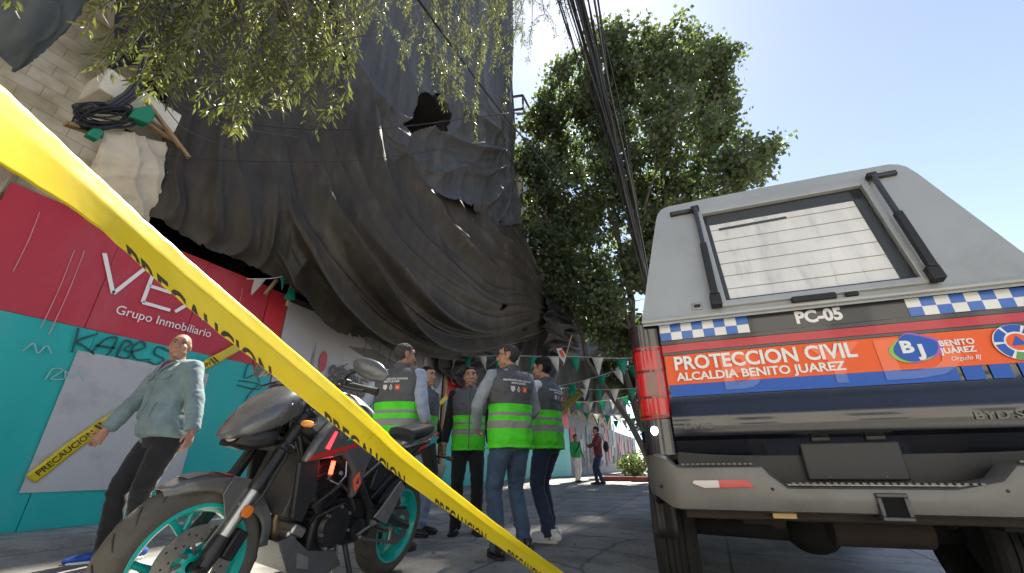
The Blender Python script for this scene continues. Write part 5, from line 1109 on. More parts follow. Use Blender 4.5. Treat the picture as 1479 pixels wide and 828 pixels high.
# seat and tail
def sring(x, zb, zt, hw): return [(x, hw*q[0], lerp(zb, zt, q[1])) for q in ((-.8, 0), (-1, .45), (-.9, .85), (-.5, 1), (0, 1.03), (.5, 1), (.9, .85), (1, .45), (.8, 0))]
b = MB(); b.loft([sring(.52, .76, .83, .075), sring(.40, .74, .81, .10), sring(.25, .74, .80, .13), sring(.12, .77, .84, .125), sring(.08, .80, .89, .10)]); se = bk(b, 'seat', M_seat, angle=60)
b = MB(); b.loft([sring(.10, .84, .91, .11), sring(-.02, .86, .935, .11), sring(-.15, .885, .955, .09), sring(-.26, .91, .965, .05)]); bk(b, 'pillion_seat', M_seat, angle=60)
b = MB(); b.loft([sring(.46, .66, .75, .10), sring(.25, .69, .79, .125), sring(.05, .74, .85, .115), sring(-.15, .80, .90, .085), sring(-.32, .87, .93, .045)]); tl_ = bk(b, 'tail_cowl', M_mgrey, angle=60)
for s in (-1, 1):
    b = MB(); b.prism([(-.06, .80), (-.20, .845), (-.24, .885), (-.12, .86)], .004, 'XZ', s*.112); bk(b, 'teal_stripe', mat('cyan vinyl', (.02, .36, .42), rough=.4), tl_, smooth=False); b = MB(); b.prism([(.05, .765), (-.05, .80), (-.1, .86), (.0, .83)], .004, 'XZ', s*.123); bk(b, 'red_stripe', M_mred, tl_, smooth=False)
b = MB(); b.box((-.345, 0, .90), (.03, .09, .03)); bk(b, 'rear_lamp', M_redlamp, bevel=.006)
b = MB(); b.prism([(-.20, .84), (-.30, .87), (-.46, .62), (-.42, .60)], .10, 'XZ', 0); mh = bk(b, 'number_plate_hanger', M_plast, bevel=.008)
b = MB(); b.box((-.465, 0, .62), (.008, .18, .12), (0, R(-28), 0)); bk(b, 'number_plate', M_msil, mh)
for s in (-1, 1): b = MB(); b.tube([(-.36, s*.04, .74), (-.36, s*.14, .74)], .008, 6); b.ell((-.362, s*.17, .74), (.018, .035, .016), 10); bk(b, 'rear_indicator', M_amber if False else M_plast, mh)
b = MB(); b.prism([(.47, .55), (.44, .70), (.30, .72), (.25, .62), (.36, .52)], .24, 'XZ', 0); bk(b, 'battery_box', M_plast, bevel=.01)
# ================================================================== people
def remesh(name, b, voxel, m, smooth_it=4, fac=.5, parent=None, disp=None, post=None):
    """fuse the primitives of b into one continuous skin"""
    me = bpy.data.meshes.new(name); me.from_pydata(b.v, [], b.f); bm = bmesh.new(); bm.from_mesh(me); bmesh.ops.recalc_face_normals(bm, faces=bm.faces); bm.to_mesh(me); bm.free()
    o = bpy.data.objects.new(name, me); col.objects.link(o)
    r = o.modifiers.new('r', 'REMESH'); r.mode = 'VOXEL'; r.voxel_size = voxel
    s = o.modifiers.new('s', 'SMOOTH'); s.factor = fac; s.iterations = smooth_it
    dg = bpy.context.evaluated_depsgraph_get(); m2 = bpy.data.meshes.new_from_object(o.evaluated_get(dg))
    bpy.data.objects.remove(o); bpy.data.meshes.remove(me); m2.name = name; n = len(m2.vertices)
    if disp:
        co = np.empty(n*3); m2.vertices.foreach_get('co', co); co = co.reshape(-1, 3); no = np.empty(n*3); m2.vertices.foreach_get('normal', no); no = no.reshape(-1, 3)
        d = np.array([disp(p) for p in co]); co = co+no*d[:, None]; m2.vertices.foreach_set('co', co.ravel())
    m2.materials.clear()
    for mm in (m if isinstance(m, (list, tuple)) else [m]): m2.materials.append(mm)
    if post: post(m2)
    m2.polygons.foreach_set('use_smooth', [True]*len(m2.polygons)); m2.update()
    o = bpy.data.objects.new(name, m2); col.objects.link(o)
    if parent: o.parent = parent
    return o
def wrink(a, f, zs=.5, s=0.):
    def d(p):
        q = (p[0]*f+s, p[1]*f, p[2]*f*zs); n1 = noise.noise(q); n2 = noise.noise((p[0]*f*1.6-s, p[1]*f*1.6, p[2]*f*2.6))
        return a*(.9*n1-.55*abs(n2)+.25)
    return d
def ik(S, T, a, bl, pole):
    S, T, pole = Vector(S), Vector(T), Vector(pole); d = T-S; L_ = min(d.length, (a+bl)*.998); d.normalize(); T = S+d*L_
    c = (a*a+L_*L_-bl*bl)/(2*a*L_); h = a*math.sqrt(max(0, 1-c*c)); pp = (pole-d*pole.dot(d)).normalized(); return S+d*a*c+pp*h, T
def skin(name, c, lip):
    m = mat(name, c, rough=.5, var=.12, vscale=25, bump=.08, bscale=120, spec=.4); b = m.node_tree.nodes['Principled BSDF']
    b.inputs['Subsurface Weight'].default_value = .08; b.inputs['Subsurface Radius'].default_value = (.01, .004, .002); return m
M_eye = mat('eye white', (.55, .52, .48), rough=.2); M_iris = mat('dark iris', (.012, .008, .006), rough=.15); M_lens = mat('clear spectacle lens', (.9, .9, .9), rough=.02, trans=1, alpha=.25)
def vest_mat(name, z0, z1, hi=(.09, .78, .02), gr=(.085, .09, .098)):
    m = bpy.data.materials.new(name); m.use_nodes = True; t = m.node_tree; b = t.nodes['Principled BSDF']; N = t.nodes.new; L = t.links.new
    tc = N('ShaderNodeTexCoord'); s = N('ShaderNodeSeparateXYZ'); L(tc.outputs['Object'], s.inputs[0]); mr = N('ShaderNodeMapRange'); mr.inputs['From Min'].default_value = z0; mr.inputs['From Max'].default_value = z1; L(s.outputs['Z'], mr.inputs[0])
    cr = N('ShaderNodeValToRGB'); cr.color_ramp.interpolation = 'CONSTANT'; e = cr.color_ramp.elements; re = (.28, .285, .27)
    st = [(0, hi), (.24, re), (.335, hi), (.395, re), (.445, hi), (.545, gr)]
    e[0].position, e[0].color = 0, (*hi, 1); e[1].position, e[1].color = st[-1][0], (*gr, 1)
    for p, c in st[1:-1]: x = e.new(p); x.color = (*c, 1)
    L(mr.outputs[0], cr.inputs[0])
    n = N('ShaderNodeTexNoise'); n.inputs['Scale'].default_value = 9; n.inputs['Detail'].default_value = 6; L(tc.outputs['Object'], n.inputs['Vector'])
    r2 = N('ShaderNodeValToRGB'); r2.color_ramp.elements[0].position = .3; r2.color_ramp.elements[0].color = (.78, .78, .78, 1); r2.color_ramp.elements[1].position = .65; L(n.outputs[0], r2.inputs[0])
    mx = N('ShaderNodeMix'); mx.data_type = 'RGBA'; mx.blend_type = 'MULTIPLY'; mx.inputs['Factor'].default_value = 1; L(cr.outputs[0], mx.inputs['A']); L(r2.outputs[0], mx.inputs['B']); L(mx.outputs['Result'], b.inputs['Base Color'])
    b.inputs['Roughness'].default_value = .7; bp = N('ShaderNodeBump'); bp.inputs['Strength'].default_value = .8; bp.inputs['Distance'].default_value = .025; L(n.outputs[0], bp.inputs['Height']); L(bp.outputs[0], b.inputs['Normal']); return m
def fab(name, c, **k):
    d = dict(rough=.85, var=.2, vscale=12, bump=.5, bscale=16, bdist=.012, sheen=.15, spec=.25); d.update(k); return mat(name, c, **d)

def person(name_label, loc, head_dir, H, feet, hands, skin_c, hair_c, top, trousers, shoes, vest=None, head_yaw=0, head_pitch=0, lean=(0, 0), belly=0., hair='short', glasses=False, sleeve=1.0, build=1.0, group=None, detail=True, knee=(0, 1, 0), poles=((.3, -.9, -.2), (-.3, -.9, -.2)), age=0, collar=True, elbow_pole=None, hipdrop=0., jacket=False):
    """feet, hands: right then left. local axes: x to the right, y forward."""
    k = H/1.75; hd = Vector(head_dir); rz = math.atan2(hd.y, hd.x)-PI/2
    root = empty('person', (loc[0], loc[1], gz(loc[0], loc[1])), (0, 0, rz), label=name_label, cat='person', group=group)
    S = Matrix.Scale(k, 4)
    def B(): b = MB(); b.M = S; return b
    pel = Vector((0, 0, .93-hipdrop)); chest = pel+Vector((lean[0], lean[1], .36)); nb = chest+Vector((lean[0]*.4, lean[1]*.5+.0, .185))
    hips = [pel+Vector((s*.085, 0, -.02)) for s in (1, -1)]; sh = [chest+Vector((s*.178*build, -.005, .135)) for s in (1, -1)]
    ank = [Vector((f[0], f[1], .085+f[3] if len(f) > 3 else .085)) for f in feet]; kn = []
    for i in range(2):
        q, a = ik(hips[i], ank[i], .43, .425, (0.05*(1 if i == 0 else -1), 1, 0)); kn.append(q); ank[i] = a
    el, wr_ = [], []
    for i in range(2):
        e_, w_ = ik(sh[i], hands[i][0], .295, .255, poles[i]); el.append(e_); wr_.append(w_)
    # ---- skin
    M_s = skin('skin', skin_c, None); b = B()
    hm = Matrix.Translation(nb+Vector((0, .012, .04))) @ Matrix.Rotation(head_yaw, 4, 'Z') @ Matrix.Rotation(head_pitch, 4, 'X') @ Matrix.Translation((0, .018, .108))
    hR = hm.to_3x3()
    def he(c, r): b.ell(hm @ Vector(c), r, 14, rot=hR)
    he((0, -.014, .032), (.0745, .093, .084)); he((0, .022, -.022), (.060, .068, .085)); he((0, .050, -.088), (.030, .030, .025))
    for s in (-1, 1):
        he((s*.042, .008, -.058), (.022, .036, .032)); he((s*.038, .058, -.020), (.024, .026, .024)); he((s*.074, -.008, -.002), (.009, .021, .033)); he((s*.072, -.002, -.028), (.008, .012, .012)); he((s*.011, .094, -.030), (.0095, .011, .0085)); he((s*.026, .066, .036), (.028, .018, .012))
        he((s*.032, .048, -.05), (.022, .026, .03))
    b.tube([hm @ Vector(p) for p in ((0, .080, .022), (0, .094, -.004), (0, .106, -.024))], [.009, .011, .0125], 10); he((0, .104, -.028), (.013, .011, .011)); he((0, .072, .050), (.045, .016, .026))
    he((0, .082, -.0575), (.022, .011, .0075)); he((0, .081, -.069), (.019, .0105, .0075)); he((0, .066, -.062), (.034, .02, .022))
    b.tube([nb+Vector((0, -.01, -.06)), nb+Vector((0, -.002, .02)), hm @ Vector((0, -.012, -.06)), hm @ Vector((0, -.01, -.02))], [.075, .060, .055, .055], 14)
    b.tube([pel, pel+(chest-pel)*.5, chest, nb], [.10, .09, .10, .06], 12)
    for i in range(2):
        b.tube([chest+Vector((0, 0, .09)), sh[i], el[i], wr_[i]], [.05, .045, .036, .0235], 10); b.tube([el[i].lerp(wr_[i], .25), wr_[i].lerp(el[i], .25)], [.040, .030], 10)
        b.tube([hips[i], kn[i], ank[i], ank[i]-Vector((0, 0, .05))], [.075, .05, .036, .036], 10)
        a = feet[i][2]; b.tube([ank[i]-Vector((0, 0, .05)), ank[i]+Vector((math.sin(-a)*.12, math.cos(a)*.12, -.06))], [.024, .020], 8)
        # hand
        d = Vector(hands[i][1]).normalized(); n = Vector(hands[i][2]); n = (n-d*n.dot(d)).normalized(); sd = d.cross(n)*(1 if i == 0 else -1)
        cl_ = hands[i][3] if len(hands[i]) > 3 else .5; W = wr_[i]
        palm = Matrix((sd, d, n)).transposed(); b.ell(W+d*.05, (.040, .052, .017), 12, rot=palm); b.tube([W-d*.01, W+d*.03], [.025, .03], 10)
        for f, (off, ln, st) in enumerate(((.031, .074, .088), (.0105, .083, .094), (-.0105, .077, .091), (-.031, .060, .082))):
            p = W+d*st+sd*off; pts = [W+d*(st-.045)+sd*off*.85, p]; dd = d.copy(); fr = (.42, .33, .25)
            for q in range(3):
                dd = (Matrix.Rotation(cl_*(.5+.12*f+.25*q), 3, sd*(1 if i == 0 else -1)) @ dd); dd = dd if dd.dot(n) >= d.dot(n)-1e-6 or True else dd
                p = p+dd*ln*fr[q]; pts.append(p)
            b.tube(pts, [.0095, .0094, .0088, .0078, .0066], 8)
        tb = W+d*.025+sd*.028; b.tube([tb, tb+sd*.026+d*.026+n*.008, tb+sd*.034+d*.05+n*.016, tb+sd*.030+d*.07+n*.022], [.014, .0115, .0095, .0078], 8)
    hc = hm.inverted()
    body = remesh('body', b, .0056*k if detail else .012*k, M_s, 3, .45, root)
    # ---- hair: a cap grown off the skull
    if hair != 'bald':
        me = body.data; V = []; F = []; idx = {}
        for p in me.polygons:
            c = hc @ (p.center/k)
            if c.z < -.075 or c.length > .17: continue
            line = .073+.006*math.cos(c.x*40)+.006*noise.noise((c.x*60, 0, 0)) if c.y > .03 else (lerp(-.012, .055, sm(.0, .045, c.y)) if c.y > 0 else lerp(-.012, -.062, sm(0, -.05, c.y) if False else min(1, max(0, -c.y/.05))))
            if hair == 'recede': line += .022*sm(.0, .06, c.y)
            if abs(c.x) > .079 or (abs(c.x) > .068 and -.035 < c.y < .022 and c.z < .038): continue
            if c.z < line: continue
            for vi in p.vertices:
                if vi not in idx:
                    v = me.vertices[vi]; cc = hc @ (v.co/k); tk_h = {'short': .007, 'buzz': .0045, 'recede': .006, 'full': .016}[hair]
                    t = tk_h*(.45+.55*sm(0, .05, cc.z-line))+.004*noise.noise((cc.x*55, cc.y*55, cc.z*40))+.004*noise.noise((cc.x*130, cc.y*130, cc.z*60))+ (.012*sm(.05, .1, cc.z) if hair == 'full' else 0); idx[vi] = len(V); V.append(v.co+v.normal*t*k)
            F.append([idx[vi] for vi in p.vertices])
        hme = bpy.data.meshes.new('hair'); hme.from_pydata(V, [], F); hme.materials.append(mat('hair', hair_c, rough=.65, spec=.2, var=.5, vscale=70, bump=.8, bscale=170, stretch=(1, 1, .5)))
        finish('hair', hme, root, angle=180, solid=.004)
    # ---- face marks
    if detail:
        for s in (-1, 1):
            b = B(); b.ell(hm @ Vector((s*.031, .0715, .012)), (.0125, .009, .0062), 12, rot=hR); ey = b.build('eye', M_eye, root)
            b = B(); b.ell(hm @ Vector((s*.031, .0788, .0122)), (.0062, .003, .0056), 10, rot=hR); b.build('iris', M_iris, ey)
            b = B(); b.tube([hm @ Vector(p) for p in ((s*.0165, .0775, .0155), (s*.031, .0812, .0188), (s*.046, .0725, .0150))], [.0018, .0028, .0018], 6); b.build('eyelid', M_iris, ey)
            b = B(); b.tube([hm @ Vector(p) for p in ((s*.014, .090, .033), (s*.030, .089, .039), (s*.050, .073, .034))], [.0035, .0042, .0022], 6); b.build('eyebrow', mat('eyebrow', hair_c if hair != 'bald' else (.05, .04, .035), rough=.8), root)
        b = B(); b.tube([hm @ Vector(p) for p in ((-.023, .081, -.0645), (-.01, .0905, -.0632), (.01, .0905, -.0632), (.023, .081, -.0645))], [.0012, .0026, .0026, .0012], 6); b.build('lips', mat('lip', (skin_c[0]*.55, skin_c[1]*.4, skin_c[2]*.4), rough=.5), root)
    if glasses:
        b = B()
        for s in (-1, 1):
            pts = [hm @ Vector((s*.034+.024*math.cos(a), .098, .010+.017*math.sin(a))) for a in np.linspace(0, 2*PI, 17)]; b.tube(pts, .0017, 6, cap=False); b.tube([hm @ Vector((s*.058, .097, .014)), hm @ Vector((s*.080, .05, .014)), hm @ Vector((s*.080, -.01, .008))], .0017, 6)
        b.tube([hm @ Vector((-.010, .099, .014)), hm @ Vector((0, .102, .016)), hm @ Vector((.010, .099, .014))], .0017, 6); b.build('spectacles', M_iris, root)
    # ---- clothes
    def torso(b, g, z0, z1, bel=1.0):
        ax_ = chest-pel; rows = []
        for z, hw, dp, yo in ((-.12, .158, .108, 0), (-.05, .164, .115, .0), (.03, .158, .112, .005), (.11, .155, .110, .008), (.20, .160, .112, .008), (.30, .172, .116, .004), (.38, .182, .118, 0), (.45, .186, .108, -.006), (.495, .165, .085, -.012), (.525, .115, .068, -.012), (.545, .072, .06, -.006)):
            if z < z0 or z > z1: continue
            t = z/.36; c = pel+Vector((ax_.x*max(0, t), ax_.y*max(0, t)+yo, z)); bb = belly*math.exp(-((z-.06)/.13)**2)*bel
            rows.append([c+Vector(((hw*build+g+bb*.35)*math.copysign(abs(math.cos(a))**.8, math.cos(a)), (dp+g)*math.copysign(abs(math.sin(a))**.85, math.sin(a))+(bb if math.sin(a) > 0 else -bb*.2)*abs(math.sin(a)), 0)) for a in np.linspace(0, 2*PI, 28, endpoint=False)])
        b.loft(rows)
    def arm(b, i, g, to=1.0):
        e, w_ = el[i], wr_[i]; end = e.lerp(w_, (to-.5)*2*.98) if to > .5 else sh[i].lerp(e, to*2)
        if to > .5: b.tube([sh[i].lerp(chest+Vector((0, 0, .12)), .35), sh[i], sh[i].lerp(e, .5), e, e.lerp(end, .5), end], [.068+g, .068+g, .058+g, .050+g, .046+g, .038+g], 14)
        else: b.tube([sh[i].lerp(chest+Vector((0, 0, .12)), .35), sh[i], end], [.07+g, .07+g, .062+g], 14)
    b = B()
    for i in range(2):                                          # trousers
        h, n_, a = hips[i], kn[i], ank[i]; wd = trousers[1]
        b.tube([h+Vector((0, 0, .06)), h-Vector((0, 0, .06)), h.lerp(n_, .5), n_, n_.lerp(a, .4), n_.lerp(a, .8), a+Vector((0, 0, -.035))], [.098*wd, .104*wd, .092*wd, .072*wd, .070*wd, .064*wd, .063*wd], 16)
    rows = [[pel+Vector((hw*math.cos(a), dp*math.sin(a)+(belly*.4 if math.sin(a) > 0 else 0)*math.sin(a), z)) for a in np.linspace(0, 2*PI, 24, endpoint=False)] for z, hw, dp in ((-.14, .12, .10), (-.08, .168, .122), (0, .168, .118), (.09, .158, .108), (.12, .156, .106))]
    b.loft(rows); b.ell(pel+Vector((0, -.055, -.07)), (.14, .085, .1), 14)
    def twr(p):
        z = p[2]/k; n1 = noise.noise((p[0]*9+3, p[1]*9, p[2]*22)); near = math.exp(-((z-.49)/.09)**2)+math.exp(-((z-.13)/.09)**2)*1.4+math.exp(-((z-.82)/.07)**2)*.7+.3
        return .010*near*n1+.004*noise.noise((p[0]*25, p[1]*25, p[2]*25))
    remesh('trousers', b, .011*k, trousers[0], 4, .5, root, twr)
    for i in range(2):                                          # shoes
        a = feet[i][2]; c, s_ = math.cos(a), math.sin(a); b = B(); lift = ank[i].z-.085
        def sp(x, y, z): return (ank[i].x+x*c-y*s_, ank[i].y+x*s_+y*c, lift+z)
        for y, hw, hz, zb in ((-.065, .030, .075, .03), (-.03, .037, .088, .03), (.03, .040, .075, .028), (.09, .044, .066, .026), (.14, .042, .056, .025), (.172, .030, .044, .024)): b.ell(sp(0, y, (hz+zb)/2), (hw, .052, max(.012, (hz-zb)/2+.012)), 12, rot=Matrix.Rotation(a, 3, 'Z'))
        b.tube([sp(0, -.03, .06), sp(0, -.035, .12)], [.042, .044], 12); so_ = remesh('shoe', b, .009*k, shoes[0], 3, .5, root)
        out = [(.026*math.cos(t)-.0, -.085) for t in ()]; ol = [(-.030, -.075), (.030, -.075), (.040, -.02), (.041, .04), (.049, .10), (.046, .15), (.028, .195), (-.022, .195), (-.043, .15), (-.045, .10), (-.038, .04), (-.039, -.02)]
        b = B(); b.add([sp(x, y, 0.002) for x, y in ol]+[sp(x, y, .026) for x, y in ol], [tuple(range(11, -1, -1)), tuple(range(12, 24))]+[(j, (j+1) % 12, 12+(j+1) % 12, 12+j) for j in range(12)]); b.build('sole', shoes[1], so_, bevel=.006)
    tz = -.16 if jacket else -.06
    b = B(); torso(b, .012 if not jacket else .024, -.06 if not jacket else -.05, .60)
    for i in range(2): arm(b, i, .004 if not jacket else .014, sleeve)
    if collar: b.tube([nb+Vector((.062*math.cos(a), .058*math.sin(a)-.002, .018+.012*math.sin(-a))) for a in np.linspace(0, 2*PI, 20)], .017, 8)
    if jacket:
        e0 = [pel+Vector((.182*build*math.cos(a), .135*math.sin(a), -.055)) for a in np.linspace(0, 2*PI, 24)]; b.tube(e0, .012, 8)
    remesh('jacket' if jacket else 'shirt', b, .0095*k, top, 4, .5, root, wrink(.013 if jacket else .010, 10, .8, len(name_label) % 7))
    if vest:
        b = B(); torso(b, .030, -.13, .60); e0 = [pel+Vector(((.192+belly*.3)*build*math.cos(a), .146*math.sin(a)+(belly*.8*math.sin(a) if math.sin(a) > 0 else 0), -.115)) for a in np.linspace(0, 2*PI, 24)]; b.tube(e0, .010, 8)
        for i in range(2): b.tube([sh[i].lerp(chest+Vector((0, 0, .10)), .5), sh[i]+Vector((0, 0, .012))], [.085, .066], 14)
        for hh, rr2 in ((.012, .016), (.03, .015), (.045, .014)): b.tube([nb+Vector((.068*math.cos(a), .064*math.sin(a)-.004, hh+.016*math.sin(-a)-.012)) for a in np.linspace(0, 2*PI, 22)], rr2, 8)
        vo = remesh('vest', b, .0085*k, vest_mat('hi vis vest', (pel.z-.125)*k, nb.z*k), 3, .5, root, wrink(.012, 8.5, 1.0, len(name_label) % 7))
        dgm = vo.data; bvh = BVHTree.FromPolygons([v.co.copy() for v in dgm.vertices], [tuple(p.vertices) for p in dgm.polygons])
        def stick(nm, me, m, o, x, y, nrm, off=.003, parent=vo):       # lay a flat mark onto the cloth
            fr = frame(o, x, y); me.transform(fr); nrm = Vector(nrm).normalized()
            for v in me.vertices:
                h = bvh.ray_cast(v.co+nrm*.3, -nrm, .6)
                if h[0] is not None: v.co = h[0]+nrm*off
            me.materials.clear(); me.materials.append(m); ob = bpy.data.objects.new(nm, me); col.objects.link(ob); ob.parent = parent; return ob
        return root, stick, dict(pel=pel*k, chest=chest*k, nb=nb*k, k=k, body=body, vest=vo)
    return root, None, dict(pel=pel*k, chest=chest*k, nb=nb*k, k=k, body=body)
def poly_me(pts):
    me = bpy.data.meshes.new('p'); me.from_pydata([(x, y, 0) for x, y in pts], [], [tuple(range(len(pts)))]); bm = bmesh.new(); bm.from_mesh(me)
    bmesh.ops.triangulate(bm, faces=bm.faces); bmesh.ops.subdivide_edges(bm, edges=bm.edges, cuts=2, use_grid_fill=True); bm.to_mesh(me); bm.free(); return me
M_mark = mat('white print', (.62, .62, .62), rough=.6); M_pink = mat('maroon print', (.40, .12, .16), rough=.6)
def back_marks(st, d, front=False):
    k = d['k']; c = d['chest']; yd = -1 if not front else 1
    x, n = ((1, 0, 0), (0, -1, 0)) if not front else ((-1, 0, 0), (0, 1, 0))
    o = lambda dx, dz: (c.x+(dx if not front else -dx), c.y+yd*.12, c.z+dz)
    if not front:
        for j, tx in enumerate(('PROTECCION CIVIL ALCALDIA', 'BENITO JUAREZ')):
            st('back_lettering', text_mesh(tx, .021*k, .0012, 0, align='CENTER'), M_mark, o(0, .075-.024*j), x, (0, 0, 1), n)
        sh_ = [(-.02, .024), (.02, .024), (.02, -.006), (0, -.024), (-.02, -.006)]
        st('back_emblem', poly_me(sh_), M_mark, o(-.06, .005), x, (0, 0, 1), n); st('back_emblem', poly_me([(0, .03), (.018, -.005), (0, -.026), (-.018, -.005)]), M_mark, o(-.002, .005), x, (0, 0, 1), n); st('back_emblem', poly_me([(0, .014), (.010, -.005), (0, -.018), (-.010, -.005)]), M_pink, o(-.002, .005), x, (0, 0, 1), n, .0045)
        st('back_emblem', poly_me([(-.022, .022), (.022, .022), (.022, -.022), (-.022, -.022)]), M_or, o(.062, .005), x, (0, 0, 1), n); st('back_emblem', poly_me([(-.011, -.01), (.011, -.01), (0, .012)]), M_mark, o(.062, .005), x, (0, 0, 1), n, .0045)
    else:
        st('chest_emblem', poly_me([(-.013, .015), (.013, .015), (.013, -.006), (0, -.016), (-.013, -.006)]), M_mark, o(.055, .045), x, (0, 0, 1), n)
        st('chest_lettering', text_mesh('PROTECCION', .014*k, .0008, 0), M_mark, o(.078, .045), x, (0, 0, 1), n); st('chest_lettering', text_mesh('CIVIL', .014*k, .0008, 0), M_mark, o(.078, .028), x, (0, 0, 1), n)
        z0, z1 = d['pel'].z-.11*k, d['nb'].z-.03; zp = bpy.data.meshes.new('zip'); nn = 30
        zp.from_pydata([(dx, lerp(z0, z1, i/nn)-c.z, 0) for i in range(nn+1) for dx in (-.006, .006)], [], [(2*i, 2*i+1, 2*i+3, 2*i+2) for i in range(nn)]); st('zip', zp, M_seal, (c.x, c.y+.12, c.z), x, (0, 0, 1), n, .003)
        for s in (-1, 1):
            for (w_, h_, dz, nm, m_) in ((.058, .006, -.345, 'pocket_edge', M_seal),):
                st(nm, poly_me([(-w_, h_), (w_, h_), (w_, -h_), (-w_, -h_)]), m_, (c.x+s*.085, c.y+.12, c.z+dz*k+.0), x, (0, 0, 1), n)
            pk = st('vest_pocket', poly_me([(-.055, .055), (.055, .055), (.055, -.045), (-.055, -.045)]), mat('hi vis pocket', (.075, .70, .02), rough=.7), (c.x+s*.085, c.y+.12, c.z-.395*k), x, (0, 0, 1), n, .006)
M_grey_sh = fab('grey shirt', (.26, .29, .33)); M_blue_sh = fab('pale blue shirt', (.30, .34, .44)); M_wh_sh = fab('white shirt', (.62, .67, .76)); M_blk_sh = fab('black shirt', (.012, .012, .014))
M_jean = fab('blue jeans', (.05, .085, .145), var=.35, vscale=8); M_navy = fab('navy jeans', (.022, .036, .072), var=.3); M_blackt = fab('black trousers', (.012, .013, .016)); M_denim = fab('pale denim', (.15, .205, .22), var=.22, vscale=10, bump=.4); M_lj = fab('light jeans', (.26, .34, .46))
M_shb = mat('black leather', (.014, .013, .013), rough=.35, bump=.1); M_sole = mat('dark sole', (.02, .02, .02), rough=.8); M_shw = mat('white leather', (.62, .63, .66), rough=.45, bump=.1); M_solew = mat('white sole', (.6, .6, .6), rough=.6); M_shbr = mat('brown suede', (.10, .055, .03), rough=.8); M_shblue = mat('blue trainer', (.012, .07, .34), rough=.6)
SK1, SK2 = (.40, .215, .14), (.33, .17, .105)
rv, fv = Vector((math.cos(YAW), math.sin(YAW), 0)), Vector((-math.sin(YAW), math.cos(YAW), 0))
DN = (0, .12, -1)
# 1: standing with spread legs, back to us, jeans
r, st, d = person('man in blue jeans and grey sleeved vest, back turned, wearing glasses', (-1.55, 3.46), -.52*rv+.85*fv, 1.70, [(.15, .03, .1), (-.13, -.02, -.15)][::1],
    [((.24, .22, .98), (-.3, .6, -.4), (-1, 0, 0), .5), ((-.215, .24, 1.0), (.5, .7, -.5), (1, .2, 0), .6)], SK1, (.045, .042, .04), M_grey_sh, (M_jean, 1.0), (M_shb, M_sole), vest=True, head_yaw=R(52), head_pitch=R(2), lean=(.0, .0), belly=.035, hair='recede', glasses=True, build=1.06, poles=((.9, -.7, 0), (-.9, -.7, 0)))
back_marks(st, d)
# 2: white sleeves, navy jeans, white trainers
r, st, d = person('man in navy jeans, white sleeves and white high top trainers, facing left', (-1.49, 4.25), -.80*rv+.55*fv, 1.74, [(.10, .06, 0), (-.09, -.04, .1)],
    [((.12, .30, .98), (-.8, .4, 0), (0, -1, 0), .4), ((-.17, .25, .93), (.5, .6, -.6), (1, .2, 0), .5)], SK1, (.012, .011, .011), M_wh_sh, (M_navy, .98), (M_shw, M_solew), vest=True, head_yaw=R(12), head_pitch=R(-4), belly=.02, hair='full', build=1.05, poles=((.9, -.7, 0), (-.9, -.8, 0)))
back_marks(st, d)
# 3: young man facing us
r, st, d = person('smiling young man in black long sleeves and zipped vest facing the camera', (-2.482, 4.374), (.52, -.86), 1.76, [(.11, .0, -.2), (-.11, .03, .2)],
    [((.265, .05, .86), (.05, .1, -1), (-1, 0, 0), .45), ((-.25, .03, .86), (-.05, .1, -1), (1, 0, 0), .45)], SK1, (.013, .012, .012), M_blk_sh, (M_blackt, .95), (M_shb, M_sole), vest=True, head_pitch=R(-2), hair='short', build=.98)
back_marks(st, d, True)
# 4: back turned, behind the motorcycle
r, st, d = person('grey haired man in pale blue sleeves with his vest back to us behind the motorcycle', (-2.60, 3.22), .22*rv+.97*fv, 1.78, [(.13, .0, -.3), (-.12, .05, .3)],
    [((.29, .06, .93), (0, .3, -1), (-1, 0, 0), .4), ((-.28, .06, .93), (0, .3, -1), (1, 0, 0), .4)], SK2, (.055, .055, .055), M_blue_sh, (M_blackt, 1.0), (M_shbr, M_sole), vest=True, head_yaw=R(-42), head_pitch=R(-3), belly=.03, hair='short', sleeve=.82, build=1.12)
back_marks(st, d)
# 5: mostly hidden behind him
r, st, d = person('dark haired man mostly hidden behind the grey haired man, only hair and shoulder showing', (-2.95, 4.12), .75*rv-.35*fv, 1.76, [(.11, .05, 0), (-.11, 0, 0)],
    [((.25, .1, .9), (0, .3, -1), (-1, 0, 0), .4), ((-.25, .1, .9), (0, .3, -1), (1, 0, 0), .4)], SK1, (.012, .011, .011), M_blk_sh, (M_lj, 1.0), (M_shb, M_sole), vest=True, hair='short')
# 6: elderly man walking in front of the hoarding
r, st, d = person('bald elderly man in pale denim jacket and dark trousers walking past the hoarding', (-3.99, 2.10), (.02, -1.0), 1.72, [(.20, .05, -.3), (.06, -.06, .1, .0)],
    [((.36, .25, .90), (.15, .35, -1), (-1, .2, 0), .55), ((-.33, -.02, .86), (-.1, .1, -1), (1, .4, 0), .5)], (.36, .19, .125), (.2, .19, .18), M_denim, (M_blackt, 1.0), (M_shblue, M_solew), head_yaw=R(52), head_pitch=R(3), lean=(.06, .02), belly=.04, hair='bald', build=1.04, jacket=True, poles=((.6, -.8, 0), (-.8, -.6, 0)))
k = d['k']
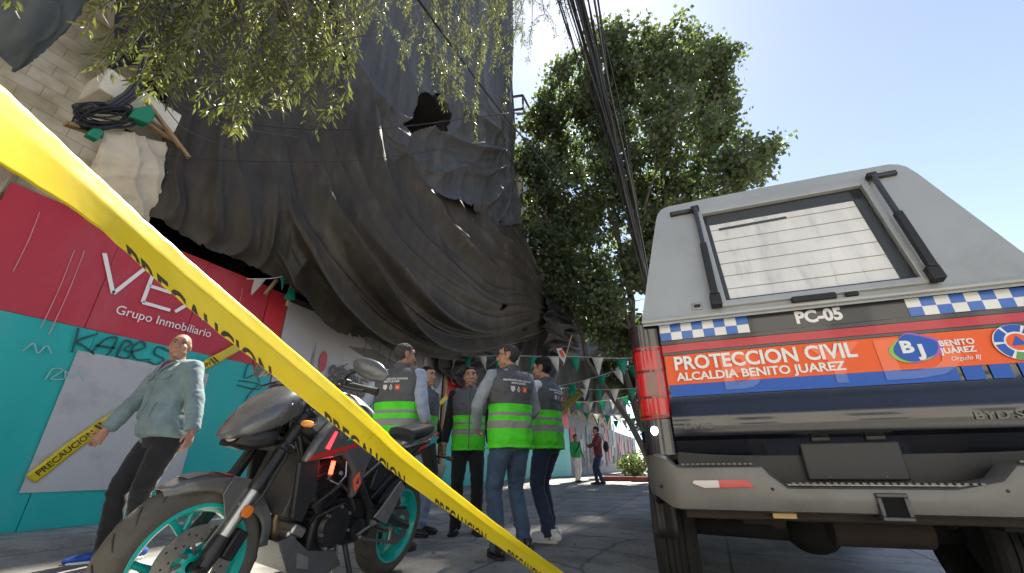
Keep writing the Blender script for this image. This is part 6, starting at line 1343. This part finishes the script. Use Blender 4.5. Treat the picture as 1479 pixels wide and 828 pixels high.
# jacket details laid on the cloth
jk = [c for c in r.children if c.name.startswith('jacket')][0]
bvh = BVHTree.FromPolygons([v.co.copy() for v in jk.data.vertices], [tuple(p.vertices) for p in jk.data.polygons])
def lay(nm, me, m, o, off=.004, solid=.004):
    fr = frame(o, (-1, 0, 0), (0, 0, 1)); me.transform(fr)
    for v in me.vertices:
        h = bvh.ray_cast(v.co+Vector((0, .3, 0)), Vector((0, -1, 0)), .6)
        if h[0] is not None: v.co = h[0]+Vector((0, off, 0))
    me.materials.append(m); ob = bpy.data.objects.new(nm, me); col.objects.link(ob); ob.parent = jk
    if solid: md = ob.modifiers.new('s', 'SOLIDIFY'); md.thickness = solid
    return ob
M_seam = fab('denim seam', (.13, .21, .24)); c = d['chest']; M_tee = fab('maroon shirt', (.16, .02, .035))
for s in (-1, 1):
    lay('pocket_flap', poly_me([(-.055, .015), (.055, .015), (.05, -.018), (0, -.03), (-.05, -.018)]), M_denim, (c.x+s*.085, c.y+.1, c.z+.05), .006)
    lay('pocket_edge', poly_me([(-.06, .006), (.06, .006), (.06, .0), (-.06, .0)]), M_seam, (c.x+s*.085, c.y+.1, c.z+.066), .004, .002)
    lay('slant_pocket', poly_me([(-.012, .06), (.008, .06), (.020, -.06), (.0, -.06)] if s > 0 else [(-.008, .06), (.012, .06), (.0, -.06), (-.02, -.06)]), M_seam, (c.x+s*.105, c.y+.1, c.z-.22), .004, .002)
z0, z1 = d['pel'].z-.1, d['nb'].z-.06; zp = bpy.data.meshes.new('placket'); nn = 30
zp.from_pydata([(dx, lerp(z0, z1, i/nn)-c.z, 0) for i in range(nn+1) for dx in (-.018, .018)], [], [(2*i, 2*i+1, 2*i+3, 2*i+2) for i in range(nn)]); lay('placket', zp, M_denim, (c.x, c.y+.1, c.z), .005)
for i in range(5): lay('button', poly_me([(.007*math.cos(a), .007*math.sin(a)) for a in np.linspace(0, 2*PI, 10, endpoint=False)]), M_seam, (c.x, c.y+.1, lerp(z0+.06, z1-.05, i/4)), .010, .003)
lay('shirt_front', poly_me([(-.045, .05), (.045, .05), (.012, -.045), (-.012, -.045)]), M_tee, (c.x, c.y+.1, d['nb'].z-.035), .006, .002)
for s in (-1, 1): lay('lapel', poly_me([(-.012*s, -.06), (-.065*s, .0), (-.062*s, .05), (-.04*s, .05)] if s > 0 else [(-.012*s, -.06), (-.04*s, .05), (-.062*s, .05), (-.065*s, .0)]), M_denim, (c.x, c.y+.1, d['nb'].z-.035), .012, .008)
# 7, 8: far up the street
r, st, d = person('person in maroon jacket and dark jeans with shoulder bag far up the pavement', (-3.15, 13.6), (-.8, -.3), 1.64, [(.09, .1, 0), (-.09, -.05, 0)],
    [((.15, .3, 1.15), (-.5, .5, .3), (0, -1, 0), .5), ((-.15, .3, 1.12), (.5, .5, .3), (0, -1, 0), .5)], SK2, (.02, .015, .013), fab('maroon jacket', (.12, .02, .03)), (M_navy, .95), (M_shb, M_sole), hair='full', detail=False, jacket=True, poles=((.8, -.6, 0), (-.8, -.6, 0)))
b = MB(); b.ell((-.02, -.25, 1.05), (.13, .09, .17), 14); bg_ = remesh('shoulder_bag', b, .02, fab('dark bag', (.025, .025, .03)), 2, .5); bg_.location = r.location; bg_.rotation_euler = r.rotation_euler; tag(bg_, 'dark bag hanging at the maroon jacketed walker', 'bag')
b = MB(); b.tube([(-.03, -.2, 1.18), (-.12, -.12, 1.40), (-.02, .0, 1.46), (.1, .12, 1.38)], .012, 6); o = b.build('strap', M_blackt, bg_)
r, st, d = person('person in green top with dark cross strap and white trousers far up the pavement', (-4.05, 14.3), (.75, -.6), 1.44, [(.09, .08, 0), (-.09, -.05, 0)],
    [((.24, .1, .9), (0, .3, -1), (-1, 0, 0), .4), ((-.25, .15, .92), (0, .3, -1), (1, 0, 0), .4)], SK2, (.02, .016, .014), fab('green shirt', (.02, .24, .07)), (fab('white trousers', (.5, .48, .46)), 1.0), (M_shb, M_sole), hair='full', detail=False)
b = MB(); b.tube([(-.14, .05, 1.22), (-.05, .135, 1.08), (.12, .12, .88)], .02, 6); b.build('cross_strap', M_blackt, r)
# ================================================================== tapes and bunting
def film(name, c, tr, mix=.4, rough=.3):
    m = mat(name, c, rough=rough, coat=.3, var=.05, vscale=5, bump=.15, bscale=30, bdist=.004); t = m.node_tree; N = t.nodes.new; L = t.links.new
    tl = N('ShaderNodeBsdfTranslucent'); tl.inputs['Color'].default_value = (*tr, 1); ms = N('ShaderNodeMixShader'); ms.inputs[0].default_value = mix
    L(t.nodes['Principled BSDF'].outputs[0], ms.inputs[1]); L(tl.outputs[0], ms.inputs[2]); L(ms.outputs[0], t.nodes['Material Output'].inputs[0]); return m
M_tape = film('yellow barrier film', (.70, .545, .012), (.7, .52, .01), .15)
UP = np.array([(-0.643, 0.024, 1.045), (-0.707, 0.081, 1.066), (-0.782, 0.209, 1.053), (-0.814, 0.364, 1.0), (-0.816, 0.587, 0.904), (-0.782, 0.86, 0.764), (-0.785, 1.071, 0.667), (-0.76, 1.566, 0.452), (-0.668, 2.122, 0.194), (-.46, 2.35, .03), (-.31, 2.95, -.05)])
LO = np.array([(-0.648, 0.054, 0.962), (-0.713, 0.114, 0.973), (-0.784, 0.235, 0.975), (-0.816, 0.39, 0.914), (-0.819, 0.611, 0.816), (-0.786, 0.881, 0.676), (-0.788, 1.086, 0.587), (-0.762, 1.571, 0.382), (-0.672, 2.121, 0.123), (-.47, 2.35, -.02), (-.32, 2.95, -.11)])
def arc_resample(A, n):
    A = spline(A[:, None, :], 400)[:, 0, :]; s = np.concatenate([[0], np.cumsum(np.linalg.norm(np.diff(A, axis=0), axis=1))]); return A, s
NU = 260; U_ = spline(UP[:, None, :], NU)[:, 0, :]; L_ = spline(LO[:, None, :], NU)[:, 0, :]
towards = np.array((.62, -.75, -.1))
def tape_pt(f, t):
    """f 0..1 along, t 0 lower edge .. 1 upper edge"""
    x = f*(NU-1); i = min(int(x), NU-2); a = x-i; u = U_[i]*(1-a)+U_[i+1]*a; l = L_[i]*(1-a)+L_[i+1]*a
    bul = max(0, 1-abs(t-.62)/(.38 if t > .62 else .62))
    n1 = noise.noise((f*26, t*1.5, 0)); n2 = noise.noise((f*75, t*3, 4)); wv_ = .0022*n1+.0011*n2
    return l+(u-l)*t+towards*(.016*bul**1.05+wv_*(.4+abs(t-.5)))+np.array((0, 0, 1))*(.0022*noise.noise((f*60, 2, t*2)))*(1 if t > .9 or t < .1 else .2)
ts = [0, .06, .15, .25, .35, .45, .54, .60, .64, .70, .78, .86, .94, 1]
bt = MB(); bt.grid([[tape_pt(i/520, t) for t in ts] for i in range(521)])
tape = bt.build('barrier_tape', M_tape, angle=180, solid=.0004); tag(tape, 'broad yellow caution tape stretched across the foreground in front of everything', 'barrier tape')
# the lower half is folded under, so only the heads of the letters show
def tape_s(): 
    c = np.array([tape_pt(i/400, .1) for i in range(401)]); return np.concatenate([[0], np.cumsum(np.linalg.norm(np.diff(c, axis=0), axis=1))])
ss = tape_s(); cen = np.array([tape_pt(i/400, .1) for i in range(401)])
i0 = int(np.argmin(np.linalg.norm(cen-np.array((-0.791, 0.282, 0.955)), axis=1))); s0 = ss[i0]
M_tink = mat('black tape print', (.035, .028, .004), rough=.5)
for q in range(0, 5):
    me = text_mesh('PRECAUCION', .060, .0016, 0, space=1.05, xs=.88); bm = bmesh.new(); bm.from_mesh(me); cut = .0285
    bmesh.ops.triangulate(bm, faces=bm.faces); geom = bm.verts[:]+bm.edges[:]+bm.faces[:]
    bmesh.ops.bisect_plane(bm, geom=geom, plane_co=(0, cut, 0), plane_no=(0, 1, 0), clear_inner=True)
    bmesh.ops.subdivide_edges(bm, edges=[e for e in bm.edges if e.calc_length() > .012], cuts=2); bm.to_mesh(me); bm.free()
    st_s = s0+q*.50; ok = st_s > .02 and st_s+.4 < ss[-1]-.05
    if not ok: continue
    for v in me.vertices:
        s_ = st_s+v.co.x; f = np.interp(s_, ss, np.arange(401)/400); x = f*(NU-1); i = min(int(x), NU-2); wl = np.linalg.norm(U_[i]-L_[i]); t = (v.co.y-cut+.0008)/wl
        v.co = Vector(tape_pt(f, t)+towards*.0009)
    me.materials.append(M_tink); o = bpy.data.objects.new('tape_lettering', me); col.objects.link(o); o.parent = tape
# tapes stuck to the hoarding
def ribbon(pts, w, nm, lb, m, side, grp=None, words=True, sz=.06):
    A = spline(np.array(pts, dtype=float)[:, None, :], 60)[:, 0, :]; side = np.array(side, dtype=float); b = MB(); nn = np.array((1., 0, 0))
    d = np.gradient(A, axis=0); d /= np.linalg.norm(d, axis=1, keepdims=True); q = np.cross(np.broadcast_to(side, d.shape), d); q /= np.linalg.norm(q, axis=1, keepdims=True)
    b.grid([[A[i]+q[i]*w*(t-.5)+side*.016*noise.noise((i*.3, t*2, 1)) for t in np.linspace(0, 1, 5)] for i in range(60)]); o = b.build(nm, m, angle=180, solid=.0006); tag(o, lb, 'barrier tape', grp)
    if words:
        s = np.concatenate([[0], np.cumsum(np.linalg.norm(np.diff(A, axis=0), axis=1))]); L0 = s[-1]; x0 = .05; k = 0
        while x0 < L0-.2:
            me = text_mesh('PRECAUCION', sz, .0015, 0); wd = max(v.co.x for v in me.vertices)
            if x0+wd > L0: bpy.data.meshes.remove(me); break
            for v in me.vertices:
                f = np.interp(x0+v.co.x, s, np.arange(60)); i = min(int(f), 58); a = f-i; P_ = A[i]*(1-a)+A[i+1]*a; v.co = Vector(P_+q[i]*(v.co.y-sz*.36)+side*.016*noise.noise((f*.3, 2*((v.co.y-sz*.36)/w+.5), 1))+side*.003)
            me.materials.append(M_tink); ob = bpy.data.objects.new('tape_lettering', me); col.objects.link(ob); ob.parent = o; x0 += wd+.05
            if True:                                            # hatched bars between the words
                b = MB(); 
                for j in range(2):
                    f = np.interp(min(L0-.02, x0+.04*j), s, np.arange(60)); i = min(int(f), 58); P_ = A[i]; b.add([P_+q[i]*w*.4+side*.012+d[i]*.00, P_+q[i]*w*.4+side*.012+d[i]*.02, P_-q[i]*w*.4+side*.012+d[i]*.05, P_-q[i]*w*.4+side*.012+d[i]*.03], [(0, 1, 2, 3)])
                h = b.build('tape_hatching', M_tink, o, smooth=False); x0 += .12
    return o
ribbon([(XW+.035, 2.196, .56), (XW+.04, 2.435, .90), (XW+.045, 2.729, 1.25), (XW+.05, 3.1, 1.62), (XW+.045, 3.508, 1.985), (XW+.04, 3.88, 2.33)], .125, 'caution_tape', 'yellow caution tape with black print stuck slanting across the pasted sheet behind the elderly man', M_tape, (1, 0, 0), 'caution tapes on the hoardings', sz=.085)
ribbon([(XW+.05, 8.75, 1.66), (XW+.06, 9.1, 2.0), (XW+.12, 9.5, 2.36)], .13, 'caution_tape', 'short yellow caution tape tied slanting to the timber post', M_tape, (1, 0, 0), 'caution tapes on the hoardings', sz=.085)
ribbon([(-4.5, 14.0, 2.3), (-4.1, 14.0, 2.62), (-3.62, 14.0, 2.98)], .26, 'caution_tape', 'faded yellow caution tape hanging among the far bunting', film('faded yellow film', (.30, .26, .05), (.3, .26, .05)), (0, -1, 0), 'caution tapes on the hoardings', words=True, sz=.15)
# bunting
M_flg = film('green pennant', (.01, .30, .20), (.02, .42, .28), .5, .6); M_flw = film('white pennant', (.72, .71, .67), (.75, .75, .7), .5, .6); M_str = mat('white cord', (.5, .49, .46), rough=.8)
def bunting(pts, n, size, lb, start=0, sag=.0, skip=0., loc0=None):
    A = spline(np.array(pts, dtype=float)[:, None, :], 120)[:, 0, :]; s = np.concatenate([[0], np.cumsum(np.linalg.norm(np.diff(A, axis=0), axis=1))])
    A[:, 2] -= sag*np.sin(np.pi*s/s[-1]); e = empty('bunting_string', tuple(A[0]), label=lb, cat='bunting', group='green and white bunting across the pavement')
    b = MB(); b.tube([tuple(p) for p in A], .008, 5); local(b.build('cord', M_str, angle=180), e)
    for k in range(n):
        c = (k+.5)/n*s[-1]; f = lambda q: np.array([np.interp(q, s, A[:, j]) for j in range(3)])
        w = size*.78; p0, p1 = f(max(0, c-w/2)), f(min(s[-1], c+w/2)); tw = rng.normal()*.12; mid = (p0+p1)/2; side = np.cross(p1-p0, (0, 0, 1)); side /= np.linalg.norm(side)+1e-9
        tip = mid+np.array((rng.normal()*.02, 0, -size))+side*rng.normal()*size*.22; b = MB(); rows = []
        for t in np.linspace(0, 1, 5): rows.append([p0*(1-t)+tip*t+side*size*.1*math.sin(t*2.5+k)*tw*3, mid*(1-t)+tip*t+side*size*.10*math.sin(t*3)*(1 if k % 2 else -1), p1*(1-t)+tip*t-side*size*.1*math.sin(t*2.5+k)*tw*3])
        b.grid(rows); local(b.build('pennant', M_flg if (k+start) % 2 else M_flw, angle=180, solid=.001), e)
    return e
S_ = lambda p, x, dz: (x, p[1]-.0, p[2]+dz)
bunting([(-6.12, 9.5, 3.40), (-4.34, 9.0, 3.14), (-2.48, 8.6, 2.83), (-.5, 8.2, 2.44+.14), (2.6, 8.0, 3.1)], 17, .36, 'nearest bunting string level above the heads of the vest group', 0)
bunting([(-6.1, 13.4, 3.1), (-4.07, 13.0, 3.04), (-2.81, 12.6, 3.13), (-1.58, 12.0, 3.25), (2.6, 8.1, 3.15)], 19, .40, 'second bunting string, rising to the right beside the tail lamp', 1)
bunting([(-6.1, 15.5, 3.5), (-4.54, 15.0, 3.3), (-3.15, 14.5, 3.07), (-1.91, 14.6, 3.03), (-1.35, 15.0, 3.05)], 9, .40, 'third bunting string from the front, nearly level', 0)
bunting([(-6.1, 18.4, 3.45), (-4.77, 18.0, 3.19), (-3.44, 17.6, 3.14), (-2.36, 17.0, 3.23), (-1.35, 15.4, 3.5)], 11, .42, 'fourth bunting string, sagging behind the third', 1)
bunting([(-6.1, 21.4, 3.3), (-5.11, 21.0, 3.05), (-3.93, 20.6, 2.86), (-2.88, 20.0, 2.86), (-1.3, 19, 3.2), (1.2, 18, 3.6)], 14, .44, 'fifth bunting string low over the far walkers', 0)
bunting([(-6.1, 25.4, 3.3), (-4.61, 25.0, 3.02), (-3.48, 24.6, 3.09), (-1.3, 27, 3.6)], 10, .46, 'farthest bunting string tied to the utility pole', 1)
bunting([(-5.80, 3.50, 3.20), (-5.80, 3.86, 3.36), (-5.82, 4.24, 3.60)], 2, .25, 'short bunting end with two pennants over the top corner of the red panel', 0)
b = MB(); b.add([(-5.82, 4.22, 3.36), (-5.80, 4.14, 3.12), (-5.79, 4.34, 3.16), (-5.81, 4.30, 3.37)], [(0, 1, 2, 3)]); tag(b.build('loose_pennant', M_flg, smooth=False, solid=.002), 'limp green pennant hanging at the edge where red meets white hoarding', 'pennant')
b = MB(); b.bar((-5.86, 4.27, 3.05), (-5.86, 4.26, 3.66), .05, .03, upv=(1, 0, 0)); tag(b.build('timber_stake', M_wood, bevel=.004), 'short timber stake at the top corner of the red panel', 'stake')
pl_ = empty('steel_pole', (2.6, 8.05, -.12), label='slim grey steel pole beyond the pickup carrying bunting ends', cat='pole'); b = MB(); b.tube([(2.6, 8.05, -.12), (2.6, 8.05, 3.25)], .04, 12); local(b.build('post', M_conc, angle=50), pl_); b = MB(); b.ell((2.6, 8.05, 3.27), (.05, .05, .03), 12); local(b.build('cap', M_steel), pl_)
# torn sign on a stick among the netting
sg = empty('torn_sign', (-3.6, 12, 3.6), label='small torn orange and white sign on a stick in the dark netting', cat='sign')
b = MB(); b.bar((-3.62, 12, 3.45), (-3.30, 12, 4.35), .03, .03); local(b.build('stick', M_wood), sg)
b = MB(); b.add([(-3.80, 11.98, 3.98), (-3.64, 11.97, 3.98), (-3.50, 11.95, 3.72), (-3.58, 11.96, 3.50), (-3.72, 11.97, 3.70)], [(0, 1, 2, 3, 4)]); local(b.build('board', M_wv, smooth=False, solid=.01), sg)
b = MB(); b.add([(-3.74, 11.955, 3.90), (-3.62, 11.95, 3.92), (-3.52, 11.93, 3.66), (-3.62, 11.94, 3.68)], [(0, 1, 2, 3)]); local(b.build('orange_print', M_or, smooth=False, solid=.004), sg)
# pebbles and scraps on the paving
for k in range(26):
    x, y = rng.uniform(-3.6, -.1), rng.uniform(2.2, 7.5); b = MB(); b.ell((0, 0, .006), (rng.uniform(.01, .025), rng.uniform(.008, .02), .006), 7); o = b.build('pebble', M_conc); o.location = (x, y, gz(x, y)); o.rotation_euler = (0, 0, rng.random()*6)
    tag(o, 'small grey pebble lying loose on the paving', 'pebble', 'pebbles on the paving')

# planting and painted kerb blocks far up the pavement
for k, (x, y, r_, h_, lb) in enumerate([(-2.75, 17.2, .55, .9, 'dark green shrub beside the red painted block far up the pavement'), (-1.9, 16.6, .6, 1.1, 'dark green shrub just left of the tail lamp far up the pavement')]):
    e = empty('shrub', (x, y, gz(x, y)), label=lb, cat='shrub', group='shrubs far up the pavement'); n = 1500
    q = unit(rng.normal(size=(n, 3)))*(rng.random((n, 1))**.4)*np.array((r_, r_, h_*.5)); keep_ = np.array([noise.noise((p[0]*3, p[1]*3, p[2]*3+k)) > -.2 for p in q]); q = q[keep_]; n = len(q)
    D_ = unit(rng.normal(size=(n, 3))+np.array((0, 0, .4))); U2_ = unit(np.cross(D_, rng.normal(size=(n, 3)))); o = leaves('foliage', q+np.array((0, 0, h_*.55)), D_, U2_, rng.uniform(.08, .16, n), rng.uniform(.05, .09, n), M_leaf, e, .1)
    b = MB()
    for j in range(5): b.tube([(0, 0, 0), (.1*math.cos(j*1.3), .1*math.sin(j*1.3), h_*.4), (.25*math.cos(j*1.3), .25*math.sin(j*1.3), h_*.8)], [.02, .015, .006], 6)
    b.build('stems', M_bark, e, angle=180)
for k, (x, y, sx) in enumerate([(-3.2, 16.4, 1.1), (-2.0, 15.8, 1.2)]):
    b = MB(); b.box((0, 0, .08), (sx, .5, .16)); o = b.build('painted_block', mat('faded red paint', (.16, .035, .035), rough=.8, var=.3) if k == 0 else bpy.data.materials['faded red paint'], bevel=.02); o.location = (x, y, gz(x, y)); o.rotation_euler = (0, 0, .1*k); tag(o, ['red painted planter block nearer the maroon jacketed walker', 'red painted planter block nearer the tail lamp'][k], 'planter block', 'red blocks up the pavement')
